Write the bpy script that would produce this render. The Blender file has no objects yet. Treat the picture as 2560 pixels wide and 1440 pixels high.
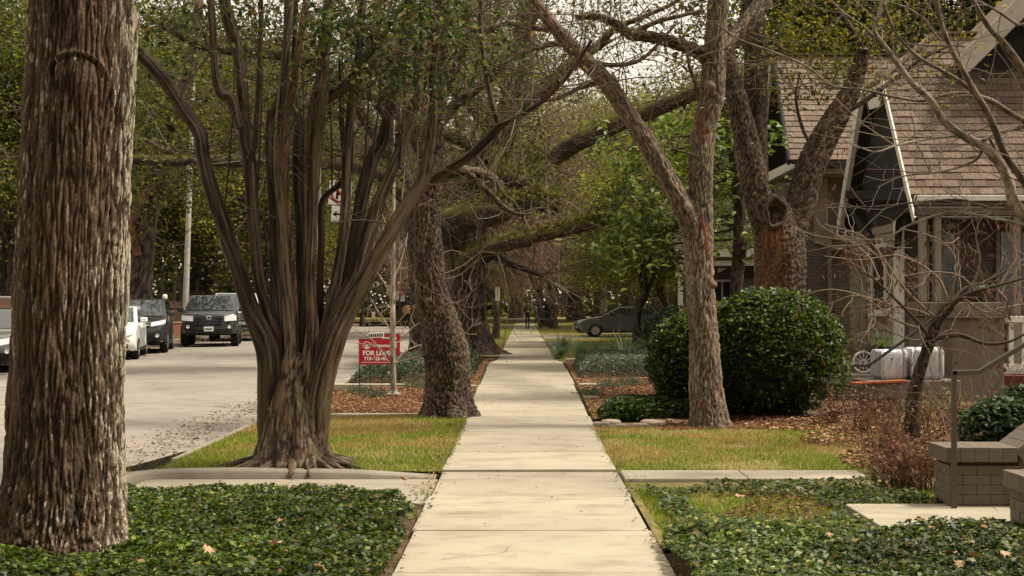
import bpy, bmesh, math, random
import numpy as np
from mathutils import Vector, Matrix

# ------------------------------------------------------------------ camera, sky, sun, exposure
SC = bpy.context.scene
COL = SC.collection
CAM_Z, FPX = 1.5, 3200.0           # eye height (m), focal length in pixels of a 2560 px wide frame
cam_d = bpy.data.cameras.new('camera')
cam = bpy.data.objects.new('camera', cam_d); COL.objects.link(cam)
cam.location = (0, 0, CAM_Z); cam.rotation_euler = (math.radians(90), 0, 0)
cam_d.sensor_width = 36; cam_d.lens = 36 * FPX / 2560
cam_d.shift_x = -31 / 2560; cam_d.shift_y = 48 / 2560
cam_d.clip_start = 0.1; cam_d.clip_end = 2000
SC.camera = cam

SUN_EL, SUN_AZ = math.radians(58), math.radians(92)     # azimuth from +Y towards +X
world = bpy.data.worlds.new('World'); SC.world = world; world.use_nodes = True
nt = world.node_tree; nt.nodes.clear()
out = nt.nodes.new('ShaderNodeOutputWorld'); bg = nt.nodes.new('ShaderNodeBackground')
sky = nt.nodes.new('ShaderNodeTexSky'); sky.sky_type = 'NISHITA'; sky.sun_disc = False
sky.sun_elevation = SUN_EL; sky.sun_rotation = SUN_AZ
sky.air_density = 1.0; sky.dust_density = 6.0; sky.ozone_density = 0.6
hs = nt.nodes.new('ShaderNodeHueSaturation'); hs.inputs['Saturation'].default_value = 0.22
mx = nt.nodes.new('ShaderNodeMix'); mx.data_type = 'RGBA'; mx.inputs[0].default_value = 0.55
mx.inputs[7].default_value = (11.0, 10.0, 8.1, 1)          # thin even cloud over the whole sky
nt.links.new(sky.outputs[0], hs.inputs['Color']); nt.links.new(hs.outputs[0], mx.inputs[6])
nt.links.new(mx.outputs[2], bg.inputs[0]); bg.inputs[1].default_value = 0.125
nt.links.new(bg.outputs[0], out.inputs[0])

sun_d = bpy.data.lights.new('sun', 'SUN'); sun = bpy.data.objects.new('sun', sun_d); COL.objects.link(sun)
sun_d.energy = 4.6; sun_d.angle = math.radians(9); sun_d.color = (1.0, 0.92, 0.78)
sd = Vector((math.sin(SUN_AZ) * math.cos(SUN_EL), math.cos(SUN_AZ) * math.cos(SUN_EL), math.sin(SUN_EL)))
sun.rotation_euler = sd.to_track_quat('Z', 'Y').to_euler(); sun.location = (20, 40, 60)

vs = SC.view_settings
vs.view_transform = 'Standard'; vs.look = 'None'; vs.exposure = 0.4; vs.gamma = 1.0; vs.use_curve_mapping = False
SC.render.engine = 'CYCLES'
SC.cycles.max_bounces = 6; SC.cycles.diffuse_bounces = 3; SC.cycles.transmission_bounces = 4
SC.cycles.transparent_max_bounces = 8; SC.cycles.caustics_reflective = False; SC.cycles.caustics_refractive = False

# ------------------------------------------------------------------ helpers
rnd = random.Random(7)
RG = np.random.default_rng(11)

def P(px, py, Y):                   # photograph pixel at depth Y -> world point
    return np.array([(px - 1311) * Y / FPX, Y, CAM_Z - (py - 768) * Y / FPX])

def interp(x, pts):
    return np.interp(x, [p[0] for p in pts], [p[1] for p in pts])
ZS = [(0, 0), (11.6, 0), (13, .02), (16, .07), (21, .2), (27, .3), (28.4, .28), (36, .03), (50, .05), (90, .12), (120, .15), (600, .15)]
ZR = [(0, -.13), (14, -.13), (30, -.02), (42, .1), (60, .1), (90, .05), (600, .05)]
def zs(Y): return interp(Y, ZS)
def zr(Y): return interp(Y, ZR)
def gz(X, Y):                       # height of the unpaved ground
    X = np.asarray(X, float); Y = np.asarray(Y, float)
    a = zs(Y); b = zr(Y) + .12
    t = np.clip((X + 3.5) / 2.3, 0, 1)
    near = b * (1 - t) + a * t
    right = a + np.clip((X - 1.2) / 4, 0, 1) * 0.05
    z = np.where(X > 0.5, right, near)
    return np.where(X < -14.1, zr(Y) + .12, z)

def link(o, parent=None):
    COL.objects.link(o)
    if parent is not None: o.parent = parent
    return o
def tag(o, label=None, cat=None, group=None, kind=None):
    if label: o['label'] = label
    if cat: o['category'] = cat
    if group: o['group'] = group
    if kind: o['kind'] = kind
    return o
def empty(name, loc=(0, 0, 0), label=None, cat=None, group=None, rz=0):
    o = bpy.data.objects.new(name, None); o.location = Vector([float(v) for v in loc]); o.rotation_euler = (0, 0, rz)
    o.empty_display_size = .1
    return tag(link(o), label, cat, group)
def copy_tree(o, parent=None):
    c = o.copy(); COL.objects.link(c); c.parent = parent
    for ch in o.children: copy_tree(ch, c)
    return c

def build(name, V, F, mat=None, parent=None, col=None, smooth=False, origin=None):
    """V (n,3); F list of int arrays (m,k); col (n,3|4) per-vertex colour -> attribute 'col'"""
    V = np.asarray(V, np.float32)
    if origin is not None: V = V - np.asarray(origin, np.float32)
    if isinstance(F, np.ndarray): F = [F]
    F = [np.asarray(f, np.int32) for f in F if len(f)]
    me = bpy.data.meshes.new(name)
    me.vertices.add(len(V)); me.vertices.foreach_set('co', V.ravel())
    nl = sum(f.size for f in F); nf = sum(len(f) for f in F)
    me.loops.add(nl); me.polygons.add(nf)
    me.loops.foreach_set('vertex_index', np.concatenate([f.ravel() for f in F]))
    tot = np.concatenate([np.full(len(f), f.shape[1], np.int32) for f in F])
    start = np.concatenate([[0], np.cumsum(tot)[:-1]]).astype(np.int32)
    me.polygons.foreach_set('loop_start', start)
    me.update(calc_edges=True)
    if smooth: me.polygons.foreach_set('use_smooth', np.ones(nf, bool))
    if col is not None:
        c = np.asarray(col, np.float32)
        if c.shape[1] == 3: c = np.concatenate([c, np.ones((len(c), 1), np.float32)], 1)
        at = me.color_attributes.new('col', 'FLOAT_COLOR', 'POINT'); at.data.foreach_set('color', c.ravel())
    if mat: me.materials.append(mat)
    o = bpy.data.objects.new(name, me); link(o, parent)
    if origin is not None: o.location = Vector([float(v) for v in origin])
    return o

def bm_obj(name, bm, mat, parent=None, smooth=False, bevel=0, seg=2):
    me = bpy.data.meshes.new(name); bm.normal_update(); bm.to_mesh(me); bm.free()
    if mat: me.materials.append(mat)
    if smooth:
        for p in me.polygons: p.use_smooth = True
    o = link(bpy.data.objects.new(name, me), parent)
    if bevel:
        m = o.modifiers.new('bevel', 'BEVEL'); m.width = bevel; m.segments = seg; m.limit_method = 'ANGLE'; m.angle_limit = math.radians(35)
        m.harden_normals = False
    return o
def add_box(bm, x0, x1, y0, y1, z0, z1, M=None):
    vs_ = [bm.verts.new((x, y, z)) for z in (z0, z1) for (x, y) in ((x0, y0), (x1, y0), (x1, y1), (x0, y1))]
    for f in ((3, 2, 1, 0), (4, 5, 6, 7), (0, 1, 5, 4), (1, 2, 6, 5), (2, 3, 7, 6), (3, 0, 4, 7)):
        bm.faces.new([vs_[i] for i in f])
    if M is not None: bmesh.ops.transform(bm, matrix=M, verts=vs_)
    return vs_
def box(name, x0, x1, y0, y1, z0, z1, mat, parent=None, bevel=0):
    bm = bmesh.new(); add_box(bm, x0, x1, y0, y1, z0, z1)
    return bm_obj(name, bm, mat, parent, bevel=bevel)
def bar(name, a, b, w, h, mat, parent=None, bevel=0, up=(0, 0, 1)):
    """square bar from a to b: w across, h along 'up'"""
    bm = bmesh.new(); a = Vector([float(v) for v in a]); b = Vector([float(v) for v in b]); d = b - a
    L = d.length; d.normalize(); u = Vector(up); s = d.cross(u)
    if s.length < 1e-4: s = Vector((1, 0, 0))
    s.normalize(); u = s.cross(d)
    M = Matrix((( s.x, d.x, u.x, a.x), (s.y, d.y, u.y, a.y), (s.z, d.z, u.z, a.z), (0, 0, 0, 1)))
    add_box(bm, -w / 2, w / 2, 0, L, -h / 2, h / 2, M)
    return bm_obj(name, bm, mat, parent, bevel=bevel)
def add_cyl(bm, a, b, r0, r1=None, n=16, caps=True):
    a = Vector([float(v) for v in a]); b = Vector([float(v) for v in b]); r1 = r0 if r1 is None else r1
    q = (b - a).to_track_quat('Z', 'Y'); R0 = []; R1 = []
    for i in range(n):
        t = 2 * math.pi * i / n; v = Vector((math.cos(t), math.sin(t), 0))
        R0.append(bm.verts.new(a + q @ (v * r0))); R1.append(bm.verts.new(b + q @ (v * r1)))
    for i in range(n): bm.faces.new((R0[i], R0[(i + 1) % n], R1[(i + 1) % n], R1[i]))
    if caps: bm.faces.new(R0[::-1]); bm.faces.new(R1)
def cyl(name, a, b, r0, mat, parent=None, r1=None, n=16, bevel=0):
    bm = bmesh.new(); add_cyl(bm, a, b, r0, r1, n)
    o = bm_obj(name, bm, mat, parent, bevel=bevel)
    return o
def lathe(name, prof, mat, parent=None, n=24, loc=(0, 0, 0), smooth=True):
    pr = np.array(prof, float); k = len(pr); t = np.linspace(0, 2 * np.pi, n, endpoint=False)
    V = np.stack([np.outer(pr[:, 0], np.cos(t)), np.outer(pr[:, 0], np.sin(t)), np.repeat(pr[:, 1:2], n, 1)], -1).reshape(-1, 3)
    i = np.arange(k - 1)[:, None] * n; j = np.arange(n)[None]; j2 = (j + 1) % n
    F = np.stack([i + j, i + j2, i + n + j2, i + n + j], -1).reshape(-1, 4)
    o = build(name, V, F, mat, parent, smooth=smooth); o.location = loc
    return o

# ------------------------------------------------------------------ gradient noise (numpy)
_perm = np.random.default_rng(3).permutation(256); _perm = np.concatenate([_perm, _perm, _perm])
_gr = np.random.default_rng(4).normal(size=(256, 3)); _gr /= np.linalg.norm(_gr, axis=1)[:, None]
def noise(p):
    p = np.asarray(p, float); i = np.floor(p).astype(int); f = p - i; i &= 255
    u = f * f * f * (f * (f * 6 - 15) + 10); r = 0
    for dx in (0, 1):
        for dy in (0, 1):
            for dz in (0, 1):
                h = _perm[_perm[_perm[i[:, 0] + dx] + i[:, 1] + dy] + i[:, 2] + dz]
                g = _gr[h]; d = f - np.array([dx, dy, dz])
                w = (u[:, 0] if dx else 1 - u[:, 0]) * (u[:, 1] if dy else 1 - u[:, 1]) * (u[:, 2] if dz else 1 - u[:, 2])
                r = r + w * (g * d).sum(1)
    return r * 1.6
def fbm(p, o=3):
    r = 0; a = 1.0
    for k in range(o): r = r + a * noise(p * 2 ** k + 17.3 * k); a *= .5
    return r
def n2(X, Y, f, seed=0):
    return noise(np.stack([np.asarray(X) * f + seed * 7.1, np.asarray(Y) * f - seed * 3.3, np.full(np.shape(X), seed * 1.37)], -1))
def mixc(a, b, t): return np.asarray(a)[None] * (1 - t[:, None]) + np.asarray(b)[None] * t[:, None]
def sstep(x, a, b):
    t = np.clip((x - a) / (b - a), 0, 1); return t * t * (3 - 2 * t)
# ------------------------------------------------------------------ materials
def M(name, c, rough=.7, metal=0, spec=.3, c2=None, scale=4, detail=6, bump=0, bscale=60, coat=0, rand=0, stretch=None, thr=(.35, .65), trans=0, emit=None, rv=0):
    m = bpy.data.materials.new(name); m.use_nodes = True; t = m.node_tree; N = t.nodes; b = N['Principled BSDF']
    L = t.links.new
    b.inputs['Roughness'].default_value = rough; b.inputs['Metallic'].default_value = metal
    b.inputs['Specular IOR Level'].default_value = spec; b.inputs['Coat Weight'].default_value = coat
    b.inputs['Coat Roughness'].default_value = .05
    co = N.new('ShaderNodeTexCoord'); vec = co.outputs['Object']
    if stretch:
        mp = N.new('ShaderNodeMapping'); mp.inputs['Scale'].default_value = stretch; L(vec, mp.inputs[0]); vec = mp.outputs[0]
    src = None
    if c2 is not None:
        nz = N.new('ShaderNodeTexNoise'); nz.inputs['Scale'].default_value = scale; nz.inputs['Detail'].default_value = detail; nz.inputs['Roughness'].default_value = .65
        L(vec, nz.inputs['Vector'])
        rp = N.new('ShaderNodeMapRange'); rp.inputs[1].default_value = thr[0]; rp.inputs[2].default_value = thr[1]; L(nz.outputs[0], rp.inputs[0])
        mxn = N.new('ShaderNodeMix'); mxn.data_type = 'RGBA'; mxn.inputs[6].default_value = (*c, 1); mxn.inputs[7].default_value = (*c2, 1)
        L(rp.outputs[0], mxn.inputs[0]); src = mxn.outputs[2]
        if rv:
            r2 = N.new('ShaderNodeMapRange'); r2.inputs[3].default_value = rough - rv; r2.inputs[4].default_value = rough + rv; L(nz.outputs[0], r2.inputs[0]); L(r2.outputs[0], b.inputs['Roughness'])
    if rand:
        oi = N.new('ShaderNodeObjectInfo'); r3 = N.new('ShaderNodeMapRange'); r3.inputs[3].default_value = 1 - rand; r3.inputs[4].default_value = 1 + rand
        L(oi.outputs['Random'], r3.inputs[0])
        mm = N.new('ShaderNodeVectorMath'); mm.operation = 'SCALE'
        if src is None: mm.inputs[0].default_value = c
        else: L(src, mm.inputs[0])
        L(r3.outputs[0], mm.inputs['Scale']); src = mm.outputs[0]
    if src is not None: L(src, b.inputs['Base Color'])
    else: b.inputs['Base Color'].default_value = (*c, 1)
    if bump:
        nb = N.new('ShaderNodeTexNoise'); nb.inputs['Scale'].default_value = bscale; nb.inputs['Detail'].default_value = 5; L(vec, nb.inputs['Vector'])
        bp = N.new('ShaderNodeBump'); bp.inputs['Strength'].default_value = 1; bp.inputs['Distance'].default_value = bump
        L(nb.outputs[0], bp.inputs['Height']); L(bp.outputs[0], b.inputs['Normal'])
    if emit: b.inputs['Emission Color'].default_value = (*emit, 1); b.inputs['Emission Strength'].default_value = 1
    return m
def MV(name, rough=.7, spec=.25, bump=0, bscale=80, trans=0, fine=0, fscale=60):
    """colour comes from the mesh's 'col' attribute (per-leaf / per-patch pigment)"""
    m = bpy.data.materials.new(name); m.use_nodes = True; t = m.node_tree; N = t.nodes; b = N['Principled BSDF']; L = t.links.new
    b.inputs['Roughness'].default_value = rough; b.inputs['Specular IOR Level'].default_value = spec
    a = N.new('ShaderNodeAttribute'); a.attribute_name = 'col'; src = a.outputs['Color']
    co = N.new('ShaderNodeTexCoord')
    if fine:
        nz = N.new('ShaderNodeTexNoise'); nz.inputs['Scale'].default_value = fscale; nz.inputs['Detail'].default_value = 5; nz.inputs['Roughness'].default_value = .7
        L(co.outputs['Object'], nz.inputs['Vector'])
        r3 = N.new('ShaderNodeMapRange'); r3.inputs[1].default_value = .25; r3.inputs[2].default_value = .75; r3.inputs[3].default_value = 1 - fine; r3.inputs[4].default_value = 1 + fine
        L(nz.outputs[0], r3.inputs[0]); mm = N.new('ShaderNodeVectorMath'); mm.operation = 'SCALE'; L(src, mm.inputs[0]); L(r3.outputs[0], mm.inputs['Scale']); src = mm.outputs[0]
    L(src, b.inputs['Base Color'])
    if bump:
        nb = N.new('ShaderNodeTexNoise'); nb.inputs['Scale'].default_value = bscale; nb.inputs['Detail'].default_value = 6; L(co.outputs['Object'], nb.inputs['Vector'])
        bp = N.new('ShaderNodeBump'); bp.inputs['Distance'].default_value = bump; L(nb.outputs[0], bp.inputs['Height']); L(bp.outputs[0], b.inputs['Normal'])
    if trans:
        tr = N.new('ShaderNodeBsdfTranslucent'); hs_ = N.new('ShaderNodeHueSaturation'); hs_.inputs['Value'].default_value = 1.6; hs_.inputs['Saturation'].default_value = 1.15
        L(src, hs_.inputs['Color']); L(hs_.outputs[0], tr.inputs['Color'])
        ms = N.new('ShaderNodeMixShader'); ms.inputs[0].default_value = trans; o = N['Material Output']
        L(b.outputs[0], ms.inputs[1]); L(tr.outputs[0], ms.inputs[2]); L(ms.outputs[0], o.inputs[0])
    return m

m_leaf = MV('leaf', rough=.55, spec=.25, trans=.42)
m_gloss = MV('glossy_leaf', rough=.46, spec=.24, trans=.25)
m_grass = MV('grass_blade', rough=.6, spec=.2, trans=.3)
m_litter = MV('dry_litter', rough=.85, spec=.1, trans=.1)
m_bark = MV('bark', rough=.9, spec=.12, bump=.006, bscale=55, fine=.55, fscale=60)
m_smoothbark = MV('smooth_bark', rough=.75, spec=.2, bump=.003, bscale=40, fine=.25, fscale=25)
m_twig = MV('twig', rough=.85, spec=.15)

def concrete(name, c, cs, rand=.1, amt=1.):
    """old concrete: broad tone drift, dark water stains, rust-brown leaf stains, fine grit; placed by world position so slabs differ"""
    m = bpy.data.materials.new(name); m.use_nodes = True; t = m.node_tree; N = t.nodes; L = t.links.new; b = N['Principled BSDF']; b.inputs['Roughness'].default_value = .88; b.inputs['Specular IOR Level'].default_value = .2
    pos = N.new('ShaderNodeNewGeometry').outputs['Position']
    def nz(scale, lo, hi, detail=8, st=None):
        v = pos
        if st: mp = N.new('ShaderNodeMapping'); mp.inputs['Scale'].default_value = st; L(pos, mp.inputs[0]); v = mp.outputs[0]
        q = N.new('ShaderNodeTexNoise'); q.inputs['Scale'].default_value = scale; q.inputs['Detail'].default_value = detail; q.inputs['Roughness'].default_value = .62; L(v, q.inputs['Vector'])
        r = N.new('ShaderNodeMapRange'); r.inputs[1].default_value = lo; r.inputs[2].default_value = hi; L(q.outputs[0], r.inputs[0]); return r.outputs[0], q.outputs[0]
    def mix(src, col, fac, k=1.):
        x = N.new('ShaderNodeMix'); x.data_type = 'RGBA'; x.inputs[7].default_value = (*col, 1)
        if isinstance(src, tuple): x.inputs[6].default_value = (*src, 1)
        else: L(src, x.inputs[6])
        if k != 1: g = N.new('ShaderNodeMath'); g.operation = 'MULTIPLY'; g.inputs[1].default_value = k; L(fac, g.inputs[0]); fac = g.outputs[0]
        L(fac, x.inputs[0]); return x.outputs[2]
    k = mix(c, tuple(v * .78 for v in c), nz(.55, .35, .7)[0], .8 * amt); k = mix(k, cs, nz(2.6, .50, .74, 10, (.6, 1.3, 1))[0], .75 * amt); k = mix(k, (cs[0] * .9, cs[1] * .72, cs[2] * .5), nz(7, .60, .76, 6)[0], .55 * amt)
    k = mix(k, tuple(v * 1.22 for v in c), nz(1.1, .55, .78, 6, (1, 2, 1))[0], .5 * amt); g, raw = nz(150, .3, .7, 3); k = mix(k, tuple(v * .6 for v in c), g, .22)
    oi = N.new('ShaderNodeObjectInfo'); r3 = N.new('ShaderNodeMapRange'); r3.inputs[3].default_value = 1 - rand; r3.inputs[4].default_value = 1 + rand; L(oi.outputs['Random'], r3.inputs[0]); mm = N.new('ShaderNodeVectorMath'); mm.operation = 'SCALE'; L(k, mm.inputs[0]); L(r3.outputs[0], mm.inputs['Scale']); L(mm.outputs[0], b.inputs['Base Color'])
    bp = N.new('ShaderNodeBump'); bp.inputs['Distance'].default_value = .002; L(raw, bp.inputs['Height']); L(bp.outputs[0], b.inputs['Normal']); return m
m_conc = concrete('sidewalk_concrete', (.35, .305, .225), (.18, .145, .098), .13, 1.3)
m_road = concrete('road_concrete', (.265, .235, .195), (.125, .098, .076), 0, 1.3)
m_curb = M('curb_concrete', (.25, .215, .165), .85, c2=(.14, .115, .085), scale=2.2, detail=8, bump=.003, bscale=40, thr=(.4, .8))
m_soil = M('soil', (.075, .05, .03), .95, spec=.1, c2=(.12, .085, .05), scale=3, bump=.02, bscale=25)
m_lawnbase = M('lawn_base', (.10, .10, .03), .95, spec=.05, c2=(.22, .17, .075), scale=1.2, bump=.02, bscale=40)
m_mulchbase = M('mulch_base', (.11, .055, .03), .95, spec=.05, c2=(.19, .10, .055), scale=9, bump=.02, bscale=50)
m_shingle = M('shingle', (.165, .120, .090), .9, spec=.1, c2=(.105, .075, .056), scale=14, detail=4, bump=.004, bscale=140, rand=.33)
m_shinglefar = M('shingle_far', (.21, .158, .120), .9, spec=.1, c2=(.145, .108, .082), scale=14, detail=4, bump=.004, bscale=140, rand=.2)
m_taupe = M('taupe_paint', (.085, .064, .047), .7, c2=(.066, .050, .037), scale=3, bump=.002, bscale=70)
m_brick = M('painted_brick', (.145, .113, .085), .75, c2=(.112, .087, .065), scale=16, bump=.004, bscale=70, rand=.06)
m_mortar = M('painted_mortar', (.125, .097, .073), .9, bump=.004, bscale=60)
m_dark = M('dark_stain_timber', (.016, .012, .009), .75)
m_white = M('white_trim', (.60, .57, .50), .55, c2=(.50, .47, .40), scale=3)
m_beige = M('beige_trim', (.20, .165, .12), .6, c2=(.16, .13, .095), scale=3)
m_siding = M('pale_siding', (.24, .20, .15), .6, c2=(.20, .165, .122), scale=2)
m_glass = M('window_glass', (.015, .017, .017), .06, spec=.6)
m_black = M('black_metal', (.012, .012, .013), .45, spec=.4)
m_rail = M('painted_handrail', (.075, .056, .042), .5, spec=.4)
m_darkrail = M('dark_handrail', (.03, .026, .024), .5, spec=.4)
m_galv = M('galvanised_steel', (.45, .45, .44), .5, metal=.6, c2=(.36, .36, .35), scale=6)
m_pole = M('weathered_pole', (.44, .42, .36), .7, c2=(.33, .30, .25), scale=3, stretch=(6, 6, .6), bump=.004, bscale=20)
m_planter = M('white_glazed_planter', (.55, .54, .56), .4, spec=.4, c2=(.47, .46, .48), scale=5)
m_terra = M('terracotta', (.42, .10, .035), .7, c2=(.34, .08, .03), scale=6)
m_oldred = M('old_red_brick', (.16, .035, .022), .85, c2=(.10, .025, .017), scale=12, rand=.15)
m_stone = M('flagstone', (.30, .24, .175), .85, c2=(.19, .15, .105), scale=7, bump=.01, bscale=22, rand=.15)
m_sign = M('sign_red', (.42, .012, .022), .5, spec=.35)
m_signw = M('sign_white', (.80, .78, .72), .5)
m_signk = M('sign_black', (.012, .012, .014), .5)
m_signr = M('sign_ring_red', (.36, .012, .014), .5)
m_wood = M('fence_wood', (.13, .065, .04), .85, c2=(.08, .045, .03), scale=4, stretch=(8, 8, 1))
m_brickred = M('brick_red', (.24, .085, .05), .85, c2=(.17, .06, .038), scale=9)
m_blue = M('hydrant_blue', (.04, .14, .36), .45, spec=.4)
m_pot = M('dark_pot', (.02, .02, .022), .5)
m_water = M('puddle_water', (.02, .02, .014), .04, spec=.6, bump=.001, bscale=8)
m_tyre = M('tyre_rubber', (.014, .014, .014), .85, spec=.2)
m_rim = M('alloy_rim', (.55, .55, .55), .3, metal=.85)
m_plastic = M('black_plastic', (.018, .018, .02), .55)
m_chrome = M('chrome', (.7, .7, .7), .15, metal=1)
m_lamp = M('headlamp_lens', (.62, .62, .60), .12, spec=.7, coat=.6)
m_carglass = M('car_glass', (.02, .024, .026), .03, spec=.9, coat=.5)
m_plate = M('licence_plate', (.72, .71, .66), .5)
m_pgrey = M('car_paint_grey', (.034, .035, .037), .32, metal=.45, spec=.5, coat=.8)
m_ptruck = M('car_paint_gunmetal', (.040, .040, .040), .35, metal=.4, spec=.5, coat=.8)
m_pwhite = M('car_paint_white', (.72, .71, .67), .3, spec=.5, coat=.8)
m_pblue = M('car_paint_ice_blue', (.46, .52, .56), .3, metal=.3, spec=.5, coat=.8)
m_psilver = M('car_paint_silver', (.12, .12, .115), .3, metal=.6, spec=.5, coat=.8)
m_pbrown = M('car_paint_charcoal', (.12, .115, .112), .3, metal=.5, spec=.5, coat=.9)
m_skin = M('skin', (.42, .24, .16), .55)
m_skinb = M('skin_brown', (.16, .085, .05), .55)
m_navy = M('navy_cloth', (.010, .012, .022), .85)
m_navyshirt = M('navy_shirt', (.02, .026, .06), .85)
m_tan = M('tan_cloth', (.36, .19, .095), .85)
m_hairw = M('white_hair', (.62, .58, .52), .8)
m_hairk = M('dark_hair', (.018, .012, .009), .6)
m_hairb = M('brown_hair', (.13, .065, .03), .6)
m_shoe = M('shoe', (.02, .018, .016), .6)
m_fur = M('black_fur', (.009, .008, .008), .7)
m_furtan = M('tan_fur', (.20, .09, .035), .8)
m_hollow = M('bare_heartwood', (.30, .165, .075), .8, c2=(.15, .075, .035), scale=14, stretch=(3, 3, .6), bump=.01, bscale=18)
m_cavity = M('rotted_cavity', (.02, .013, .009), .95)
m_lampglass = M('lamp_globe', (.55, .55, .52), .3, spec=.5)
m_pier = M('pier_paint', (.135, .106, .079), .75, c2=(.11, .086, .064), scale=4, bump=.003, bscale=60)
m_cream = M('cream_board', (.34, .30, .235), .6, c2=(.27, .235, .18), scale=4)
# ------------------------------------------------------------------ vegetation tools
def PW(pts, Y):
    """[(px, py, width_px[, Y])] -> centre points and radii"""
    c = []; r = []
    for q in pts:
        y = q[3] if len(q) > 3 else Y
        c.append(P(q[0], q[1], y)); r.append(q[2] / 2 * y / FPX)
    return np.array(c), np.array(r)
def crom(A, n):
    A = np.asarray(A, float); k = len(A)
    if k == 2: A = np.array([A[0], (A[0] * 2 + A[1]) / 3, (A[0] + 2 * A[1]) / 3, A[1]]); k = 4
    E = np.concatenate([[2 * A[0] - A[1]], A, [2 * A[-1] - A[-2]]])
    t = np.linspace(0, k - 1 - 1e-9, n); i = t.astype(int); f = (t - i)[:, None]
    p0, p1, p2, p3 = E[i], E[i + 1], E[i + 2], E[i + 3]
    return .5 * (2 * p1 + (p2 - p0) * f + (2 * p0 - 5 * p1 + 4 * p2 - p3) * f ** 2 + (3 * p1 - p0 - 3 * p2 + p3) * f ** 3)
def frames(C):
    T = np.gradient(C, axis=0); T /= np.linalg.norm(T, axis=1)[:, None]
    U = np.zeros_like(T); u = np.array([1., 0, 0])
    if abs(T[0] @ u) > .9: u = np.array([0, 1., 0])
    for i in range(len(T)):
        u = u - (u @ T[i]) * T[i]; u /= np.linalg.norm(u); U[i] = u
    return T, U, np.cross(T, U)
BARK = {   # frequency (1/m), stretch along the stem, depth (fraction of m), two base colours (darker in fissures, lighter on plates), streak colour
    'ridge':  (38, 11, .023, (.040, .026, .016), (.098, .066, .042), (.45, .385, .29)),
    'plates': (30, 2.8, .026, (.030, .019, .013), (.090, .063, .044), (.17, .14, .105)),
    'flaky':  (34, 5.5, .022, (.085, .058, .040), (.190, .145, .105), (.17, .058, .035)),
    'smooth': (24, 18, .013, (.026, .016, .010), (.098, .066, .041), (.23, .185, .135)),
    'stripped': (16, 10, .012, (.09, .045, .022), (.16, .085, .042), (.05, .033, .022)),
    'dark':   (30, 4, .018, (.028, .019, .014), (.065, .046, .033), (.11, .092, .07)),
    'far':    (10, 6, .05, (.034, .024, .017), (.088, .065, .048), (.125, .10, .077)),
    'pale':   (18, 6, .004, (.20, .165, .125), (.33, .28, .215), (.42, .38, .31)),
}
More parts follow.
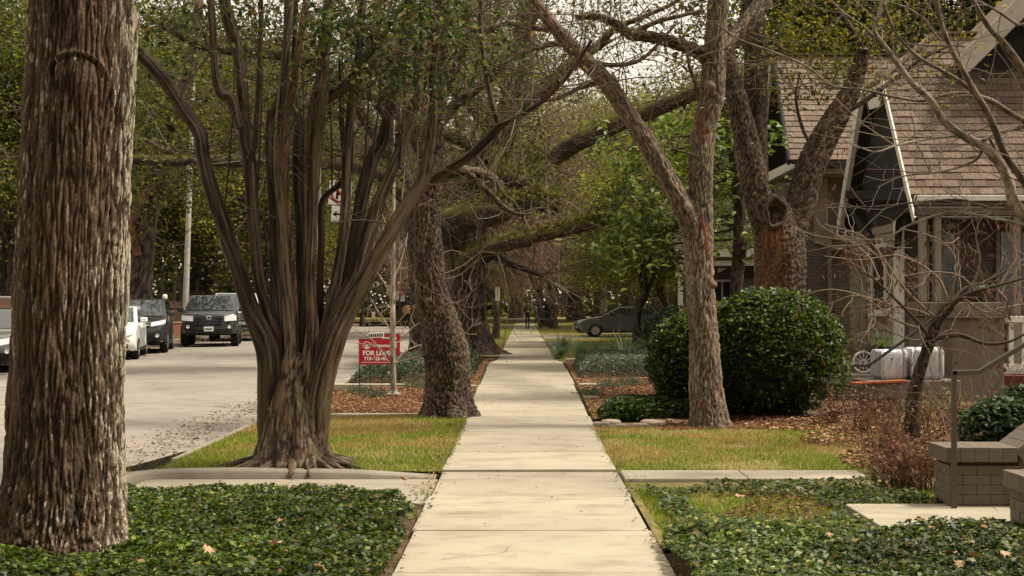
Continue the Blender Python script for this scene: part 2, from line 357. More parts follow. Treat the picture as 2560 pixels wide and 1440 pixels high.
def tube(C, R, style, nu=48, nv=120, seed=0, flare=0, lobes=5, flute=0, flutes=7, moss=0, cap=True, extra=None):
    f, st, amp, ca, cb, cs = BARK[style]
    c = crom(C, nv); r = np.maximum(crom(np.asarray(R)[:, None], nv)[:, 0], .002)
    s = np.concatenate([[0], np.cumsum(np.linalg.norm(np.diff(c, axis=0), axis=1))])
    T, U, W = frames(c); th = np.linspace(0, 2 * np.pi, nu, endpoint=False)
    ct, sn = np.cos(th)[None], np.sin(th)[None]; rr = r[:, None] * np.ones_like(ct); S = s[:, None] * np.ones_like(ct); TH = th[None] * np.ones_like(S)
    if flare:
        k = np.exp(-S / (flare * r[0] * 2.0)); ph = seed * 1.7
        lob = .5 + .28 * np.cos(lobes * TH + ph + .6 * np.sin(2 * TH + ph)) + .22 * np.cos((lobes + 4) * TH + 2 * ph)
        rr = rr * (1 + k * (.30 + .62 * lob ** 2))
    q = np.stack([ct * rr * f, sn * rr * f, S * f / st], -1).reshape(-1, 3) + seed * 5.31
    wq = q + .45 * np.stack([noise(q * .37 + 3), noise(q * .37 + 9), noise(q * .3 + 5)], -1)
    n1 = noise(wq)
    fine = fbm(q * 2.1 + 40, 2)
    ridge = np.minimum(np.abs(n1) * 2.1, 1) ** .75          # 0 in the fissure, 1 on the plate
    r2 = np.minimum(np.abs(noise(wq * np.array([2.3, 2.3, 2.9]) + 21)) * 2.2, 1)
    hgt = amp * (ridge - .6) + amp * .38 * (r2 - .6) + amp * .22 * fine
    if flute:
        fl = np.cos(flutes * TH + 1.3 * np.sin(S * 1.1 + seed) + seed) + .6 * np.cos((flutes + 4) * TH - S * .8 + 2 * seed)
        rr = rr * (1 + flute * fl * .5)
    big = fbm(np.stack([ct * rr * 3, sn * rr * 3, S * 1.5], -1).reshape(-1, 3) + seed, 2)
    rr = rr * (1 + .05 * big.reshape(rr.shape))
    hs_ = hgt.reshape(rr.shape) * np.minimum(1, rr / .12)
    if extra is not None: hs_, keep = extra(TH, S, rr, hs_)
    rr = rr + hs_
    rad = U[:, None] * ct[..., None] + W[:, None] * sn[..., None]
    V = (c[:, None] + rad * rr[..., None]).reshape(-1, 3)
    i = np.arange(nv - 1)[:, None] * nu; j = np.arange(nu)[None]; j2 = (j + 1) % nu
    F = [np.stack([i + j, i + j2, i + nu + j2, i + nu + j], -1).reshape(-1, 4)]
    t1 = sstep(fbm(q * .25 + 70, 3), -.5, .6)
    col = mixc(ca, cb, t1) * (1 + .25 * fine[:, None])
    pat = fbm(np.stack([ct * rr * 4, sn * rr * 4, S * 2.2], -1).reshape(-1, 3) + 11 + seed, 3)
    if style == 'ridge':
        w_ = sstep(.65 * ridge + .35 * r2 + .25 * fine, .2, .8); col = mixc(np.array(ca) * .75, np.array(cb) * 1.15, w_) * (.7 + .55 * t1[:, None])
        side = np.clip(rad.reshape(-1, 3)[:, 0], 0, 1) ** 4  # lichen thickened on the right flank to paint in its bright lit edge
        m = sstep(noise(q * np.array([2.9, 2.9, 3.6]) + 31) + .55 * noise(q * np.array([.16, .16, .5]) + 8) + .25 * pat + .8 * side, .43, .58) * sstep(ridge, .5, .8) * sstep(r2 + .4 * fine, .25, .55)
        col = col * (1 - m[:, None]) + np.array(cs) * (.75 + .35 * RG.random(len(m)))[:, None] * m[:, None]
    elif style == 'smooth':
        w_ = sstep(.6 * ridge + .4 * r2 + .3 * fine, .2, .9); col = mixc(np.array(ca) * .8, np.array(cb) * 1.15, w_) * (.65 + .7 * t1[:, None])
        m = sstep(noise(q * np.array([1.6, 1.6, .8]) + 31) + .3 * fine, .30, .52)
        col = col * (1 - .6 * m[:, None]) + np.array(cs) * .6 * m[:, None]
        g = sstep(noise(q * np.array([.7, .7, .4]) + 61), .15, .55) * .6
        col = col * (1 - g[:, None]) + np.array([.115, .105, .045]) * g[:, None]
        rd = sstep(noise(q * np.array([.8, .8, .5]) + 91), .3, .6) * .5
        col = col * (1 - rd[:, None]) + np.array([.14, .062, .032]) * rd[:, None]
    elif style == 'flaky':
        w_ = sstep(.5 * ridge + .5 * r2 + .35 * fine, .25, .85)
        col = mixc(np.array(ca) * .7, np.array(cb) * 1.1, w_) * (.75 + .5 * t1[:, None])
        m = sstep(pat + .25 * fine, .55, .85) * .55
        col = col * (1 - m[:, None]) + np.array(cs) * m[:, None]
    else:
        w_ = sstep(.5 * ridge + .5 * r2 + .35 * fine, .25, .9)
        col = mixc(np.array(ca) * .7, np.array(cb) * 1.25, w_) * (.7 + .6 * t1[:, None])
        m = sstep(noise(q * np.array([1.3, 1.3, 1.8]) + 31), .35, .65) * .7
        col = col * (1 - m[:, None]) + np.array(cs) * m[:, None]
    if moss:
        up = rad.reshape(-1, 3)[:, 2]; g = sstep(up + .5 * pat, .05, .5) * moss
        col = col * (1 - g[:, None]) + mixc((.075, .070, .018), (.13, .115, .03), sstep(fine, -.5, .5)) * g[:, None]
    if cap:
        V = np.concatenate([V, c[-1:] + T[-1:] * r[-1] * .3]); col = np.concatenate([col, col[-1:]])
        k0 = (nv - 1) * nu; tip = len(V) - 1; jj = np.arange(nu)
        F.append(np.stack([k0 + jj, k0 + (jj + 1) % nu, np.full(nu, tip)], -1))
    return V, F, np.clip(col, .004, .9)
def merge(parts):
    V = []; Q = {}; Cc = []; n = 0
    for v, f, c in parts:
        V.append(v); Cc.append(c)
        for a in ([f] if isinstance(f, np.ndarray) else f):
            Q.setdefault(a.shape[1], []).append(a + n)
        n += len(v)
    return np.concatenate(V), [np.concatenate(a) for a in Q.values()], np.concatenate(Cc)
def wood_obj(name, parts, parent, origin, mat=None):
    V, F, c = merge(parts)
    o = build(name, V, F, mat or m_bark, parent, c, smooth=True, origin=None)
    return o

def leafmesh(C, size, col, up=.3, aspect=.5, rng=RG, fold=.25, jit=.35):
    n = len(C); N = rng.normal(size=(n, 3)); N /= np.linalg.norm(N, axis=1)[:, None]; N[:, 2] = np.abs(N[:, 2])
    N = N * (1 - up) + np.array([0, 0, 1.]) * up; N /= np.linalg.norm(N, axis=1)[:, None]
    t = rng.normal(size=(n, 3)); t -= (t * N).sum(1)[:, None] * N; t /= np.linalg.norm(t, axis=1)[:, None]; b = np.cross(N, t)
    s = (size * (1 + jit * (rng.random(n) * 2 - 1)))[:, None]; w = s * aspect * .5
    mid = C + t * s * .05
    V = np.stack([C - t * s * .5, mid + b * w + N * w * fold, C + t * s * .5 - N * s * .12, mid - b * w + N * w * fold], 1).reshape(-1, 3)
    F = np.arange(4 * n).reshape(n, 4)
    return V, F, np.repeat(col, 4, 0)
def palette(n, cols, w=None, rng=RG, var=.25):
    cols = np.array(cols); k = rng.choice(len(cols), n, p=w)
    c = cols[k] * (1 + var * (rng.random((n, 1)) * 2 - 1)) * (1 + .08 * rng.normal(size=(n, 3)))
    return np.clip(c, .003, .9)

class Wood:
    def __init__(s): s.a = []; s.b = []; s.ra = []; s.rb = []; s.c = []
    def seg(s, a, b, ra, rb, c): s.a.append(a); s.b.append(b); s.ra.append(ra); s.rb.append(rb); s.c.append(c)
    def mesh(s, k=4):
        A = np.array(s.a); B = np.array(s.b); ra = np.array(s.ra)[:, None, None]; rb = np.array(s.rb)[:, None, None]
        d = B - A; d /= np.linalg.norm(d, axis=1)[:, None] + 1e-9
        h = np.where(np.abs(d[:, 2:3]) < .9, np.array([[0, 0, 1.]]), np.array([[1., 0, 0]])); u = np.cross(d, h); u /= np.linalg.norm(u, axis=1)[:, None]; w = np.cross(d, u)
        t = np.arange(k) * 2 * np.pi / k
        ring = u[:, None] * np.cos(t)[None, :, None] + w[:, None] * np.sin(t)[None, :, None]
        V = np.concatenate([A[:, None] + ring * ra, B[:, None] + ring * rb], 1).reshape(-1, 3); n = len(A)
        j = np.arange(k); q = np.stack([j, (j + 1) % k, (j + 1) % k + k, j + k], -1)
        F = (np.arange(n)[:, None, None] * 2 * k + q[None]).reshape(-1, 4)
        return V, F, np.repeat(np.array(s.c), 2 * k, 0)
def nrm(v):
    l = math.sqrt(v[0] ** 2 + v[1] ** 2 + v[2] ** 2) + 1e-9; return (v[0] / l, v[1] / l, v[2] / l)
def twig(W, p, d, L, r, depth, rg, c, bend=.25, up=.05, kids=(2, 4), nseg=4, spread=.75, tips=None, shrink=.6):
    g = rg.gauss; d = nrm(d); sl = L / nseg; nodes = []; r1 = r * .5 if depth else r * .3
    cc = tuple(x * rg.uniform(.8, 1.25) for x in c)
    for i in range(nseg):
        d = nrm((d[0] + g(0, bend), d[1] + g(0, bend), d[2] + g(0, bend) + up))
        q = (p[0] + d[0] * sl, p[1] + d[1] * sl, p[2] + d[2] * sl)
        W.seg(p, q, r + (r1 - r) * i / nseg, r + (r1 - r) * (i + 1) / nseg, cc)
        p = q; nodes.append((p, d))
    if tips is not None: tips.append(p)
    if depth:
        for k in range(rg.randint(*kids)):
            q, dd = nodes[rg.randrange(max(0, nseg // 3), nseg)]
            nd = (dd[0] + g(0, spread), dd[1] + g(0, spread), dd[2] + g(0, spread))
            twig(W, q, nd, L * shrink * rg.uniform(.7, 1.2), max(r1 * .75, .0012), depth - 1, rg, c, bend, up, kids, max(2, nseg - 1), spread, tips, shrink)
def polywood(W, pts, radii, c, sub=4):
    """explicit thin branch through pts"""
    n = (len(pts) - 1) * sub + 1; A = crom(pts, n); r = crom(np.asarray(radii, float)[:, None], n)[:, 0]
    for i in range(n - 1): W.seg(tuple(A[i]), tuple(A[i + 1]), r[i], r[i + 1], c)
    return A, r
def sprout(W, A, n, L, r, depth, rg, c, lo=.15, tips=None, **kw):
    """twigs growing from random points of a polyline A"""
    for _ in range(n):
        i = int(rg.uniform(lo, .999) * (len(A) - 1)); d = A[min(i + 1, len(A) - 1)] - A[max(i - 1, 0)]; d = nrm(d)
        nd = (d[0] * .6 + rg.gauss(0, .7), d[1] * .6 + rg.gauss(0, .7), d[2] * .6 + rg.gauss(0, .7))
        twig(W, tuple(A[i]), nd, L * rg.uniform(.5, 1.2), r, depth, rg, c, tips=tips, **kw)
def clump(tips, per, sig, rng=RG):
    t = np.array(tips); C = np.repeat(t, per, 0); return C + rng.normal(size=C.shape) * sig
OAK = [(.035, .042, .009), (.060, .066, .012), (.100, .100, .018), (.022, .028, .008)]
OAKY = [(.070, .074, .013), (.120, .114, .020), (.19, .165, .032), (.038, .043, .011)]
DRY = [(.17, .11, .05), (.22, .15, .07), (.13, .08, .04)]

def grow(seed, H=4., r0=.35, cz=8., cr=(5, 5, 4), limbs=7, tips_n=160, leaf_n=40000, leaf=.13, pal=OAK, style='far', bare=0, twigc=(.10, .075, .055), sig=.09, aspect=.55, low=-.55):
    """a whole tree in its own coordinates: returns trunk, branches and crown data"""
    rg = random.Random(seed); rng = np.random.default_rng(seed); cr = np.array(cr, float)
    top = np.array([rg.uniform(-.4, .4), rg.uniform(-.4, .4), H])
    wood = [tube([[0, 0, -.3], [rg.uniform(-.1, .1), rg.uniform(-.1, .1), H * .5], top], [r0 * 1.15, r0 * .9, r0 * .75], style, 20, 24, seed, flare=1.4)]
    L = []; W = Wood()
    for k in range(limbs):
        a = 2 * math.pi * (k + rg.uniform(-.3, .3)) / limbs; e = rg.uniform(.1, 1.0)
        end = np.array([0, 0, cz]) + cr * np.array([math.cos(a) * math.cos(e), math.sin(a) * math.cos(e), math.sin(e) * .9 - .15]) * .72
        m1 = top * .6 + end * .4 + np.array([rg.gauss(0, .4), rg.gauss(0, .4), rg.gauss(.3, .4)])
        m2 = top * .25 + end * .75 + np.array([rg.gauss(0, .5), rg.gauss(0, .5), rg.gauss(.2, .4)])
        rl = r0 * rg.uniform(.35, .55)
        wood.append(tube([top - np.array([0, 0, .3]), m1, m2, end], [rl, rl * .75, rl * .45, rl * .15], style, 10, 16, seed + k)); L.append(crom([top, m1, m2, end], 12))
    A = np.concatenate([l[3:] for l in L])
    tips = []
    while len(tips) < tips_n:
        v = rng.normal(size=3); v /= np.linalg.norm(v)
        if v[2] < low: continue
        tips.append(np.array([0, 0, cz]) + v * cr * rng.uniform(.55, 1.0) * (1 + .18 * math.sin(3 * v[0] + 5 * v[1] + seed)))
    for t in tips:
        i = np.argmin(((A - t) ** 2).sum(1)); a = A[i]; m = (a + t) / 2 + rng.normal(size=3) * .25
        pts = crom([a, m, t], 5)
        for q in range(4): W.seg(tuple(pts[q]), tuple(pts[q + 1]), .05 - .01 * q, .04 - .01 * q, twigc)
        for q in range(3 + bare): twig(W, tuple(t if q % 2 else pts[3]), tuple(t - a + rng.normal(size=3) * 1.2), rg.uniform(.7, 1.5) * (1 + .3 * bare), .013 + .003 * bare, 1 if not bare else 2, rg, twigc, nseg=3)
    T = np.array(tips)
    out = dict(wood=wood, twigs=[W.mesh(3)])
    if leaf_n:
        per = leaf_n // len(T)
        C = np.repeat(T, per, 0); sub = np.repeat(rng.normal(size=(len(T), 6, 3)) * sig * cr.mean() * 1.3, 1, 0)
        k = rng.integers(0, 6, len(C)); C = C + sub[np.repeat(np.arange(len(T)), per), k] + rng.normal(size=C.shape) * sig * cr.mean() * np.array([.8, .8, .5])
        tone = np.repeat(rng.uniform(.5, 1.6, len(T)), per)
        col = palette(len(C), pal, rng=rng) * tone[:, None]
        out['crown'] = leafmesh(C, leaf, col, up=.35, aspect=aspect, rng=rng)
    return out
def plant_tree(name, g, loc, label, cat='tree', group=None, rz=0, sc=1., first=None):
    """place a grown tree; meshes are shared between copies"""
    e = empty(name, loc, label, cat, group, rz); e.scale = (sc, sc, sc)
    if 'objs' in g:
        for o in g['objs']:
            c = o.copy(); COL.objects.link(c); c.parent = e
        return e
    g['objs'] = []
    V, F, c = merge(g['wood']); g['objs'].append(build('trunk', V, F, m_bark, e, c, smooth=True))
    V, F, c = merge(g['twigs']); g['objs'].append(build('branches', V, F, m_twig, e, c))
    if 'crown' in g:
        V, F, c = g['crown']; g['objs'].append(build('crown', V, F, g.get('mat', m_leaf), e, c))
    return e
# ------------------------------------------------------------------ ground, road, pavement
def sheet(name, xs, ys, zf, mat, kind='structure', label=None, parent=None):
    X, Y = np.meshgrid(xs, ys); V = np.stack([X, Y, zf(X, Y)], -1).reshape(-1, 3); nx = len(xs)
    i = (np.arange(len(ys) - 1)[:, None] * nx + np.arange(nx - 1)[None]).ravel()
    F = np.stack([i, i + 1, i + nx + 1, i + nx], -1)
    o = build(name, V, F, mat, parent, smooth=True); 
    if parent is None: tag(o, label, None, None, kind)
    return o
yl = np.concatenate([[-200, -60, -20, -6], np.arange(0, 40, .5), np.arange(40, 130, 2), [150, 200, 300, 600]])
xl = np.concatenate([[-600, -200, -80, -40, -20, -16, -14.22], [-14.18, -8, -3.55], np.arange(-3.5, 6.1, .25), [8, 12, 20, 40, 80, 200, 600]])
def gbase(X, Y):
    z = gz(X, Y) - .03
    z = np.where((X > -14.2) & (X < -3.52), zr(Y) - .25, z)
    z = np.where((X > -.85) & (X < .95), zs(Y) - .06, z)
    z = np.where((X > -3.5) & (X < -.75) & (Y > 9.9) & (Y < 11.6), -.16, z)
    return z - .05 * ((Y > 100) & (X < -3))
tag(sheet('ground', xl, yl, gbase, m_soil), 'soil and turf ground under the whole street', None, None, 'structure')
# carriageway with a slight crown, side street joining from the left far away
def zroad(X, Y): return zr(Y) + .05 * np.clip(1 - ((X + 8.85) / 5.3) ** 2, 0, 1)
sheet('road', np.linspace(-14.2, -3.5, 16), np.concatenate([[-60, -20, -6], np.arange(0, 60, 1.), np.arange(60, 96, 3.)]), zroad, m_road, label='pale concrete street with dark leaf stains')
sheet('side_street', np.linspace(-90, -14.2, 12), np.linspace(84, 93, 4), lambda X, Y: zr(Y) + 0 * X + .004, m_road, label='side street joining at the far junction')
for k, x in enumerate((-8.85,)):
    ys = np.arange(4, 94, 2.); V = []; 
    for y in ys: V += [[x - .012, y, float(zroad(x, y)) + .003], [x + .012, y, float(zroad(x, y)) + .003]]
    i = np.arange(len(ys) - 1) * 2
    tag(build('road_joint', np.array(V), np.stack([i, i + 1, i + 3, i + 2], -1), m_curb), 'tarred centre joint along the concrete street', None, None, 'structure')

for k, y in enumerate(np.arange(7.5, 90, 5.5)):
    xs = np.linspace(-14.1, -3.7, 12); V = []
    for x in xs: V += [[x, y - .009, float(zroad(x, y)) + .004], [x, y + .009, float(zroad(x, y)) + .004]]
    i = np.arange(11) * 2; tag(build('road_joint', np.array(V), np.stack([i, i + 2, i + 3, i + 1], -1), m_curb), 'saw-cut joints across the concrete street', None, None, 'structure')
# --- sidewalk: every slab its own piece
sw = empty('sidewalk', (0, 0, 0)); tag(sw, 'long straight concrete sidewalk of single slabs', None, None, 'structure')
def slab_mesh(L, w0, w1, th=.12, ch=.0025):
    bm = bmesh.new(); add_box(bm, w0, w1, .001, L - .001, -th, 0)
    e = [e for e in bm.edges if all(v.co.z > -.01 for v in e.verts)]
    bmesh.ops.bevel(bm, geom=e, offset=ch, segments=2, affect='EDGES')
    me = bpy.data.meshes.new('slab'); bm.to_mesh(me); bm.free(); me.materials.append(m_conc); return me
joints = [.4, 1.8, 3.2, 4.6, 5.95, 7.25, 8.6, 10.15, 11.65, 13.1, 14.9, 16.6, 18.2, 19.8, 21.4, 23.1, 25.4, 28.0]
while joints[-1] < 112: joints.append(joints[-1] + 1.55)
rs = random.Random(5); slabs = {}
for a, b in zip(joints[:-1], joints[1:]):
    k = round(b - a, 2)
    if k not in slabs: slabs[k] = slab_mesh(b - a, -.75, .84)
    o = link(bpy.data.objects.new('slab', slabs[k]), sw)
    za, zb = float(zs(a)), float(zs(b)); j0 = rs.uniform(-.0015, .0015) if b < 30 else rs.uniform(-.012, .012); j1 = rs.uniform(-.0015, .0015) if b < 30 else rs.uniform(-.015, .015)
    if abs(a - 11.65) < .01: j0 = .022; j1 = -.004           # the heaved slab with the dark lip
    o.location = (rs.uniform(-.012, .012), a, za + j0); o.rotation_euler = (math.atan2(zb + j1 - za - j0, b - a), rs.uniform(-.002, .002), rs.uniform(-.003, .003))
# hairline cracks in the older slabs
rc = random.Random(31)
for (x, y, L_, hd) in ((-.5, 7.6, .9, .5), (.3, 9.0, .8, 2.6), (-.7, 12.2, 1.0, .3), (.2, 14.0, 1.1, 1.2), (-.3, 17.4, 1.0, 2.2), (.1, 19.0, .9, .7), (-.6, 23.5, 1.2, .9)):
    p = []; a = hd
    for k in range(14):
        p.append((x, y)); a += rc.gauss(0, .35); a = a * .85 + hd * .15; x = max(-.73, min(.82, x + math.cos(a) * L_ / 14)); y += math.sin(a) * L_ / 14 * .8
    V = []
    for k, (px_, py_) in enumerate(p): w_ = .0028 * (1 - k / 16); V += [[px_ - w_, py_ + w_, float(zs(py_)) + .0045], [px_ + w_, py_ - w_, float(zs(py_)) + .0045]]
    i = np.arange(13) * 2; build('crack', np.array(V), np.stack([i, i + 1, i + 3, i + 2], -1), m_soil, sw)
# --- walks that cross the verge and run to the houses
def walk(name, x0, x1, y0, y1, z, label, mat=m_conc, th=.1, n=1):
    e = empty(name, (0, 0, 0)); tag(e, label, None, None, 'structure')
    xs = np.linspace(x0, x1, n + 1)
    for k in range(n):
        bm = bmesh.new(); add_box(bm, xs[k] + .004, xs[k + 1] - .004, y0, y1, z - th, z)
        bm_obj('slab', bm, mat, e, bevel=.01)
    return e
walk('front_walk', .86, 3.0, 11.0, 11.55, .030, 'narrow concrete walk crossing the lawn past the near house steps', n=2)
walk('verge_walk', -3.4, -.77, 10.1, 11.5, -.045, 'concrete walk crossing the verge from sidewalk to street', n=2)
walk('entry_walk', 2.35, 5.2, 8.0, 9.42, .055, 'pale concrete landing in front of the brick stoop', n=2)
walk('bed_edging', -3.35, -.85, 16.95, 17.12, .085, 'thin concrete edging strip before the mulch bed under the oak', n=3)
walk('stone_edging', -3.3, -.8, 21.75, 22.0, .19, 'second concrete edging strip behind the sapling', n=3)
walk('driveway', .9, 9, 58.5, 64.5, .075, 'concrete driveway where the charcoal sedan stands', n=4)
walk('far_walk', .9, 2.5, 50.2, 52.0, .07, 'short pale walk joining the far sidewalk', n=1)
# curb along the verge: single cast lengths
cb = empty('curb', (0, 0, 0)); tag(cb, 'low concrete curb along the near side of the street', None, None, 'structure')
y = 4.0; rs = random.Random(9)
while y < 83:
    L = 3.0
    if not (10.0 < y + L / 2 < 11.6):
        za, zb = float(zr(y)) + .11, float(zr(y + L)) + .11
        bm = bmesh.new(); v = add_box(bm, -3.62, -3.44, 0, L - .02, -.3, 0)
        o = bm_obj('curb_stone', bm, m_curb, cb, bevel=.025); o.location = (rs.uniform(-.03, .03), y, za + rs.uniform(-.012, .006)); o.rotation_euler = (math.atan2(zb - za, L), 0, rs.uniform(-.008, .008))
    y += L
# rounded curb return at the street end of the verge walk
ret = np.array([[-.8, 11.66], [-2.2, 11.66], [-3.0, 11.64], [-3.35, 11.56], [-3.52, 11.35], [-3.56, 11.0]])
rp = crom(ret, 30); d = np.gradient(rp, axis=0); d /= np.linalg.norm(d, axis=1)[:, None]; nr = np.stack([d[:, 1], -d[:, 0]], 1)
prof = [(-.09, -.25), (-.09, .0), (-.07, .022), (.05, .026), (.08, .012), (.1, -.03), (.11, -.25)]
zz = np.interp(rp[:, 0], [-3.6, -2.6, -1.6, -.8], [.0, .01, -.005, -.055])
V = np.stack([np.concatenate([rp + nr * a, (zz + b)[:, None]], 1) for a, b in prof], 1); nk = len(prof)
i = (np.arange(29)[:, None] * nk + np.arange(nk - 1)[None]).ravel()
o = build('curb_return', V.reshape(-1, 3), np.stack([i, i + nk, i + nk + 1, i + 1], -1), m_curb, cb, smooth=True)
# far curb
fc = empty('far_curb', (0, 0, 0)); tag(fc, 'curb on the far side behind the parked cars', None, None, 'structure')
y = 14.0
while y < 83:
    za, zb = float(zr(y)) + .11, float(zr(y + 3)) + .11; bm = bmesh.new(); add_box(bm, -14.35, -14.17, 0, 2.98, -.3, 0)
    o = bm_obj('curb_stone', bm, m_curb, fc, bevel=.02); o.location = (0, y, za); o.rotation_euler = (math.atan2(zb - za, 3), 0, 0); y += 3
corner = []
for k in range(13):
    t = math.pi / 2 * k / 12; corner.append([-17.3 + 3 * math.cos(t), 80.5 + 3 * math.sin(t)])
rp = np.array(corner); d = np.gradient(rp, axis=0); d /= np.linalg.norm(d, axis=1)[:, None]; nr = np.stack([d[:, 1], -d[:, 0]], 1)
V = np.stack([np.concatenate([rp + nr * a, np.full((13, 1), .08 + b)], 1) for a, b in prof], 1)
i = (np.arange(12)[:, None] * nk + np.arange(nk - 1)[None]).ravel()
build('curb_corner', V.reshape(-1, 3), np.stack([i, i + nk, i + nk + 1, i + 1], -1), m_curb, fc, smooth=True)

# puddle in the gutter
pts = np.array([[-3.66, 9.4], [-3.66, 14.2], [-3.8, 14.3], [-3.95, 13.2], [-4.15, 12.2], [-4.25, 11.2], [-4.35, 10.2], [-4.2, 9.4]])
rp = crom(np.concatenate([pts, pts[:1]]), 60)[:-1]; bm = bmesh.new()
bm.faces.new([bm.verts.new((a, b, -.112)) for a, b in rp][::-1])
tag(bm_obj('puddle', bm, m_water), 'dark puddle of rainwater lying in the gutter', 'puddle')

# ---- lawns (base sheets + blades)
def area(n, x0, x1, y0, y1, rng, test=None):
    X = rng.uniform(x0, x1, n); Y = rng.uniform(y0, y1, n)
    if test is not None: k = test(X, Y); X, Y = X[k], Y[k]
    return X, Y
def blades(X, Y, Z, h, w, col, rng, lean=.5):
    n = len(X); a = rng.uniform(0, 2 * np.pi, n); hh = h * rng.uniform(.5, 1.3, n)
    b = np.stack([np.cos(a), np.sin(a), 0 * a], -1) * w * .5; l = np.stack([rng.normal(size=n) * lean, rng.normal(size=n) * lean, np.ones(n)], -1); l /= np.linalg.norm(l, axis=1)[:, None]
    c = np.stack([X, Y, Z], -1); V = np.stack([c - b, c + b, c + l * hh[:, None]], 1).reshape(-1, 3)
    return V, np.arange(3 * n).reshape(n, 3), np.repeat(col, 3, 0)
def lawn(name, x0, x1, y0, y1, n, label, green=.0, seed=1, test=None, h=.045, bare=.0, gfun=None):
    rng = np.random.default_rng(seed); X, Y = area(n, x0, x1, y0, y1, rng, test)
    gr_ = green + (gfun(X, Y) if gfun else 0)
    t = sstep(n2(X, Y, .9, seed) + .7 * n2(X, Y, 3, seed) + gr_ + .26 + .4 * (rng.random(len(X)) - .5), -.3, .4)
    keep = rng.random(len(X)) > bare * sstep(n2(X, Y, 1.1, seed + 5), .1, .5); X, Y, t = X[keep], Y[keep], t[keep]
    col = mixc((.34, .25, .085), (.165, .225, .014), t) * rng.uniform(.5, 1.3, len(X))[:, None]
    col[rng.random(len(X)) < .12] = np.array([.40, .31, .15])
    V, F, c = blades(X, Y, gz(X, Y) - .012, h, .009, col, rng, .6)
    return tag(build(name, V, F, m_grass, None, c), label, 'grass', None, 'stuff')
def patch(name, poly, mat, dz, label, res=.25, cut=None):
    """ground sheet that follows the terrain inside a rectangle"""
    x0, x1, y0, y1 = poly
    return sheet(name, np.linspace(x0, x1, max(2, int((x1 - x0) / res))), np.linspace(y0, y1, max(2, int((y1 - y0) / .5))), lambda X, Y: gz(X, Y) + dz, mat, label=label)
patch('verge_turf', (-3.43, -.77, 11.75, 16.95), m_lawnbase, -.008, 'turf of the verge between crape myrtle and oak')
patch('front_turf', (.86, 7.5, 8.0, 15.6), m_lawnbase, -.008, 'turf of the front yards beside the sidewalk')
patch('far_turf', (-3.4, -.77, 37, 83), m_lawnbase, .0, 'turf of the far verge')
patch('far_front_turf', (.86, 30, 29, 110), m_lawnbase, -.02, 'turf of the far front yards')
patch('across_turf', (-40, -14.4, 10, 83), m_lawnbase, .0, 'turf strip across the street', res=4)
patch('end_turf', (-60, 60, 112, 200), m_lawnbase, .03, 'turf beyond the end of the sidewalk', res=6)
lawn('verge_grass', -3.45, -.72, 11.72, 16.95, 52000, 'green and straw coloured grass around the crape myrtle roots', .0, 1, bare=.5, gfun=lambda X, Y: .75 * sstep(-Y, -14.2, -12.6) - .15 + .35 * sstep(X, -1.4, -.8) - .5 * sstep(Y, 13.8, 15))
lawn('yard_grass', .82, 4.6, 11.6, 15.4, 46000, 'dry yellow grass with green patches right of the sidewalk', -.1, 2, bare=.7, gfun=lambda X, Y: .9 * sstep(-Y, -12.9, -11.8) - .25)
lawn('strip_grass', .92, 3.3, 8.2, 10.6, 30000, 'thin patchy grass between ivy bed and front walk', .15, 3, bare=.6, test=lambda X, Y: (X < 2.3) | (Y > 9.4))
lawn('far_verge_grass', -3.4, -.75, 40, 82, 26000, 'bright grass on the far verge by the sign post', .1, 4, h=.10)
lawn('far_yard_grass', .9, 9, 33, 58, 34000, 'straw coloured grass in the far front yard', -.25, 5, h=.10)
lawn('far_end_grass', -3, 8, 65, 112, 16000, 'green lawn beyond the driveway', .3, 6, h=.14)
lawn('across_grass', -18.5, -14.4, 26, 83, 20000, 'thin grass behind the parked cars', .1, 7, h=.10)

# ---- mulch beds: base sheet + loose chips
def chips(name, x0, x1, y0, y1, n, label, cols, seed, size=.05, test=None, asp=.3, up=.75, hgt=.02, kind='stuff', cat='mulch', zf=None):
    rng = np.random.default_rng(seed); X, Y = area(n, x0, x1, y0, y1, rng, test)
    C = np.stack([X, Y, (zf or gz)(X, Y) + hgt * rng.random(len(X)) + .004 + .03 * np.clip(n2(X, Y, 1.5, seed), 0, 1)], -1)
    V, F, c = leafmesh(C, size, palette(len(X), cols, rng=rng, var=.45), up=up, aspect=asp, rng=rng)
    return tag(build(name, V, F, m_litter, None, c), label, cat, None, kind)
MUL = [(.20, .10, .05), (.27, .145, .075), (.13, .062, .034), (.34, .22, .13)]
LIT = [(.19, .085, .045), (.27, .15, .08), (.11, .055, .035), (.36, .24, .14)]
patch('verge_bed', (-3.4, -.8, 17.12, 29), m_mulchbase, .0, 'mulch bed of the verge under the oak and sapling')
patch('front_bed', (.88, 3.6, 16.3, 29), m_mulchbase, .0, 'mulch bed right of the sidewalk')
chips('verge_mulch', -3.4, -.78, 17.15, 23.2, 15000, 'reddish brown wood mulch around the sapling', MUL, 21, .06)
chips('front_mulch', .88, 3.3, 16.9, 22.6, 13000, 'reddish brown wood mulch between low hedges right of sidewalk', MUL, 22, .06)
chips('far_mulch', -3.3, -.78, 29, 37, 6000, 'dark brown mulch at the feet of the far cypress trunk', [(.13, .06, .035), (.09, .045, .028), (.19, .10, .06)], 23, .08)
chips('yard_leaf_litter', 2.2, 6.2, 11.7, 16.3, 15000, 'fallen brown leaves covering the yard under the pod tree', LIT, 24, .055, lambda X, Y: n2(X, Y, .9, 8) * .8 + (X - 3.2) * .9 + .25 > 0, asp=.6)
chips('tree_foot_litter', 1.6, 3.6, 15.0, 16.6, 3500, 'reddish needle litter at the foot of the forked tree', [(.16, .07, .04), (.12, .055, .035), (.22, .11, .06)], 25, .05)
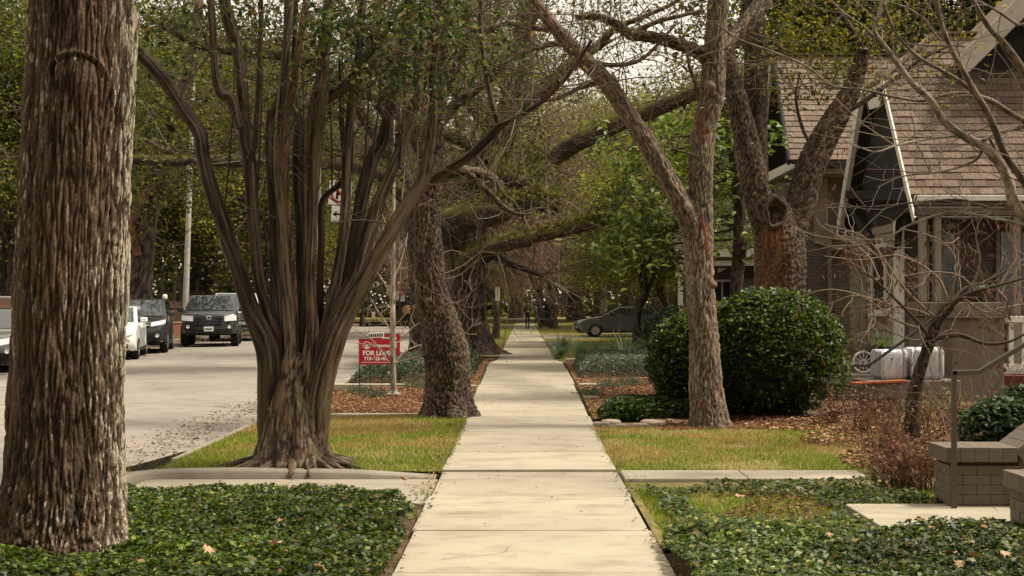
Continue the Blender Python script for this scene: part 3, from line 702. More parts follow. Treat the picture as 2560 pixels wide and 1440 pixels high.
chips('strip_leaf_litter', 1.1, 3.4, 8.3, 10.3, 3200, 'dark leaf litter in the thin grass strip', [(.10, .05, .03), (.16, .09, .05)], 26, .045, lambda X, Y: n2(X, Y, 1.6, 4) > .1, asp=.6)
chips('gutter_litter', -5.4, -3.62, 9, 25, 5200, 'brown leaf litter washed along the gutter', [(.16, .085, .05), (.10, .055, .035), (.24, .15, .09)], 27, .05, lambda X, Y: (RG.random(len(X)) ** 1.6) > (np.abs(X + 4.15) / .75), asp=.55, zf=lambda X, Y: zroad(X, Y))
chips('far_gutter_litter', -14.15, -10.4, 28, 75, 9000, 'brown leaf litter under the parked cars', [(.16, .085, .05), (.10, .055, .035), (.22, .13, .08)], 28, .09, lambda X, Y: RG.random(len(X)) < np.clip((-X - 10.2) / 3.2, 0, 1) ** 2, asp=.6, zf=lambda X, Y: zroad(X, Y))
chips('sidewalk_specks', -.7, .8, 6.5, 40, 170, 'few dry leaf scraps on the sidewalk', [(.20, .10, .05), (.10, .06, .04)], 29, .03, asp=.5, up=.95, hgt=.002, cat='leaves', zf=lambda X, Y: zs(Y) + .004)

# tufts and litter that soften the slab edges
chips('slab_edge_litter', -1.0, 1.05, 5.5, 16.5, 5200, 'crumbled leaves and soil along both slab edges', [(.10, .06, .035), (.16, .10, .055), (.07, .045, .03), (.22, .15, .08)], 34, .035, lambda X, Y: ((X < -.70 + .05 * n2(X, Y, 3, 2)) | (X > .79 + .05 * n2(X, Y, 3, 3))) & (RG.random(len(X)) < .9 - .7 * np.abs(np.where(X < 0, X + .77, X - .86)) / .2), asp=.6, hgt=.012, zf=lambda X, Y: np.where((X > -.76) & (X < .85), zs(Y) + .003, gz(X, Y) + .01))
lawn('edge_tufts', -.95, 1.1, 7.0, 22, 9000, 'stray grass tufts leaning over the slab edges', .25, 9, test=lambda X, Y: ((X < -.75) & (X > -.86) | (X > .835) & (X < .96)) & (n2(X, Y, 1.7, 12) > -.05), h=.07)
# ---- jasmine ground cover beds
def ivy(name, x0, x1, y0, y1, n, label, seed, test, hgt=.16, leaf=.029, cols=None, mat=None):
    rng = np.random.default_rng(seed); X, Y = area(n, x0, x1, y0, y1, rng, test)
    und = .5 + .5 * np.clip(n2(X, Y, 1.3, seed) * .9 + .7 * n2(X, Y, 5.5, seed), -1, 1)
    Z = gz(X, Y) + hgt * (.35 + .65 * und) * (1 - .5 * rng.random(len(X)) ** 2.2)
    cols = cols or [(.026, .044, .008), (.046, .072, .011), (.085, .112, .015), (.016, .026, .007), (.17, .18, .03)]
    tone = 1 + .7 * n2(X, Y, .7, seed + 2) + .3 * n2(X, Y, 2.4, seed)
    c = palette(len(X), cols, rng=rng, w=[.27, .28, .21, .14, .10] if len(cols) == 5 else None, var=.4) * np.clip(tone, .55, 1.6)[:, None]
    big = np.where(rng.random(len(X)) < .22, 1.5, np.where(rng.random(len(X)) < .35, .7, 1.)); c[rng.random(len(X)) < .018] = np.array([.16, .09, .04])
    V, F, c = leafmesh(np.stack([X, Y, Z + (big > 1.2) * .012], -1), leaf * big, c, up=.48, aspect=.62, rng=rng, fold=.3)
    return tag(build(name, V, F, mat or m_gloss, None, c), label, 'ground cover', None, 'stuff')
def edge_l2(X, Y):   # ragged outline with a notch of bare ground beside the slab and a rounded far corner
    e = -.765 + .05 * n2(X, Y, 2.6, 3) - .16 * np.exp(-((Y - 8.5) / .22) ** 2)
    return (X < e) & (Y < 9.95 - .10 * n2(X, Y, 1.4, 6) - 1.1 * np.clip((X + 1.15) / .4, 0, 1) ** 2)
ivy('jasmine_ground_cover', -4.0, -.75, 5.9, 10.1, 105000, 'glossy dark green jasmine ground cover left of the sidewalk', 31, edge_l2)
def edge_r(X, Y):
    return (X > .885 + .05 * n2(X, Y, 2.2, 5) + .35 * np.clip((Y - 8.0), 0, 2)) & (Y < 8.12 + .10 * n2(X, Y, 1.5, 9))
ivy('ground_cover_mat', .85, 4.6, 5.9, 8.4, 84000, 'glossy jasmine ground cover right of the sidewalk in front of the stoop', 32, edge_r, hgt=.17,
    cols=[(.030, .048, .012), (.056, .080, .018), (.100, .122, .030), (.018, .030, .010), (.21, .21, .07)])
def edge_r2(X, Y): return (X > .98 + .15 * n2(X, Y, 1.2, 5)) & (n2(X, Y, .9, 15) + .15 > 0) & ((X < 2.3) | (Y > 9.4))
ivy('ground_cover_runner', .9, 3.1, 8.1, 10.7, 9000, 'low green creeper runners between front walk and entry walk', 33, edge_r2, hgt=.07, leaf=.036,
    cols=[(.03, .05, .014), (.06, .08, .02), (.10, .11, .03), (.02, .035, .012), (.15, .13, .05)])
# fallen plane leaves lying on the jasmine, each one its own lobed leaf
def lobed_leaf(size, rng):
    ang = np.linspace(0, 2 * np.pi, 16, endpoint=False); r = np.where(np.arange(16) % 2 == 0, 1., .52) * (1 + .25 * rng.normal(size=16) * .5)
    V = np.stack([np.cos(ang) * r, np.sin(ang) * r, .35 * np.sin(2 * ang + rng.uniform(0, 6)) * r * .5 + .15 * rng.normal(size=16)], -1) * size * .5
    V = np.concatenate([V, [[0, 0, 0]]]); j = np.arange(16)
    return V, np.stack([j, (j + 1) % 16, np.full(16, 16)], -1)
rng = np.random.default_rng(77); Lf = []
for k in range(5):
    V, F = lobed_leaf(.065, rng); me_o = build('fallen_leaf', V, F, m_litter, None, np.repeat(palette(1, [(.27, .165, .085), (.34, .24, .13), (.19, .105, .055)], rng=rng), 17, 0)); Lf.append(me_o)
spots = [(1850, 1245), (870, 1245), (705, 1305), (860, 1320), (690, 1360), (520, 1375), (345, 1405), (1010, 1200), (805, 1425), (1530, 1300)][:9]
spotsR = [(2020, 1300), (2075, 1345), (2300, 1310), (2330, 1330), (2460, 1330), (2400, 1420), (2510, 1395), (2140, 1360), (2085, 1400), (2440, 1400)]
words = ['beside the big ridged trunk', 'near the sidewalk edge', 'in the middle of the bed', 'towards the verge walk', 'at the bottom of the picture']
leafpos = []
for s_, side in ((spots, 'left'), (spotsR, 'right')):
    for (px, py) in s_:
        Yg = (CAM_Z - .15) * FPX / (py - 768); X = (px - 1311) * Yg / FPX
        leafpos.append((X, Yg, float(gz(X, Yg)) + .165, side))
for k, (X, Yg, z, side) in enumerate(leafpos):
    if -.8 < X < .95: continue
    src = Lf[k % 5]
    o = src if k < 5 else link(src.copy()); o.location = (X, Yg, z); o.rotation_euler = (rng.uniform(-.6, .6), rng.uniform(-.6, .6), rng.uniform(0, 6)); s = rng.uniform(.75, 1.5); o.scale = (s, s, s)
    tag(o, f'dry tan plane leaf lying on the jasmine bed {side} of the sidewalk', 'leaf', f'fallen leaves on the {side} jasmine bed')
# ------------------------------------------------------------------ the trees one walks past
# --- big ridged trunk in the left foreground
def scar(TH, S, rr, h):
    u = (TH + np.pi / 2 + np.pi) % (2 * np.pi) - np.pi           # 0 faces the camera
    u = (u - .25) * .33; v = S - 3.05
    rho = np.sqrt((u / 1.0) ** 2 + (v / .8) ** 2)
    h = h * (1 - .55 * np.exp(-(rho / .13) ** 2)) + .028 * np.exp(-(rho / .12) ** 2)
    arch = np.exp(-((rho - .15) / .010) ** 2) * (v > .0) - .7 * np.exp(-((rho - .175) / .018) ** 2) * (v > .0)
    return h - .024 * arch, None
Y0 = 7.75
e = empty('ridge_bark_tree', P(165, 1420, Y0) * np.array([1, 1, 0]), 'massive tree trunk with vertically ridged bark and white lichen at the picture edge', 'tree')
C, R = PW([(138, 1470, 362), (148, 1385, 340), (156, 1300, 308), (162, 1200, 288), (167, 1000, 276), (178, 700, 270), (192, 400, 264), (204, 150, 262), (211, -120, 258), (222, -600, 240)], Y0)
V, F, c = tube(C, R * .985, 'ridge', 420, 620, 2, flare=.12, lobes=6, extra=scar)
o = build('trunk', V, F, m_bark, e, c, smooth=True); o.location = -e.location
rg = random.Random(41); top = C[-1]; W = Wood(); parts = []; tips = []
for k in range(7):
    a = 2 * math.pi * k / 7 + .4; end = top + np.array([math.cos(a) * 4.2, math.sin(a) * 4.2 - 1.0, rg.uniform(1.6, 4.2)])
    m = (top + end) / 2 + np.array([0, 0, .7]); parts.append(tube([top - [0, 0, .5], m, end], [.2, .13, .04], 'dark', 12, 24, k))
    A = crom([top, m, end], 20); sprout(W, A, 14, 1.6, .02, 1, rg, (.10, .075, .055), lo=.35, tips=tips)
o = wood_obj('limbs', parts, e, None); o.location = -e.location
V, F, c = W.mesh(4); o = build('branches', V, F, m_twig, e, c); o.location = -e.location
C2 = clump(tips, 14, .30); V, F, c = leafmesh(C2, .11, palette(len(C2), OAKY), up=.3)
o = build('crown', V, F, m_leaf, e, c); o.location = -e.location

# --- multi-stemmed crape myrtle
Y0 = 12.1
e = empty('crape_myrtle', P(738, 1165, Y0) * np.array([1, 1, 0]), 'many-stemmed crape myrtle with smooth fluted brown trunks on the grass verge', 'tree')
def under(o, e): o.location = -e.location; return o
C, R = PW([(738, 1200, 176), (736, 1160, 166), (734, 1110, 150), (733, 1060, 136), (733, 1000, 118), (736, 950, 96), (738, 900, 70), (740, 880, 24)], Y0)
V, F, c = tube(C, R * .98, 'smooth', 240, 220, 5, flare=.34, lobes=9, flute=.10, flutes=9)
under(build('trunk', V, F, m_smoothbark, e, c, smooth=True), e)
# surface roots spreading from the foot
rgr = random.Random(71); b0_ = P(738, 1165, Y0); b0_[2] = .0; rp_ = []
for k in range(17):
    a = 2 * math.pi * k / 17 + rgr.uniform(-.15, .15); l = rgr.uniform(.34, .58); d_ = np.array([math.cos(a), math.sin(a) * .9, 0]); w_ = np.array([-d_[1], d_[0], 0]) * rgr.uniform(-.10, .10)
    rp_.append(tube([b0_ + d_ * .18 + [0, 0, .22], b0_ + d_ * .28 + [0, 0, .09], b0_ + d_ * (.28 + l * .4) + w_ + [0, 0, .035], b0_ + d_ * (.25 + l) + w_ * 2 + [0, 0, -.02]], [.06, .055, .035, .012], 'smooth', 18, 40, 300 + k))
under(wood_obj('roots', rp_, e, None, m_smoothbark), e)
STEMS = [
 # (points px,py,width), depth offset
 ([(700, 1000, 60), (672, 880, 58), (630, 780, 44), (604, 700, 40), (572, 600, 38), (538, 500, 36), (509, 400, 34), (500, 335, 36), (465, 280, 33), (425, 220, 32), (385, 170, 31), (345, 130, 28), (290, 70, 24)], -.10),
 ([(712, 1000, 50), (690, 860, 34), (668, 780, 26), (648, 700, 27), (638, 600, 29), (630, 500, 31), (622, 400, 34), (611, 350, 34), (607, 246, 31), (596, 140, 30), (572, 50, 32), (558, -10, 30), (540, -120, 26)], .02),
 ([(600, 320, 20), (578, 248, 24), (556, 238, 24), (541, 205, 20), (535, 150, 18), (532, 60, 18), (524, -20, 17), (515, -120, 14)], .0),
 ([(624, 400, 18), (637, 355, 15), (645, 228, 14), (652, 80, 13), (652, -60, 11)], -.03),
 ([(722, 1000, 48), (706, 860, 40), (697, 800, 36), (691, 700, 33), (686, 600, 27), (682, 500, 24), (675, 400, 20), (678, 300, 24), (700, 250, 24), (712, 180, 20), (716, 80, 17), (722, -40, 14)], .22),
 ([(735, 1020, 44), (726, 860, 30), (722, 800, 28), (715, 700, 24), (707, 600, 23), (700, 500, 19), (694, 400, 18), (698, 300, 20), (706, 220, 20), (716, 120, 17), (730, -20, 14)], -.12),
 ([(745, 900, 22), (735, 720, 15), (727, 600, 13), (718, 500, 14), (713, 400, 17), (718, 320, 21), (735, 200, 22), (755, 80, 20), (770, -30, 18)], .05),
 ([(752, 980, 40), (750, 820, 32), (750, 700, 24), (751, 600, 24), (748, 500, 26), (745, 400, 29), (748, 320, 24), (738, 260, 17), (735, 180, 15), (738, 60, 13), (740, -60, 11)], .16),
 ([(770, 1040, 60), (776, 900, 44), (780, 800, 30), (774, 700, 28), (776, 600, 31), (779, 500, 33), (782, 400, 37), (790, 300, 40), (799, 246, 42), (806, 190, 30), (810, 105, 28), (822, 0, 26), (830, -100, 22)], -.06),
 ([(795, 262, 30), (818, 245, 28), (845, 226, 28), (877, 200, 26), (915, 140, 20), (965, 70, 16), (1010, 10, 12)], -.06),
 ([(790, 960, 40), (800, 800, 22), (800, 700, 17), (803, 600, 17), (803, 520, 16), (815, 490, 14), (850, 458, 14), (862, 420, 12), (852, 300, 10), (850, 150, 8)], .25),
 ([(790, 1000, 50), (820, 800, 30), (841, 700, 27), (857, 600, 28), (865, 500, 27), (867, 400, 26), (871, 350, 24), (884, 228, 24), (896, 150, 20), (905, 40, 17), (915, -60, 14)], .06),
 ([(790, 1020, 50), (838, 800, 34), (863, 700, 30), (885, 600, 29), (903, 500, 33), (918, 440, 34), (934, 390, 34), (958, 345, 30), (970, 290, 26), (990, 200, 24), (1012, 100, 20), (1030, 0, 18), (1045, -90, 15)], .30),
 ([(800, 1000, 56), (845, 790, 46), (885, 700, 40), (916, 600, 36), (950, 500, 33), (990, 400, 27), (1015, 330, 24), (1040, 265, 21), (1052, 180, 18), (1060, 60, 15), (1075, -40, 12)], .10),
 ([(795, 1010, 70), (828, 860, 66), (865, 780, 52), (912, 700, 43), (966, 600, 37), (1024, 500, 34), (1058, 450, 32), (1070, 390, 27), (1083, 300, 22), (1082, 200, 17), (1095, 80, 13), (1110, -40, 10)], -.16),
 ([(1050, 468, 22), (1085, 448, 25), (1130, 418, 24), (1180, 385, 22), (1235, 330, 21), (1255, 312, 22), (1300, 290, 14), (1360, 250, 11), (1420, 190, 9), (1480, 100, 7)], -.16),
 ([(1250, 318, 14), (1240, 290, 14), (1225, 240, 13), (1210, 150, 12), (1202, 60, 11), (1210, -40, 9)], -.16),
]
FEET = {0: (676, 62), 1: (690, 52), 4: (706, 50), 5: (722, 54), 6: (736, 40), 7: (748, 50), 8: (762, 62), 10: (786, 44), 11: (780, 46), 12: (792, 46), 13: (796, 52), 14: (790, 66)}
rg = random.Random(17); W = Wood(); tips = []
for k, (pts, dy) in enumerate(STEMS):
    if k in FEET:
        fx_, w_ = FEET[k]; pts = [(fx_, 1120, w_ * .8), (fx_, 1060, w_), (fx_ * .8 + pts[1][0] * .2, 980, w_ * .95)] + pts[1:]
    n = len(pts); pp = [(a, b, w, Y0 + dy * min(1, max(0, i / (n * .5))) + (.35 if dy > 0 else -.3) * (i / n) ** 2 * (1 if k % 2 else .4)) for i, (a, b, w) in enumerate(pts)]
    C, R = PW(pp, Y0); thin = max(R) < .03
    V, F, c = tube(C, R, 'smooth', 16 if thin else 60, 60 if thin else 220, 30 + k, flute=.0 if thin else .11, flutes=4 + k % 3)
    if k == 6:   # peeled stem, orange inner wood
        V, F, c = tube(C, R, 'stripped', 24, 140, 90, flute=.1, flutes=4)
    c = c * (.55, .85, .8, .7, .6, .95, 1.1, .65, 1.1, 1.0, .5, .85, .7, .8, .95, .9, .85)[k]
    under(build('stem', V, F, m_smoothbark, e, c, smooth=True), e)
    A = crom(C, 40)
    sprout(W, A, 9 if not thin else 7, .75, .007, 2, rg, (.085, .06, .042), lo=.5, tips=tips, up=.12, bend=.18)
    if k in (13, 14, 15, 16, 9): sprout(W, A, 9, 1.1, .008, 2, rg, (.12, .085, .06), lo=.45, tips=tips, up=.04, bend=.22)
# straight water shoots rising between the stems
for (x0, y0, x1, y1) in ((640, 560, 655, -20), (700, 300, 716, -30), (760, 420, 742, -20), (855, 560, 850, -40), (905, 470, 925, 60), (560, 540, 590, 60), (830, 480, 812, 100), (930, 420, 962, -20), (1000, 420, 1012, 40), (650, 700, 690, 430), (880, 430, 872, 20)):
    A, r = polywood(W, [P(x0, y0, Y0 + .15), P((x0 + x1) / 2 + 6, (y0 + y1) / 2, Y0 + .2), P(x1, y1, Y0 + .25)], [.009, .007, .004], (.05, .036, .026))
    sprout(W, A, 4, .5, .004, 1, rg, (.07, .05, .035), tips=tips)
V, F, c = W.mesh(4); under(build('twigs', V, F, m_twig, e, c), e)
# leaves of the crown that hang into the top of the frame
rng = np.random.default_rng(12); cl = []
for (px, py, n, sx, sy, dy) in ((440, 60, 900, 55, 55, .3), (395, 150, 300, 40, 40, .2), (470, 130, 300, 40, 50, .4), (780, 60, 900, 90, 50, -.3), (760, 150, 500, 45, 45, -.2), (900, 60, 1300, 90, 55, -.5), (1000, 80, 1200, 80, 60, -.6), (1080, 60, 1100, 80, 60, -.7),
                           (1010, 200, 350, 45, 40, -.6), (1150, 60, 700, 60, 50, -.8), (1075, 255, 130, 16, 22, -.6), (860, 150, 500, 60, 40, -.4), (1060, 150, 400, 50, 40, -.6), (620, 40, 500, 90, 40, .6), (700, 30, 500, 70, 40, .4), (960, 150, 350, 45, 40, -.5), (1200, 120, 200, 40, 40, -.7), (780, 250, 150, 30, 40, -.2)):
    c0 = P(px, py, Y0 + dy); k = Y0 / FPX
    g = rng.normal(size=(max(3, n // 55), 3)) * np.array([sx * k, .45, sy * k]) + c0
    q = np.repeat(g, 55, 0)[:n]; cl.append(q + rng.normal(size=q.shape) * .10)
up_ = rng.normal(size=(260, 3)) * np.array([1.9, 1.3, .7]) + P(760, -330, Y0); cl.append(np.repeat(up_, 40, 0) + rng.normal(size=(260 * 40, 3)) * .2)
cl = np.concatenate(cl); cl = cl[rng.random(len(cl)) < .36]; pal = palette(len(cl), [(.022, .032, .010), (.038, .050, .013), (.070, .080, .020), (.16, .155, .055), (.20, .11, .05)], w=[.34, .34, .2, .10, .02], rng=rng)
V, F, c = leafmesh(cl, .070, pal, up=.25, aspect=.52, rng=rng); under(build('crown', V, F, m_leaf, e, c), e)

# --- oak beside the sidewalk
Y0 = 16.7
e = empty('sidewalk_oak', P(1120, 1055, Y0) * np.array([1, 1, 0]) + np.array([0, 0, .08]), 'dark plated oak trunk with a bulge growing hard against the sidewalk', 'tree')
C, R = PW([(1122, 1085, 128), (1122, 1040, 118), (1121, 990, 108), (1120, 920, 106), (1113, 865, 108), (1095, 800, 94), (1078, 735, 80), (1072, 660, 74), (1068, 580, 68), (1068, 510, 66), (1074, 430, 62), (1084, 330, 56), (1092, 230, 48), (1100, 100, 42), (1105, -60, 36)], Y0)
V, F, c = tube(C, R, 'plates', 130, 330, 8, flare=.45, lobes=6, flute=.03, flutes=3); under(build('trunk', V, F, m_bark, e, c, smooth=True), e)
W = Wood(); tips = []; rg = random.Random(5); parts = []
for pts in ([(1085, 330, 30), (1140, 260, 26), (1220, 200, 22), (1300, 110, 16), (1360, 10, 12)], [(1078, 420, 28), (1020, 330, 24), (970, 240, 20), (930, 140, 15), (900, 40, 10)], [(1092, 250, 28), (1150, 150, 22), (1190, 50, 18), (1230, -60, 12)], [(1072, 470, 24), (1150, 430, 20), (1210, 470, 18), (1262, 520, 15), (1310, 540, 9)]):
    C, R = PW(pts, Y0 + .5); parts.append(tube(C, R, 'plates', 14, 50, len(pts))); A = crom(C, 40); sprout(W, A, 15 if pts[0][1] < 450 else 5, 1.0, .010, 2, rg, (.12, .09, .065), lo=.2, tips=tips if pts[0][1] < 450 else None)
for (a, b, c_, d_) in ((1100, 690, 1230, 600), (1110, 700, 1200, 640), (1110, 760, 1190, 720), (1115, 850, 1205, 790), (1108, 860, 1190, 700), (1060, 890, 1010, 870)):
    A, r = polywood(W, [P(a, b, Y0 - .1), P((a + c_) / 2, (b + d_) / 2 + 14, Y0 - .3), P(c_, d_, Y0 - .5)], [.012, .008, .004], (.20, .15, .11)); sprout(W, A, 3, .35, .004, 1, rg, (.2, .15, .11), tips=None)
under(wood_obj('limbs', parts, e, None), e); V, F, c = W.mesh(4); under(build('twigs', V, F, m_twig, e, c), e)
C2 = clump(tips, 14, .14); V, F, c = leafmesh(C2, .055, palette(len(C2), OAK), up=.25, aspect=.45); under(build('crown', V, F, m_leaf, e, c), e)

# --- forked tree in front of the round bush
Y0 = 15.4
e = empty('forked_tree', P(1768, 1080, Y0) * np.array([1, 1, 0]) + np.array([0, 0, .08]), 'pale flaky-barked tree forking into two trunks in front of the round bush', 'tree')
C, R = PW([(1776, 1120, 92), (1775, 1075, 88), (1770, 1020, 80), (1764, 960, 78), (1760, 860, 72), (1753, 760, 67), (1749, 680, 68), (1746, 610, 72), (1750, 540, 62), (1752, 480, 58), (1753, 400, 58), (1762, 310, 58), (1778, 250, 60), (1783, 190, 58), (1788, 110, 52), (1795, 0, 50), (1800, -140, 42), (1800, -400, 28)], Y0)
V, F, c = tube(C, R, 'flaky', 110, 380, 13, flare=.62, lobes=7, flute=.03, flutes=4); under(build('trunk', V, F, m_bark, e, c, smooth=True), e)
W = Wood(); tips = []; rg = random.Random(6)
LIM = [([(1745, 640, 40), (1728, 560, 56), (1692, 490, 52), (1640, 395, 47), (1580, 300, 45), (1515, 205, 42), (1450, 140, 40), (1400, 85, 34), (1345, 15, 29), (1290, -70, 22)], -.3, 60),
       ([(1775, 160, 30), (1745, 130, 34), (1690, 108, 30), (1630, 93, 29), (1575, 85, 27), (1540, 60, 22), (1490, 42, 19), (1440, 42, 13)], -.5, 30),
       ([(1790, 150, 40), (1825, 105, 46), (1865, 60, 42), (1905, 5, 38), (1950, -80, 30)], .3, 40),
       ([(1500, 110, 20), (1540, 70, 16), (1600, 45, 13), (1680, 10, 10), (1740, -30, 8)], -.4, 12), ([(1575, 85, 14), (1640, 55, 12), (1700, 40, 10), (1760, 25, 9)], -.4, 12),
       ([(1440, 130, 16), (1500, 160, 13), (1600, 150, 10), (1690, 60, 7)], -.3, 12), ([(1420, 105, 20), (1380, 110, 16), (1310, 130, 13), (1250, 160, 10), (1190, 150, 7)], -.5, 12), ([(1380, 70, 20), (1330, 70, 16), (1260, 60, 12), (1180, 90, 9)], -.6, 12),
       ([(1510, 200, 14), (1450, 220, 12), (1380, 250, 9), (1300, 250, 6)], -.4, 12), ([(1750, 260, 9), (1735, 200, 9), (1722, 160, 8), (1718, 120, 6)], -.4, 10), ([(1600, 320, 9), (1560, 240, 8), (1530, 180, 6)], -.5, 8)]
for k, (pts, dy, nv) in enumerate(LIM):
    n = len(pts); C, R = PW([(a, b, w, Y0 + dy * i / n) for i, (a, b, w) in enumerate(pts)], Y0)
    V, F, c = tube(C, R, 'flaky' if k != 1 else 'plates', 56 if nv > 25 else 14, nv * 4, 70 + k); under(build('limb', V, F, m_bark, e, c, smooth=True), e)
    A = crom(C, 60); sprout(W, A, 13 if k < 3 else 8, 1.0, .008, 2, rg, (.12, .085, .06), lo=.3, tips=tips, bend=.22)
V, F, c = W.mesh(4); under(build('twigs', V, F, m_twig, e, c), e)
C2 = clump(tips[::6], 4, .10); V, F, c = leafmesh(C2, .05, palette(len(C2), [(.14, .13, .035), (.19, .16, .05), (.09, .09, .025)]), up=.2, aspect=.4); under(build('leaves', V, F, m_leaf, e, c), e)
# torn strip of red inner bark, and the knots
def strip(e, pts, Y, mat):
    V = []; 
    for (x, y, w) in pts:
        a = P(x - w / 2, y, Y); b = P(x + w / 2, y, Y); m = P(x, y, Y - .012); V += [a, m, b]
    n = len(pts); i = (np.arange(n - 1)[:, None] * 3 + np.arange(2)[None]).ravel()
    return under(build('torn_bark', np.array(V), np.stack([i, i + 1, i + 4, i + 3], -1), mat, e, smooth=True), e)
m_redwood = M('red_inner_bark', (.25, .045, .022), .8, c2=(.16, .035, .02), scale=20, stretch=(3, 3, .5))
strip(e, [(1752, 536, 3), (1758, 560, 11), (1762, 590, 12), (1765, 615, 9), (1763, 632, 3)], Y0 - .148, m_redwood)
for (x, y, r) in ((1776, 215, .085), (1783, 712, .05)):
    c0 = P(x, y, Y0 - .12); n = 20; rr = np.linspace(0, 1, 7)
    lathe('knot', [(r * a, r * .55 * math.cos(a * 1.5) + (.012 if a < .4 else 0)) for a in rr[::-1]], m_hollow if r > .06 else m_dark, e, 20, (0, 0, 0))
    k = e.children[-1] if False else [o for o in e.children if o.name.startswith('knot')][-1]
    k.rotation_euler = (math.radians(90), 0, 0); k.location = Vector(c0) - e.location; k.data.materials.clear(); k.data.materials.append(M('knot_bark', (.19, .145, .105), .9, c2=(.10, .06, .04), scale=18, bump=.01, bscale=30))

# --- hollow oak behind the round bush
Y0 = 18.8
e = empty('hollow_oak', P(1945, 1000, Y0) * np.array([1, 1, 0]) + np.array([0, 0, .12]), 'oak with a knot hole and stripped orange wood rising behind the round bush', 'tree')
C, R = PW([(1950, 1040, 180), (1950, 950, 150), (1947, 850, 132), (1948, 740, 122), (1950, 650, 122), (1946, 590, 118), (1938, 540, 96), (1925, 500, 60)], Y0)
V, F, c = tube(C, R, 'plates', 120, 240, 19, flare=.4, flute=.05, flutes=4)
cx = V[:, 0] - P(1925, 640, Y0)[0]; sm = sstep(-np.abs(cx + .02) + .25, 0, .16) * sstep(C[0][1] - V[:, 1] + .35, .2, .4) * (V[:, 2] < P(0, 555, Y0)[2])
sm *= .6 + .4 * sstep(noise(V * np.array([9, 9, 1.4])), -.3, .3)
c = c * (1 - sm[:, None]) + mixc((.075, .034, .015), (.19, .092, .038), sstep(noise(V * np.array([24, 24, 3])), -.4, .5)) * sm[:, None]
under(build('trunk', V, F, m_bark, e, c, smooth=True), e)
W = Wood(); tips = []; rg = random.Random(8)
for k, (pts, dy, mo, st) in enumerate([
    ([(1938, 640, 70), (1915, 560, 74), (1890, 470, 66), (1876, 400, 63), (1858, 310, 55), (1838, 230, 48), (1818, 150, 42), (1800, 60, 36), (1790, -50, 30)], -.2, 0, 'plates'),
    ([(1900, 520, 44), (1893, 430, 54), (1890, 300, 56), (1890, 150, 58), (1884, 60, 58), (1876, -60, 50), (1870, -300, 36)], .5, 0, 'dark'),
    ([(1950, 680, 74), (1972, 590, 78), (2000, 510, 74), (2022, 430, 71), (2055, 355, 68), (2098, 280, 58), (2130, 222, 46), (2152, 150, 35), (2176, 90, 29), (2200, 20, 23), (2230, -60, 18)], .3, 0, 'plates'),
    ([(1895, 250, 40, 19.2), (1830, 195, 40, 20.5), (1740, 232, 36, 22), (1640, 272, 38, 23.5), (1540, 312, 42, 25), (1450, 352, 45, 26), (1388, 392, 44, 27)], 0, .85, 'dark'),
    ([(2090, 290, 16), (2150, 260, 13), (2220, 210, 11), (2300, 150, 9), (2380, 110, 6)], .4, 0, 'dark'), ([(2160, 130, 18), (2120, 60, 15), (2070, 0, 12), (2020, -60, 9)], .6, 0, 'dark'),
    ([(2040, 380, 10), (2010, 330, 9), (1990, 250, 7), (2000, 180, 5)], .2, 0, 'dark')]):
    n = len(pts); C, R = PW([q if len(q) > 3 else (*q, Y0 + dy * i / n) for i, q in enumerate(pts)], Y0)
    V, F, c = tube(C, R, st, 60 if R[0] > .1 else 14, 170, 110 + k, moss=mo); under(build('limb', V, F, m_bark, e, c, smooth=True), e)
    A = crom(C, 60)
    if mo:
        rng = np.random.default_rng(3); idx = rng.integers(2, 58, 2600); q = A[idx] + rng.normal(size=(2600, 3)) * .05; q[:, 2] += .15 + .04 * rng.normal(size=2600)
        V, F, c = leafmesh(q, .07, palette(2600, [(.10, .10, .02), (.15, .12, .03), (.07, .06, .02)]), up=.1, aspect=.3); under(build('fern_fringe', V, F, m_leaf, e, c), e)
        sprout(W, A, 16, 1.2, .012, 2, rg, (.09, .07, .05), lo=.1)
    else: sprout(W, A, 9, 1.0, .009, 1, rg, (.10, .075, .055), lo=.5, tips=tips)
V, F, c = W.mesh(4); under(build('twigs', V, F, m_twig, e, c), e)
rng = np.random.default_rng(9); cl = [clump(tips, 12, .16)]
for (px, py, n, sx, sy) in ((2040, 50, 500, 70, 40), (2110, 100, 500, 50, 50), (2010, 140, 250, 50, 30), (2120, 180, 300, 40, 30), (2080, 0, 600, 90, 30), (1980, 230, 60, 20, 20), (2060, 200, 120, 40, 30)):
    g = rng.normal(size=(max(2, n // 40), 3)) * np.array([sx * Y0 / FPX, .6, sy * Y0 / FPX]) + P(px, py, Y0 + .5); q = np.repeat(g, 40, 0)[:n]; cl.append(q + rng.normal(size=q.shape) * .12)
cl = np.concatenate(cl); V, F, c = leafmesh(cl, .085, palette(len(cl), OAKY), up=.2, aspect=.42); under(build('crown', V, F, m_leaf, e, c), e)
# knot hole: raised lip, bare throat, dark cavity
hc = P(1938, 530, Y0 - .36)
def lip(R, r, n=40, m=12, sx=.8, sz=1.15):
    V = []; rng = np.random.default_rng(2)
    for i in range(n):
        a = 2 * math.pi * i / n; k = 1 + .08 * math.sin(3 * a + 1) + .05 * math.sin(5 * a)
        for j in range(m):
            b = 2 * math.pi * j / m; q = R * k + r * math.cos(b) * (1 + .2 * math.sin(4 * a)); V.append([q * math.cos(a) * sx, -r * math.sin(b) * 1.2, q * math.sin(a) * sz])
    i = np.arange(n)[:, None]; j = np.arange(m)[None]; F = np.stack([i * m + j, ((i + 1) % n) * m + j, ((i + 1) % n) * m + (j + 1) % m, i * m + (j + 1) % m], -1).reshape(-1, 4)
    return np.array(V), F
V, F = lip(.185, .038); cc = mixc((.025, .017, .012), (.085, .06, .042), sstep(noise(V * 22), -.5, .5))
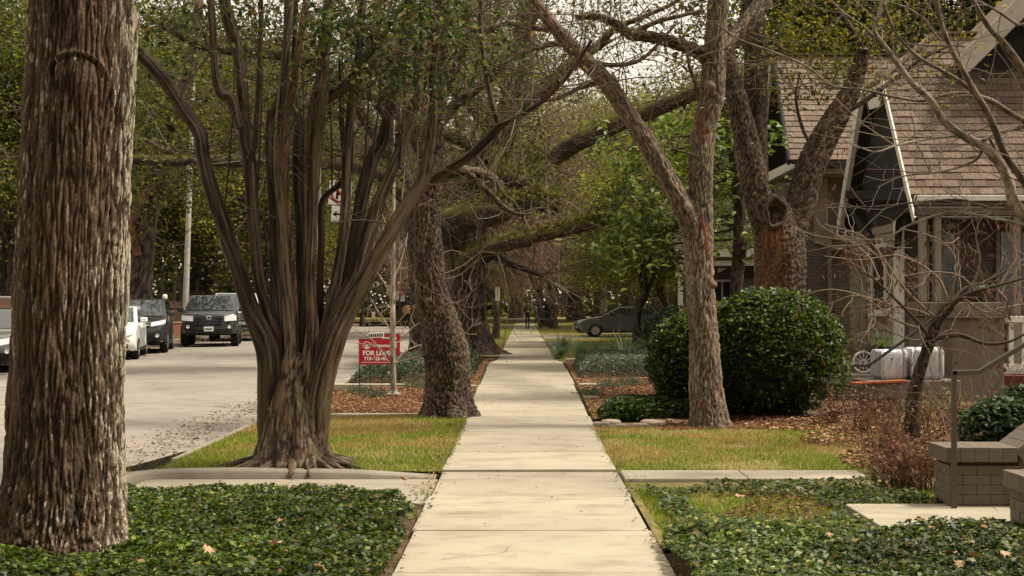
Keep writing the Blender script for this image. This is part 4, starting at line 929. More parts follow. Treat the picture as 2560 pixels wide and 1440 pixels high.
o = build('knot_lip', V, F, m_bark, e, cc, smooth=True); o.location = Vector(hc) - e.location; o.rotation_euler = (0, 0, .25)
o = lathe('knot_throat', [(.19, -.03), (.17, .05), (.12, .10), (.10, .13)], m_hollow, e, 28); o.location = Vector(hc) - e.location; o.rotation_euler = (math.radians(-90), 0, .25); o.scale = (.85, 1.15, 1)
o = lathe('knot_cavity', [(.001, .10), (.05, .102), (.085, .104)], m_cavity, e, 24); o.location = Vector(hc) - e.location; o.rotation_euler = (math.radians(-90), 0, .25)

# --- fluted giant farther along the verge with moss-covered limbs
Y0 = 37.
e = empty('mossy_giant_tree', P(1170, 860, Y0) * np.array([1, 1, 0]) + np.array([0, 0, .1]), 'huge fluted trunk with mossy sawn-off limbs reaching over the sidewalk', 'tree')
C, R = PW([(1172, 885, 112), (1172, 850, 100), (1170, 800, 92), (1168, 730, 88), (1165, 660, 90), (1160, 600, 98), (1165, 540, 104), (1185, 480, 96), (1215, 420, 84), (1245, 350, 76), (1275, 280, 66), (1300, 190, 52), (1310, 60, 44), (1330, -60, 36)], Y0)
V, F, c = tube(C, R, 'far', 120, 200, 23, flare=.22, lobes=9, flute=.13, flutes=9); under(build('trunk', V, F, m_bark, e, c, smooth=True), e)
W = Wood(); tips = []; rg = random.Random(10); fern = []
for k, (pts, mo) in enumerate([
    ([(1150, 600, 70, 36), (1120, 570, 78, 33), (1160, 548, 74, 31), (1210, 538, 66, 30), (1250, 528, 60, 29.5), (1263, 522, 52, 29.3)], .9),
    ([(1150, 700, 44, 35.5), (1170, 648, 34, 31), (1230, 620, 32, 29), (1330, 594, 30, 28), (1420, 577, 28, 27.5), (1480, 561, 26, 27), (1520, 553, 22, 27)], .9),
    ([(1210, 430, 40, 36.5), (1250, 470, 34, 34), (1262, 520, 30, 32), (1230, 450, 26, 31), (1180, 430, 24, 30), (1140, 420, 14, 29)], .3),
    ([(1240, 370, 44, 37), (1250, 450, 40, 35), (1290, 440, 38, 34), (1300, 455, 30, 33)], .8),
    ([(1160, 690, 22, 36), (1200, 660, 18, 34), (1260, 625, 15, 33), (1330, 610, 10, 32)], .3),
    ([(1300, 520, 40, 33), (1340, 505, 42, 32.5), (1385, 520, 40, 32)], .8),
    ([(1250, 340, 46), (1180, 260, 40), (1100, 190, 32), (1000, 130, 24), (880, 90, 16)], .3), ([(1270, 290, 46), (1350, 230, 40), (1430, 160, 30), (1520, 100, 18)], .3),
    ([(1290, 240, 40), (1220, 150, 32), (1180, 50, 26), (1120, -60, 18)], .2), ([(1240, 400, 36), (1150, 350, 30), (1050, 330, 24), (940, 330, 14)], .4),
    ([(1200, 620, 20), (1280, 660, 16), (1360, 690, 10)], 0)]):
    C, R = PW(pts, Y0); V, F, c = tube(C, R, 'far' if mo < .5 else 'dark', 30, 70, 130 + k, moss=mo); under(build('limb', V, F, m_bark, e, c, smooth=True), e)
    A = crom(C, 50)
    if mo > .5: fern.append(np.repeat(A, 44, 0) + np.random.default_rng(k).normal(size=(2200, 3)) * .10 + np.array([0, 0, R.mean() * .8]))
    sprout(W, A, 18 if k > 5 else 7, 2.2, .022, 2, rg, (.105, .08, .06), lo=.25, tips=tips if k > 5 else None)
fern = np.concatenate(fern); V, F, c = leafmesh(fern, .13, palette(len(fern), [(.085, .085, .018), (.13, .11, .028), (.06, .05, .018)]), up=.05, aspect=.3); under(build('fern_fringe', V, F, m_leaf, e, c), e)
V, F, c = W.mesh(3); under(build('twigs', V, F, m_twig, e, c), e)
rng = np.random.default_rng(14); cl = [clump([t for t in tips if t[2] > 6.2], 7, .3, rng)]
for (px, py, n, sx, sy, Y) in ((1290, 400, 900, 60, 50, 36), (1330, 470, 600, 60, 50, 35), (1360, 400, 800, 60, 60, 37), (1180, 420, 500, 60, 60, 38), (1130, 480, 300, 30, 50, 39), (1400, 520, 200, 60, 20, 31)):
    g = rng.normal(size=(max(2, n // 40), 3)) * np.array([sx * Y / FPX, 1., sy * Y / FPX]) + P(px, py, Y); q = np.repeat(g, 40, 0)[:n]; cl.append(q + rng.normal(size=q.shape) * .25)
cl = np.concatenate(cl); V, F, c = leafmesh(cl, .12, palette(len(cl), OAK + [OAKY[0]]), up=.25, aspect=.5); under(build('crown', V, F, m_leaf, e, c), e)

# --- dark oak just behind the sidewalk oak, its limb crossing the street
Y0 = 31.
e = empty('street_oak', P(1052, 885, Y0) * np.array([1, 1, 0]) + np.array([0, 0, .2]), 'dark oak behind the bulging trunk whose level limb crosses the street', 'tree')
C, R = PW([(1052, 910, 60), (1052, 880, 54), (1050, 800, 50), (1046, 700, 46), (1040, 600, 46), (1030, 520, 48), (1010, 450, 44), (990, 380, 38), (970, 280, 30), (950, 150, 24), (940, 0, 18)], Y0)
parts = [tube(C, R, 'dark', 40, 120, 4, flare=.5)]; W = Wood(); tips = []; rg = random.Random(12); fern = []
for k, pts in enumerate(([(1030, 520, 36), (960, 440, 36), (860, 412, 34), (760, 408, 33), (650, 404, 32), (540, 402, 31), (430, 402, 29), (330, 398, 26), (220, 380, 20)], [(1000, 430, 34), (900, 280, 30), (800, 170, 32), (700, 135, 34), (600, 125, 32), (500, 110, 26), (400, 60, 18)], [(985, 360, 26), (1040, 250, 22), (1080, 150, 16), (1100, 40, 10)], [(975, 300, 24), (900, 220, 20), (800, 240, 16), (700, 290, 12), (600, 330, 8)])):
    C, R = PW([(a, b, w, Y0 - .6 * i) for i, (a, b, w) in enumerate(pts)], Y0); parts.append(tube(C, R, 'dark', 30, 120, 140 + k, moss=.7 if k < 2 else .2)); A = crom(C, 60); sprout(W, A, 22, 2.0, .02, 2, rg, (.11, .085, .062), lo=.12, tips=tips)
    if k < 2: fern.append(np.repeat(A, 30, 0) + np.random.default_rng(k).normal(size=(1800, 3)) * .09 + np.array([0, 0, .13]))
under(wood_obj('trunk', parts, e, None), e); V, F, c = W.mesh(3); under(build('twigs', V, F, m_twig, e, c), e)
fern = np.concatenate(fern); V, F, c = leafmesh(fern, .12, palette(len(fern), [(.07, .06, .018), (.10, .08, .03), (.05, .035, .018)]), up=.05, aspect=.3); under(build('fern_fringe', V, F, m_leaf, e, c), e)
C2 = clump([t for t in tips if t[2] > 5.3 or t[0] < -5], 9, .28); V, F, c = leafmesh(C2, .11, palette(len(C2), OAK + OAKY[:2]), up=.25, aspect=.5); under(build('crown', V, F, m_leaf, e, c), e)

# --- bare sapling in the mulch
Y0 = 19.6
e = empty('sapling', P(983, 978, Y0), 'thin bare sapling with whippy branches in the mulch before the red signs', 'tree'); e.location.z = float(gz(e.location.x, Y0))
C, R = PW([(983, 985, 21), (983, 960, 16), (982, 860, 14), (982, 760, 13), (983, 650, 11), (983, 560, 9), (985, 470, 7), (984, 380, 5), (986, 300, 3)], Y0)
V, F, c = tube(C, R, 'pale', 18, 120, 3, flare=.3); under(build('trunk', V, F, m_bark, e, c, smooth=True), e)
W = Wood(); rg = random.Random(13)
for (x, y, pts) in ((983, 920, [(960, 890), (930, 850), (900, 830), (870, 815)]), (983, 915, [(1010, 880), (1030, 870), (1060, 858)]), (982, 830, [(960, 800), (940, 770), (925, 740)]), (983, 820, [(1010, 790), (1040, 760), (1075, 735)]), (983, 760, [(968, 720), (950, 690), (930, 660)]), (983, 700, [(1000, 660), (1012, 620), (1020, 580)]),
                    (982, 660, [(970, 630), (960, 590), (956, 560)]), (982, 780, [(990, 740), (998, 720), (1004, 650)]), (983, 860, [(1005, 850), (1030, 820), (1062, 800)]), (983, 905, [(950, 870), (905, 860), (868, 855)]), (983, 560, [(1000, 520), (1008, 470), (1012, 420)]), (983, 600, [(965, 560), (950, 520), (945, 490)]), (982, 910, [(1015, 900), (1040, 895), (1075, 900)])):
    dy = rg.uniform(-.5, .5); A, r = polywood(W, [P(x, y, Y0)] + [P(a, b, Y0 + dy * (i + 1) / 3) for i, (a, b) in enumerate(pts)], np.linspace(.013, .004, len(pts) + 1), (.27, .215, .155)); sprout(W, A, 4, .4, .0045, 1, rg, (.25, .2, .15), up=.1)
V, F, c = W.mesh(4); under(build('branches', V, F, m_twig, e, c), e)

# --- small pod tree in front of the porch and the bare tree arching in from the right
def pods(W, tips, e, n, rg, col=((.10, .038, .022), (.14, .058, .032), (.07, .028, .018)), size=.058):
    t = [tips[rg.randrange(len(tips))] for _ in range(n)]; q = np.array(t) + np.random.default_rng(n).normal(size=(n, 3)) * .02; q[:, 2] -= .05
    rng = np.random.default_rng(n + 1); t_ = np.stack([rng.normal(size=n) * .25, rng.normal(size=n) * .25, -np.ones(n)], -1); b = np.stack([np.cos(rng.uniform(0, 6, n)), np.sin(rng.uniform(0, 6, n)), np.zeros(n)], -1)
    s = size * rng.uniform(.6, 1.3, n)[:, None]; V = np.stack([q, q + t_ * s * .5 + b * s * .12, q + t_ * s, q + t_ * s * .5 - b * s * .12], 1).reshape(-1, 3)
    tag(under(build('seed_pods', V, np.arange(4 * n).reshape(n, 4), m_litter, e, np.repeat(palette(n, col), 4, 0)), e), kind='stuff')
Y0 = 13.6
e = empty('pod_tree', P(2280, 1105, Y0) * np.array([1, 1, 0]) + np.array([0, 0, .06]), 'small crooked tree with dry brown seed pods before the porch', 'tree')
C, R = PW([(2278, 1125, 46), (2280, 1080, 40), (2284, 1000, 34), (2296, 940, 30), (2312, 890, 28), (2330, 840, 28), (2345, 800, 26), (2375, 765, 24)], Y0)
V, F, c = tube(C, R, 'dark', 40, 120, 7, flare=.3); under(build('trunk', V, F, m_bark, e, c, smooth=True), e)
W = Wood(); tips = []; rg = random.Random(14); cc = (.19, .145, .105); cd = (.06, .043, .032)
BR = [([(2372, 768), (2420, 735), (2500, 712), (2580, 690)], .022, cd), ([(2370, 768), (2410, 722), (2470, 700), (2560, 650)], .018, cd), ([(2335, 845), (2400, 838), (2460, 858), (2520, 855), (2580, 825)], .022, cd), ([(2330, 850), (2290, 800), (2225, 735), (2175, 690), (2150, 680)], .016, cd),
      ([(2345, 800), (2300, 780), (2220, 760), (2120, 730), (2060, 725), (1990, 745)], .012, cc), ([(2345, 800), (2260, 720), (2170, 600), (2060, 560)], .011, cc), ([(2375, 760), (2340, 690), (2250, 640), (2150, 650), (2060, 640)], .011, cc), ([(2375, 760), (2390, 660), (2350, 600), (2250, 570)], .010, cc),
      ([(2420, 735), (2450, 660), (2440, 580), (2470, 520)], .010, cc), ([(2330, 830), (2240, 800), (2150, 740), (2070, 760)], .010, cc), ([(2345, 800), (2300, 850), (2230, 830), (2170, 790)], .009, cc), ([(2480, 710), (2520, 760), (2500, 800), (2520, 850)], .010, cc), ([(2400, 740), (2460, 780), (2500, 770), (2560, 760)], .010, cc),
      ([(2200, 700), (2170, 640), (2120, 600), (2080, 590)], .008, cc), ([(2250, 760), (2180, 800), (2170, 850)], .007, cc), ([(2500, 712), (2540, 640), (2520, 590)], .009, cc), ([(2440, 730), (2400, 690), (2330, 680), (2260, 690)], .009, cc)]
for pts, r, c_ in BR:
    dy = rg.uniform(-.6, .4); A, rr_ = polywood(W, [P(a, b, Y0 + dy * i / len(pts)) for i, (a, b) in enumerate(pts)], np.linspace(r * 1.5, r * .45, len(pts)), c_, 6); sprout(W, A, 6, .5, .0045, 2, rg, cc, lo=.2, tips=tips, bend=.3, kids=(1, 3))
V, F, c = W.mesh(5); under(build('branches', V, F, m_twig, e, c, smooth=True), e); pods(W, tips, e, 1200, rg)

Y0 = 11.4
e = empty('arching_bare_tree', (4.95, 11.6, .05), 'bare pale-barked tree whose branches arch in across the roof from outside the picture', 'tree')
base = np.array([4.95, 11.6, 0]); C = np.array([base + [0, 0, -.1], base + [.02, 0, 1.0], base + [-.05, -.05, 1.9], base + [-.1, -.1, 2.4]])
V, F, c = tube(C, [.10, .075, .065, .05], 'pale', 36, 90, 21, flare=.3); under(build('trunk', V, F, m_bark, e, c, smooth=True), e)
W = Wood(); tips = []; rg = random.Random(15); cp = (.27, .215, .16); cb_ = (.16, .12, .088); t0 = C[-1]; parts = []
def fork(pts, w, cc, dy, start=None, ns=10):
    L = ([start] if start is not None else []) + [P(a, b, Y0 + dy * i / len(pts)) for i, (a, b) in enumerate(pts)]
    R = np.linspace(w[0], w[1], len(L)) / 2 * Y0 / FPX
    V, F, c = tube(L, R, 'pale', 10, len(L) * 8, int(w[0] * 7)); k = np.array(cc) / np.array((.27, .215, .16)); parts.append((V, F, c * k * .85))
    A = crom(L, 70); sprout(W, A, max(2, int(ns * .6)), .75, .0055, 1, rg, tuple(x * .8 for x in cc), lo=.15, tips=tips, bend=.18)
fork([(2545, 520), (2522, 457), (2500, 410), (2461, 368), (2419, 346), (2378, 318), (2355, 296), (2328, 252), (2280, 207), (2250, 168), (2219, 124), (2186, 77), (2196, 40), (2215, -30)], (30, 7), cp, -.5, C[2], 26)
fork([(2600, 520), (2560, 454), (2514, 388), (2489, 329), (2469, 282), (2442, 238), (2408, 177), (2378, 121), (2353, 60), (2335, -30)], (21, 11), cb_, -1.0, C[-1], 16)
fork([(2600, 250), (2560, 177), (2517, 116), (2467, 60), (2420, -20)], (20, 12), cb_, -.6, C[-1], 8)
fork([(2620, 340), (2560, 302), (2517, 277), (2478, 252), (2442, 238), (2406, 207), (2356, 177), (2294, 141), (2239, 82), (2210, 20)], (17, 6), cb_, -.8, C[-1], 16)
fork([(2442, 240), (2406, 232), (2356, 238), (2308, 252), (2239, 243), (2156, 224), (2114, 221), (2067, 207), (2017, 166), (1933, 130), (1850, 99), (1790, 60)], (10, 4), cb_, -.2, None, 22)
fork([(2600, 300), (2560, 316), (2489, 332), (2456, 352)], (12, 9), cp, -.3, C[-1], 4)
fork([(2461, 368), (2406, 341), (2358, 343), (2294, 352), (2233, 366), (2183, 379), (2110, 350)], (8, 3), cp, -.3, None, 12)
fork([(2500, 410), (2470, 345), (2440, 400), (2350, 430), (2260, 440), (2190, 470)], (8, 3), cb_, -.2, None, 12)
fork([(2545, 520), (2480, 520), (2400, 500), (2300, 505), (2200, 515), (2060, 520)], (9, 3), cb_, -.3, None, 14)
fork([(2560, 560), (2480, 545), (2380, 530), (2280, 560), (2200, 600), (2100, 590)], (9, 3), cp, -.3, None, 14)
fork([(2600, 100), (2540, 60), (2480, 20), (2400, -10)], (9, 5), cb_, -.4, C[-1], 10)
fork([(2350, 100), (2300, 40), (2240, 10), (2160, 0)], (6, 3), cb_, -.2, None, 10)
under(wood_obj('limbs', parts, e, None), e); V, F, c = W.mesh(4); under(build('twigs', V, F, m_twig, e, c), e); pods(W, tips, e, 130, rg, col=((.14, .06, .035), (.18, .08, .045)), size=.06)
# ------------------------------------------------------------------ trees farther away
gA = grow(101, 3.4, .42, 7.4, (5.6, 5.6, 5.0), 8, 230, 52000, .15, OAK, low=-.85)
gB = grow(102, 3.0, .34, 6.6, (4.8, 4.8, 4.6), 7, 200, 44000, .14, OAKY, low=-.9)
gC = grow(103, 5.0, .38, 10.5, (5.5, 5.5, 6.0), 9, 170, 15000, .15, OAKY, bare=1, twigc=(.17, .135, .10), low=-.7, sig=.13)
gD = grow(104, 2.2, .12, 3.6, (2.4, 2.4, 2.4), 6, 110, 0, bare=2, twigc=(.19, .125, .085), low=-.5)
gE = grow(105, 2.0, .14, 4.4, (2.6, 2.6, 3.0), 7, 150, 26000, .10, [(.17, .19, .03), (.23, .235, .04), (.12, .135, .022)], low=-.8, sig=.10)
gF = grow(106, 3.0, .34, 6.8, (5.0, 5.0, 4.8), 7, 200, 40000, .17, [(.15, .16, .035), (.21, .20, .05), (.27, .24, .07), (.10, .11, .028)], low=-.9)
def site(px, Y, dx=0): return ((px - 1311) * Y / FPX + dx, Y, float(gz((px - 1311) * Y / FPX, Y)))
# across the street
A_ = 'trees across the street'
for (g, px, Y, s, rz, lab) in (
    (gA, 40, 58, 1.25, .3, 'dense dark oak across the street behind the white car roof'),
    (gB, 360, 64, 1.35, 1.2, 'yellow-green oak across the street behind the dark compact car'),
    (gA, 520, 72, 1.25, 2.2, 'dense oak across the street behind the pickup truck'),
    (gB, 650, 84, 1.35, 3.0, 'yellowish oak across the street seen between crape myrtle stems'),
    (gA, 770, 98, 1.3, 4.0, 'dark oak near the far street corner'),
    (gB, 220, 66, 1.5, 5.0, 'tall yellow-green oak rising behind the ridged trunk'),
    (gA, 20, 66, 1.5, .8, 'tall dark oak at the far edge of the picture'),
    (gA, 480, 84, 1.7, 1.5, 'tall oak crown above the pickup truck'),
    (gB, 730, 100, 1.8, .2, 'tall olive oak far beyond the crape myrtle')):
    plant_tree('oak_tree', g, site(px, Y), lab, 'tree', A_, rz, s)
# leaning trunk across the street seen right of the ridged trunk
Y0 = 46.
e = empty('leaning_oak', P(345, 765, Y0) * np.array([1, 1, 0]) + np.array([0, 0, .2]), 'thick brown leaning trunk across the street behind the parked cars', 'tree')
C, R = PW([(340, 800, 80), (345, 740, 66), (356, 650, 56), (366, 550, 54), (385, 470, 54), (405, 410, 50), (440, 300, 42), (480, 150, 30), (500, 0, 20)], Y0)
parts = [tube(C, R, 'far', 40, 90, 31, flare=.4)]; W = Wood(); tips = []; rg = random.Random(22)
for pts in ([(345, 640, 20), (330, 560, 24), (370, 480, 22), (420, 420, 20)], [(390, 450, 30), (340, 350, 26), (280, 260, 20), (200, 180, 12)], [(440, 300, 26), (520, 240, 22), (600, 200, 16), (680, 190, 10)]):
    C, R = PW(pts, Y0 - .5); parts.append(tube(C, R, 'stripped' if pts[0][1] == 640 else 'far', 16, 40, 5)); sprout(W, crom(C, 30), 22, 2.6, .025, 2, rg, (.17, .14, .105), tips=tips)
under(wood_obj('trunk', parts, e, None), e); V, F, c = W.mesh(3); under(build('branches', V, F, m_twig, e, c), e)
C2 = clump([t for t in tips if t[2] > 4.8], 26, .4); V, F, c = leafmesh(C2, .14, palette(len(C2), OAK), up=.3); under(build('crown', V, F, m_leaf, e, c), e)
# along the far verge and beyond the junction
B_ = 'trees along the far verge'
for (g, px, Y, s, rz, lab) in (
    (gC, 1150, 56, .95, .5, 'twiggy half-bare tree behind the mossy giant'),
    (gC, 1120, 66, 1.2, 1.9, 'tall half-bare tree behind the oak at the sidewalk'),
    (gD, 905, 96, 1.35, .4, 'small bare reddish tree beside the hydrant'),
    (gD, 1238, 58, 1.25, 2.0, 'bare reddish crape myrtle behind the thin sign post'),
    (gA, 1000, 118, 1.5, 3.2, 'far oak beyond the side street behind the banners'),
    (gF, 1180, 135, 1.8, 1.1, 'far olive oak at the end of the street'),
    (gF, 1290, 150, 1.7, 2.8, 'far pale oak closing the view above the walking figure'),
    (gC, 1500, 110, 1.3, 4.4, 'half-bare tree beyond the driveway'),
    (gF, 1440, 124, 1.85, .9, 'far pale green tree under the gap of sky'),
    (gD, 1385, 84, 1.9, 3.3, 'rust-brown twiggy tree right of the walking figure'),
    (gF, 1570, 132, 1.75, 2.1, 'far pale green tree behind the sedan'),
    (gE, 1345, 112, 1.9, 5.1, 'faint light green tree straight above the sidewalk end'),
    (gC, 1600, 126, 1.15, .1, 'half-bare tall tree far behind the charcoal sedan'),
    (gB, 1700, 92, 1.55, 4.9, 'dense olive tree behind the far bungalow'),
    (gB, 1800, 76, 1.3, 1.7, 'olive tree filling the gap left of the hollow oak'),
    (gA, 1650, 120, 1.7, .6, 'tall dark oak far beyond the bungalow')):
    plant_tree('street_tree', g, site(px, Y), lab, 'tree', B_, rz, s)
# feathery trees beside the sedan
for (px, Y, s, rz, lab) in ((1592, 47, 1.0, .4, 'feathery light green tree in front of the charcoal sedan'), (1575, 84, 1.35, 2.4, 'feathery olive tree behind the sedan'), (1668, 52, 1.05, 3.9, 'feathery green tree by the far bungalow porch')):
    plant_tree('feathery_tree', gE, site(px, Y), lab, 'tree', 'feathery trees near the driveway', rz, s)
# behind the houses
for (g, px, Y, s, rz, lab) in ((gA, 2380, 38, 1.35, 1.0, 'dark evergreen crown above the near roof ridge'), (gB, 2080, 50, 1.25, 2.0, 'light green tree above the valley between the two roofs'), (gA, 2560, 40, 1.5, 4.0, 'dark evergreen crown over the dormer'), (gB, 1880, 62, 1.1, 5.0, 'bright tree behind the forked trunk')):
    plant_tree('backyard_tree', g, site(px, Y), lab, 'tree', 'trees behind the houses', rz, s)
# unseen oaks added behind the viewer to shade the camera side of everything
for (g, x, y, sc_, rz, lab) in ((gA, -5.5, -9.5, 1.1, .4, 'dense shade oak added on the verge behind the viewer'), (gA, 4.6, -10.5, 1.15, 2.0, 'dense shade oak added in the front yard behind the viewer'), (gB, -18, -8, 1.3, 3.0, 'shade oak added across the street behind the viewer'), (gB, 12.5, -6, 1.2, 4.0, 'shade oak added beside the house behind the viewer'), (gA, -.5, -21, 1.3, 1.0, 'tall unseen shade oak added farther back along the sidewalk')):
    plant_tree('shade_oak', g, (x, y, -.02), lab, 'tree', 'added shade trees behind the viewer', rz, sc_)
# broad-leaved magnolia before the far bungalow
Y0 = 26.
e = empty('magnolia', P(1845, 905, Y0) * np.array([1, 1, 0]) + np.array([0, 0, .2]), 'magnolia with large bright leaves between forked trunk and hollow oak', 'tree')
C, R = PW([(1840, 925, 34), (1838, 800, 32), (1842, 700, 32), (1848, 640, 34), (1850, 580, 32), (1845, 480, 26), (1830, 380, 20), (1820, 300, 12)], Y0)
parts = [tube(C, R, 'dark', 24, 70, 3, flare=.4)]; rng = np.random.default_rng(31); W = Wood(); cl = []
for (px, py, n, sx, sy) in ((1620, 340, 260, 70, 45), (1560, 380, 150, 40, 40), (1700, 380, 420, 70, 60), (1640, 480, 420, 55, 60), (1800, 420, 520, 60, 80), (1850, 340, 260, 50, 40), (1600, 560, 420, 60, 55), (1560, 610, 300, 40, 35), (1690, 580, 420, 50, 60), (1800, 560, 300, 50, 50), (1880, 620, 110, 20, 40), (1530, 600, 90, 25, 20), (1880, 480, 200, 40, 60), (1650, 640, 180, 50, 30), (1900, 560, 90, 20, 30)):
    g = rng.normal(size=(max(2, n // 9), 3)) * np.array([sx * Y0 / FPX, .9, sy * Y0 / FPX]) + P(px, py, Y0)
    A = crom(C, 40); i = np.argmin(((A - g.mean(0)) ** 2).sum(1)); polywood(W, [A[i], (A[i] + g.mean(0)) / 2 + [0, 0, -.1], g.mean(0)], [.03, .022, .012], (.06, .045, .033))
    for q in g[::3]: polywood(W, [g.mean(0), (q + g.mean(0)) / 2 + [0, 0, .05], q], [.012, .008, .004], (.08, .06, .04), 2)
    q = np.repeat(g, 9, 0)[:n]; cl.append(q + rng.normal(size=q.shape) * .11)
parts += [W.mesh(5)]; under(wood_obj('trunk', parts, e, None), e)
cl = np.concatenate(cl); V, F, c = leafmesh(cl, .19, palette(len(cl), [(.05, .075, .02), (.085, .12, .028), (.13, .165, .038), (.18, .20, .05)], rng=rng), up=.45, aspect=.42, rng=rng)
under(build('crown', V, F, m_gloss, e, c), e)

# far woods closing every gap
rng = np.random.default_rng(44); n = 150000; a = rng.uniform(-1, 1, n); X = a * 150; Y = 168 + rng.uniform(0, 14, n) + 10 * np.sin(a * 9); hmax = 15 + 5 * np.sin(a * 31) + 3 * np.sin(a * 77)
Z = rng.random(n) ** 1.15 * hmax
V, F, c = leafmesh(np.stack([X, Y, Z], -1), .75, palette(n, OAK + OAKY[:2], rng=rng), up=.1, aspect=.7, rng=rng)
W = Wood(); rg = random.Random(3)
for k in range(160):
    x = rg.uniform(-140, 140); y = rg.uniform(160, 168); W.seg((x, y, -.2), (x + rg.uniform(-.5, .5), y, 7), .28, .2, (.06, .045, .032))
V, F, c = merge([(V, F, c), W.mesh(6)])
tag(build('far_woods', V, F, m_leaf, None, c), 'distant band of woods closing the end of the street', 'woods', None, 'stuff')

# ------------------------------------------------------------------ shrubs, hedges, low plants
def leafball(name, lobes, n, leaf, cols, label, cat, mat=None, seed=1, stemc=True, w=None, aspect=.6):
    """clipped shrub: leaves in a shell over several lobes + inner stems; lobes = (centre, radii, share)"""
    rng = np.random.default_rng(seed); base = np.mean([l[0] for l in lobes], 0); gzb = float(gz(base[0], base[1]))
    e = empty(name, (base[0], base[1], gzb), label, cat); P_ = []
    for c0, r, sh in lobes:
        v = rng.normal(size=(int(n * sh), 3)); v /= np.linalg.norm(v, axis=1)[:, None]
        bump_ = 1 + .06 * noise(v * 3.5 + seed) + .06 * noise(v * 10 + seed) + .03 * noise(v * 24)
        d = (1 - np.abs(rng.normal(size=len(v))) * .07) * bump_
        q = np.array(c0) + v * np.array(r) * d[:, None]; P_.append(q[q[:, 2] > gzb - .02])
    q = np.concatenate(P_); inside = np.zeros(len(q), bool)
    for c0, r, sh in lobes: inside |= (((q - np.array(c0)) / np.array(r)) ** 2).sum(1) < .72
    q = q[~inside]
    sh_ = q[rng.integers(0, len(q), max(8, n // 260))]; ctr = np.array([base[0], base[1], base[2]]); dv = sh_ - ctr; dv /= np.linalg.norm(dv, axis=1)[:, None]
    q = np.concatenate([q] + [sh_ + dv * t_ + rng.normal(size=sh_.shape) * .012 for t_ in (.02, .035, .05, .07, .085)])
    V, F, c = leafmesh(q, leaf * rng.choice([.75, 1., 1.3], len(q)), palette(len(q), cols, rng=rng, w=w, var=.4), up=.35, aspect=aspect, rng=rng); V = V - np.array(e.location)
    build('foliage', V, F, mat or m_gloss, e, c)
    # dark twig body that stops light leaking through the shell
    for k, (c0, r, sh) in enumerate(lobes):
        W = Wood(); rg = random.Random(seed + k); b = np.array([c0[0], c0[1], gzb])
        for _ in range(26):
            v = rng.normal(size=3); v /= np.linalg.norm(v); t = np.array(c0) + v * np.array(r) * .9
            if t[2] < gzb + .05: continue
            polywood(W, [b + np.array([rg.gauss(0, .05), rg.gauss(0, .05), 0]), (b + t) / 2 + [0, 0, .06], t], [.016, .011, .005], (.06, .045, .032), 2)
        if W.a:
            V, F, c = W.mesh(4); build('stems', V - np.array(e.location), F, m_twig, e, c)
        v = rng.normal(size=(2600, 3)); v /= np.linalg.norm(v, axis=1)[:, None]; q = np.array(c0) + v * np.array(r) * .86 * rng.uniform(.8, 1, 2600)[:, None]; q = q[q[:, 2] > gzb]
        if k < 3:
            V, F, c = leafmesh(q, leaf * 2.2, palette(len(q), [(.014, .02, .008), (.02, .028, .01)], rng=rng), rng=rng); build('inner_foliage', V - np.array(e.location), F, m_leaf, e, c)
    return e
BX = [(.020, .036, .008), (.038, .062, .011), (.078, .108, .018), (.011, .019, .006), (.15, .175, .035)]
b0 = P(1932, 905, 16.6); g0 = float(gz(b0[0], 16.6)); b1 = P(1738, 950, 16.9)
leafball('round_bush', [((b0[0], 16.6, g0 + .84), (.92, .85, .80), .50), ((b1[0], 16.9, g0 + .66), (.64, .62, .72), .2), ((b0[0] - .62, 16.7, g0 + .72), (.66, .62, .74), .16), ((b0[0] - .18, 16.6, g0 + 1.05), (.62, .6, .60), .10), ((b0[0] + .35, 16.5, g0 + .62), (.62, .6, .60), .06)], 60000, .045, BX, 'large round clipped bush standing behind the forked tree', 'bush', seed=5, w=[.24, .28, .22, .12, .14])
def hedge(name, x0, x1, y0, y1, h, n, leaf, cols, label, seed, cat='hedge', mat=None, rough_=.06):
    rng = np.random.default_rng(seed); e = empty(name, ((x0 + x1) / 2, (y0 + y1) / 2, float(gz((x0 + x1) / 2, (y0 + y1) / 2))), label, cat); k = n
    X = rng.uniform(x0, x1, k); Y = rng.uniform(y0, y1, k); ex = np.minimum(np.minimum(X - x0, x1 - X), .25) / .25; ey = np.minimum(np.minimum(Y - y0, y1 - Y), .25) / .25
    top = h * (np.clip(ex, .0, 1) ** .4) * (np.clip(ey, .0, 1) ** .4) * (1 + rough_ * 2 * n2(X, Y, 2.2, seed)); Z = gz(X, Y) + top * (1 - .5 * rng.random(k) ** 2.5)
    m = rng.random(k) < .3; Z = np.where(m, gz(X, Y) + top * rng.random(k), Z)
    V, F, c = leafmesh(np.stack([X, Y, Z], -1), leaf, palette(k, cols, rng=rng), up=.4, aspect=.55, rng=rng); build('foliage', V - np.array(e.location), F, mat or m_gloss, e, c)
    W = Wood(); rg = random.Random(seed)
    for _ in range(60):
        x = rg.uniform(x0 + .05, x1 - .05); y = rg.uniform(y0 + .05, y1 - .05); z = float(gz(x, y)); W.seg((x, y, z), (x + rg.gauss(0, .06), y + rg.gauss(0, .06), z + h * .8), .008, .004, (.06, .045, .03))
    V, F, c = W.mesh(3); build('stems', V - np.array(e.location), F, m_twig, e, c); return e
GREY = [(.075, .088, .060), (.10, .115, .080), (.13, .145, .105), (.055, .066, .045)]
hedge('low_hedge', 1.0, 3.2, 22.9, 26.4, .34, 16000, .05, GREY, 'low grey-green hedge block right of the sidewalk beyond the mulch', 51)
hedge('verge_hedge', -3.1, -.92, 22.3, 28.2, .34, 17000, .055, [(.035, .052, .028), (.055, .074, .040), (.080, .098, .056), (.025, .036, .02)], 'low dark green hedge on the verge beyond the sapling', 52)
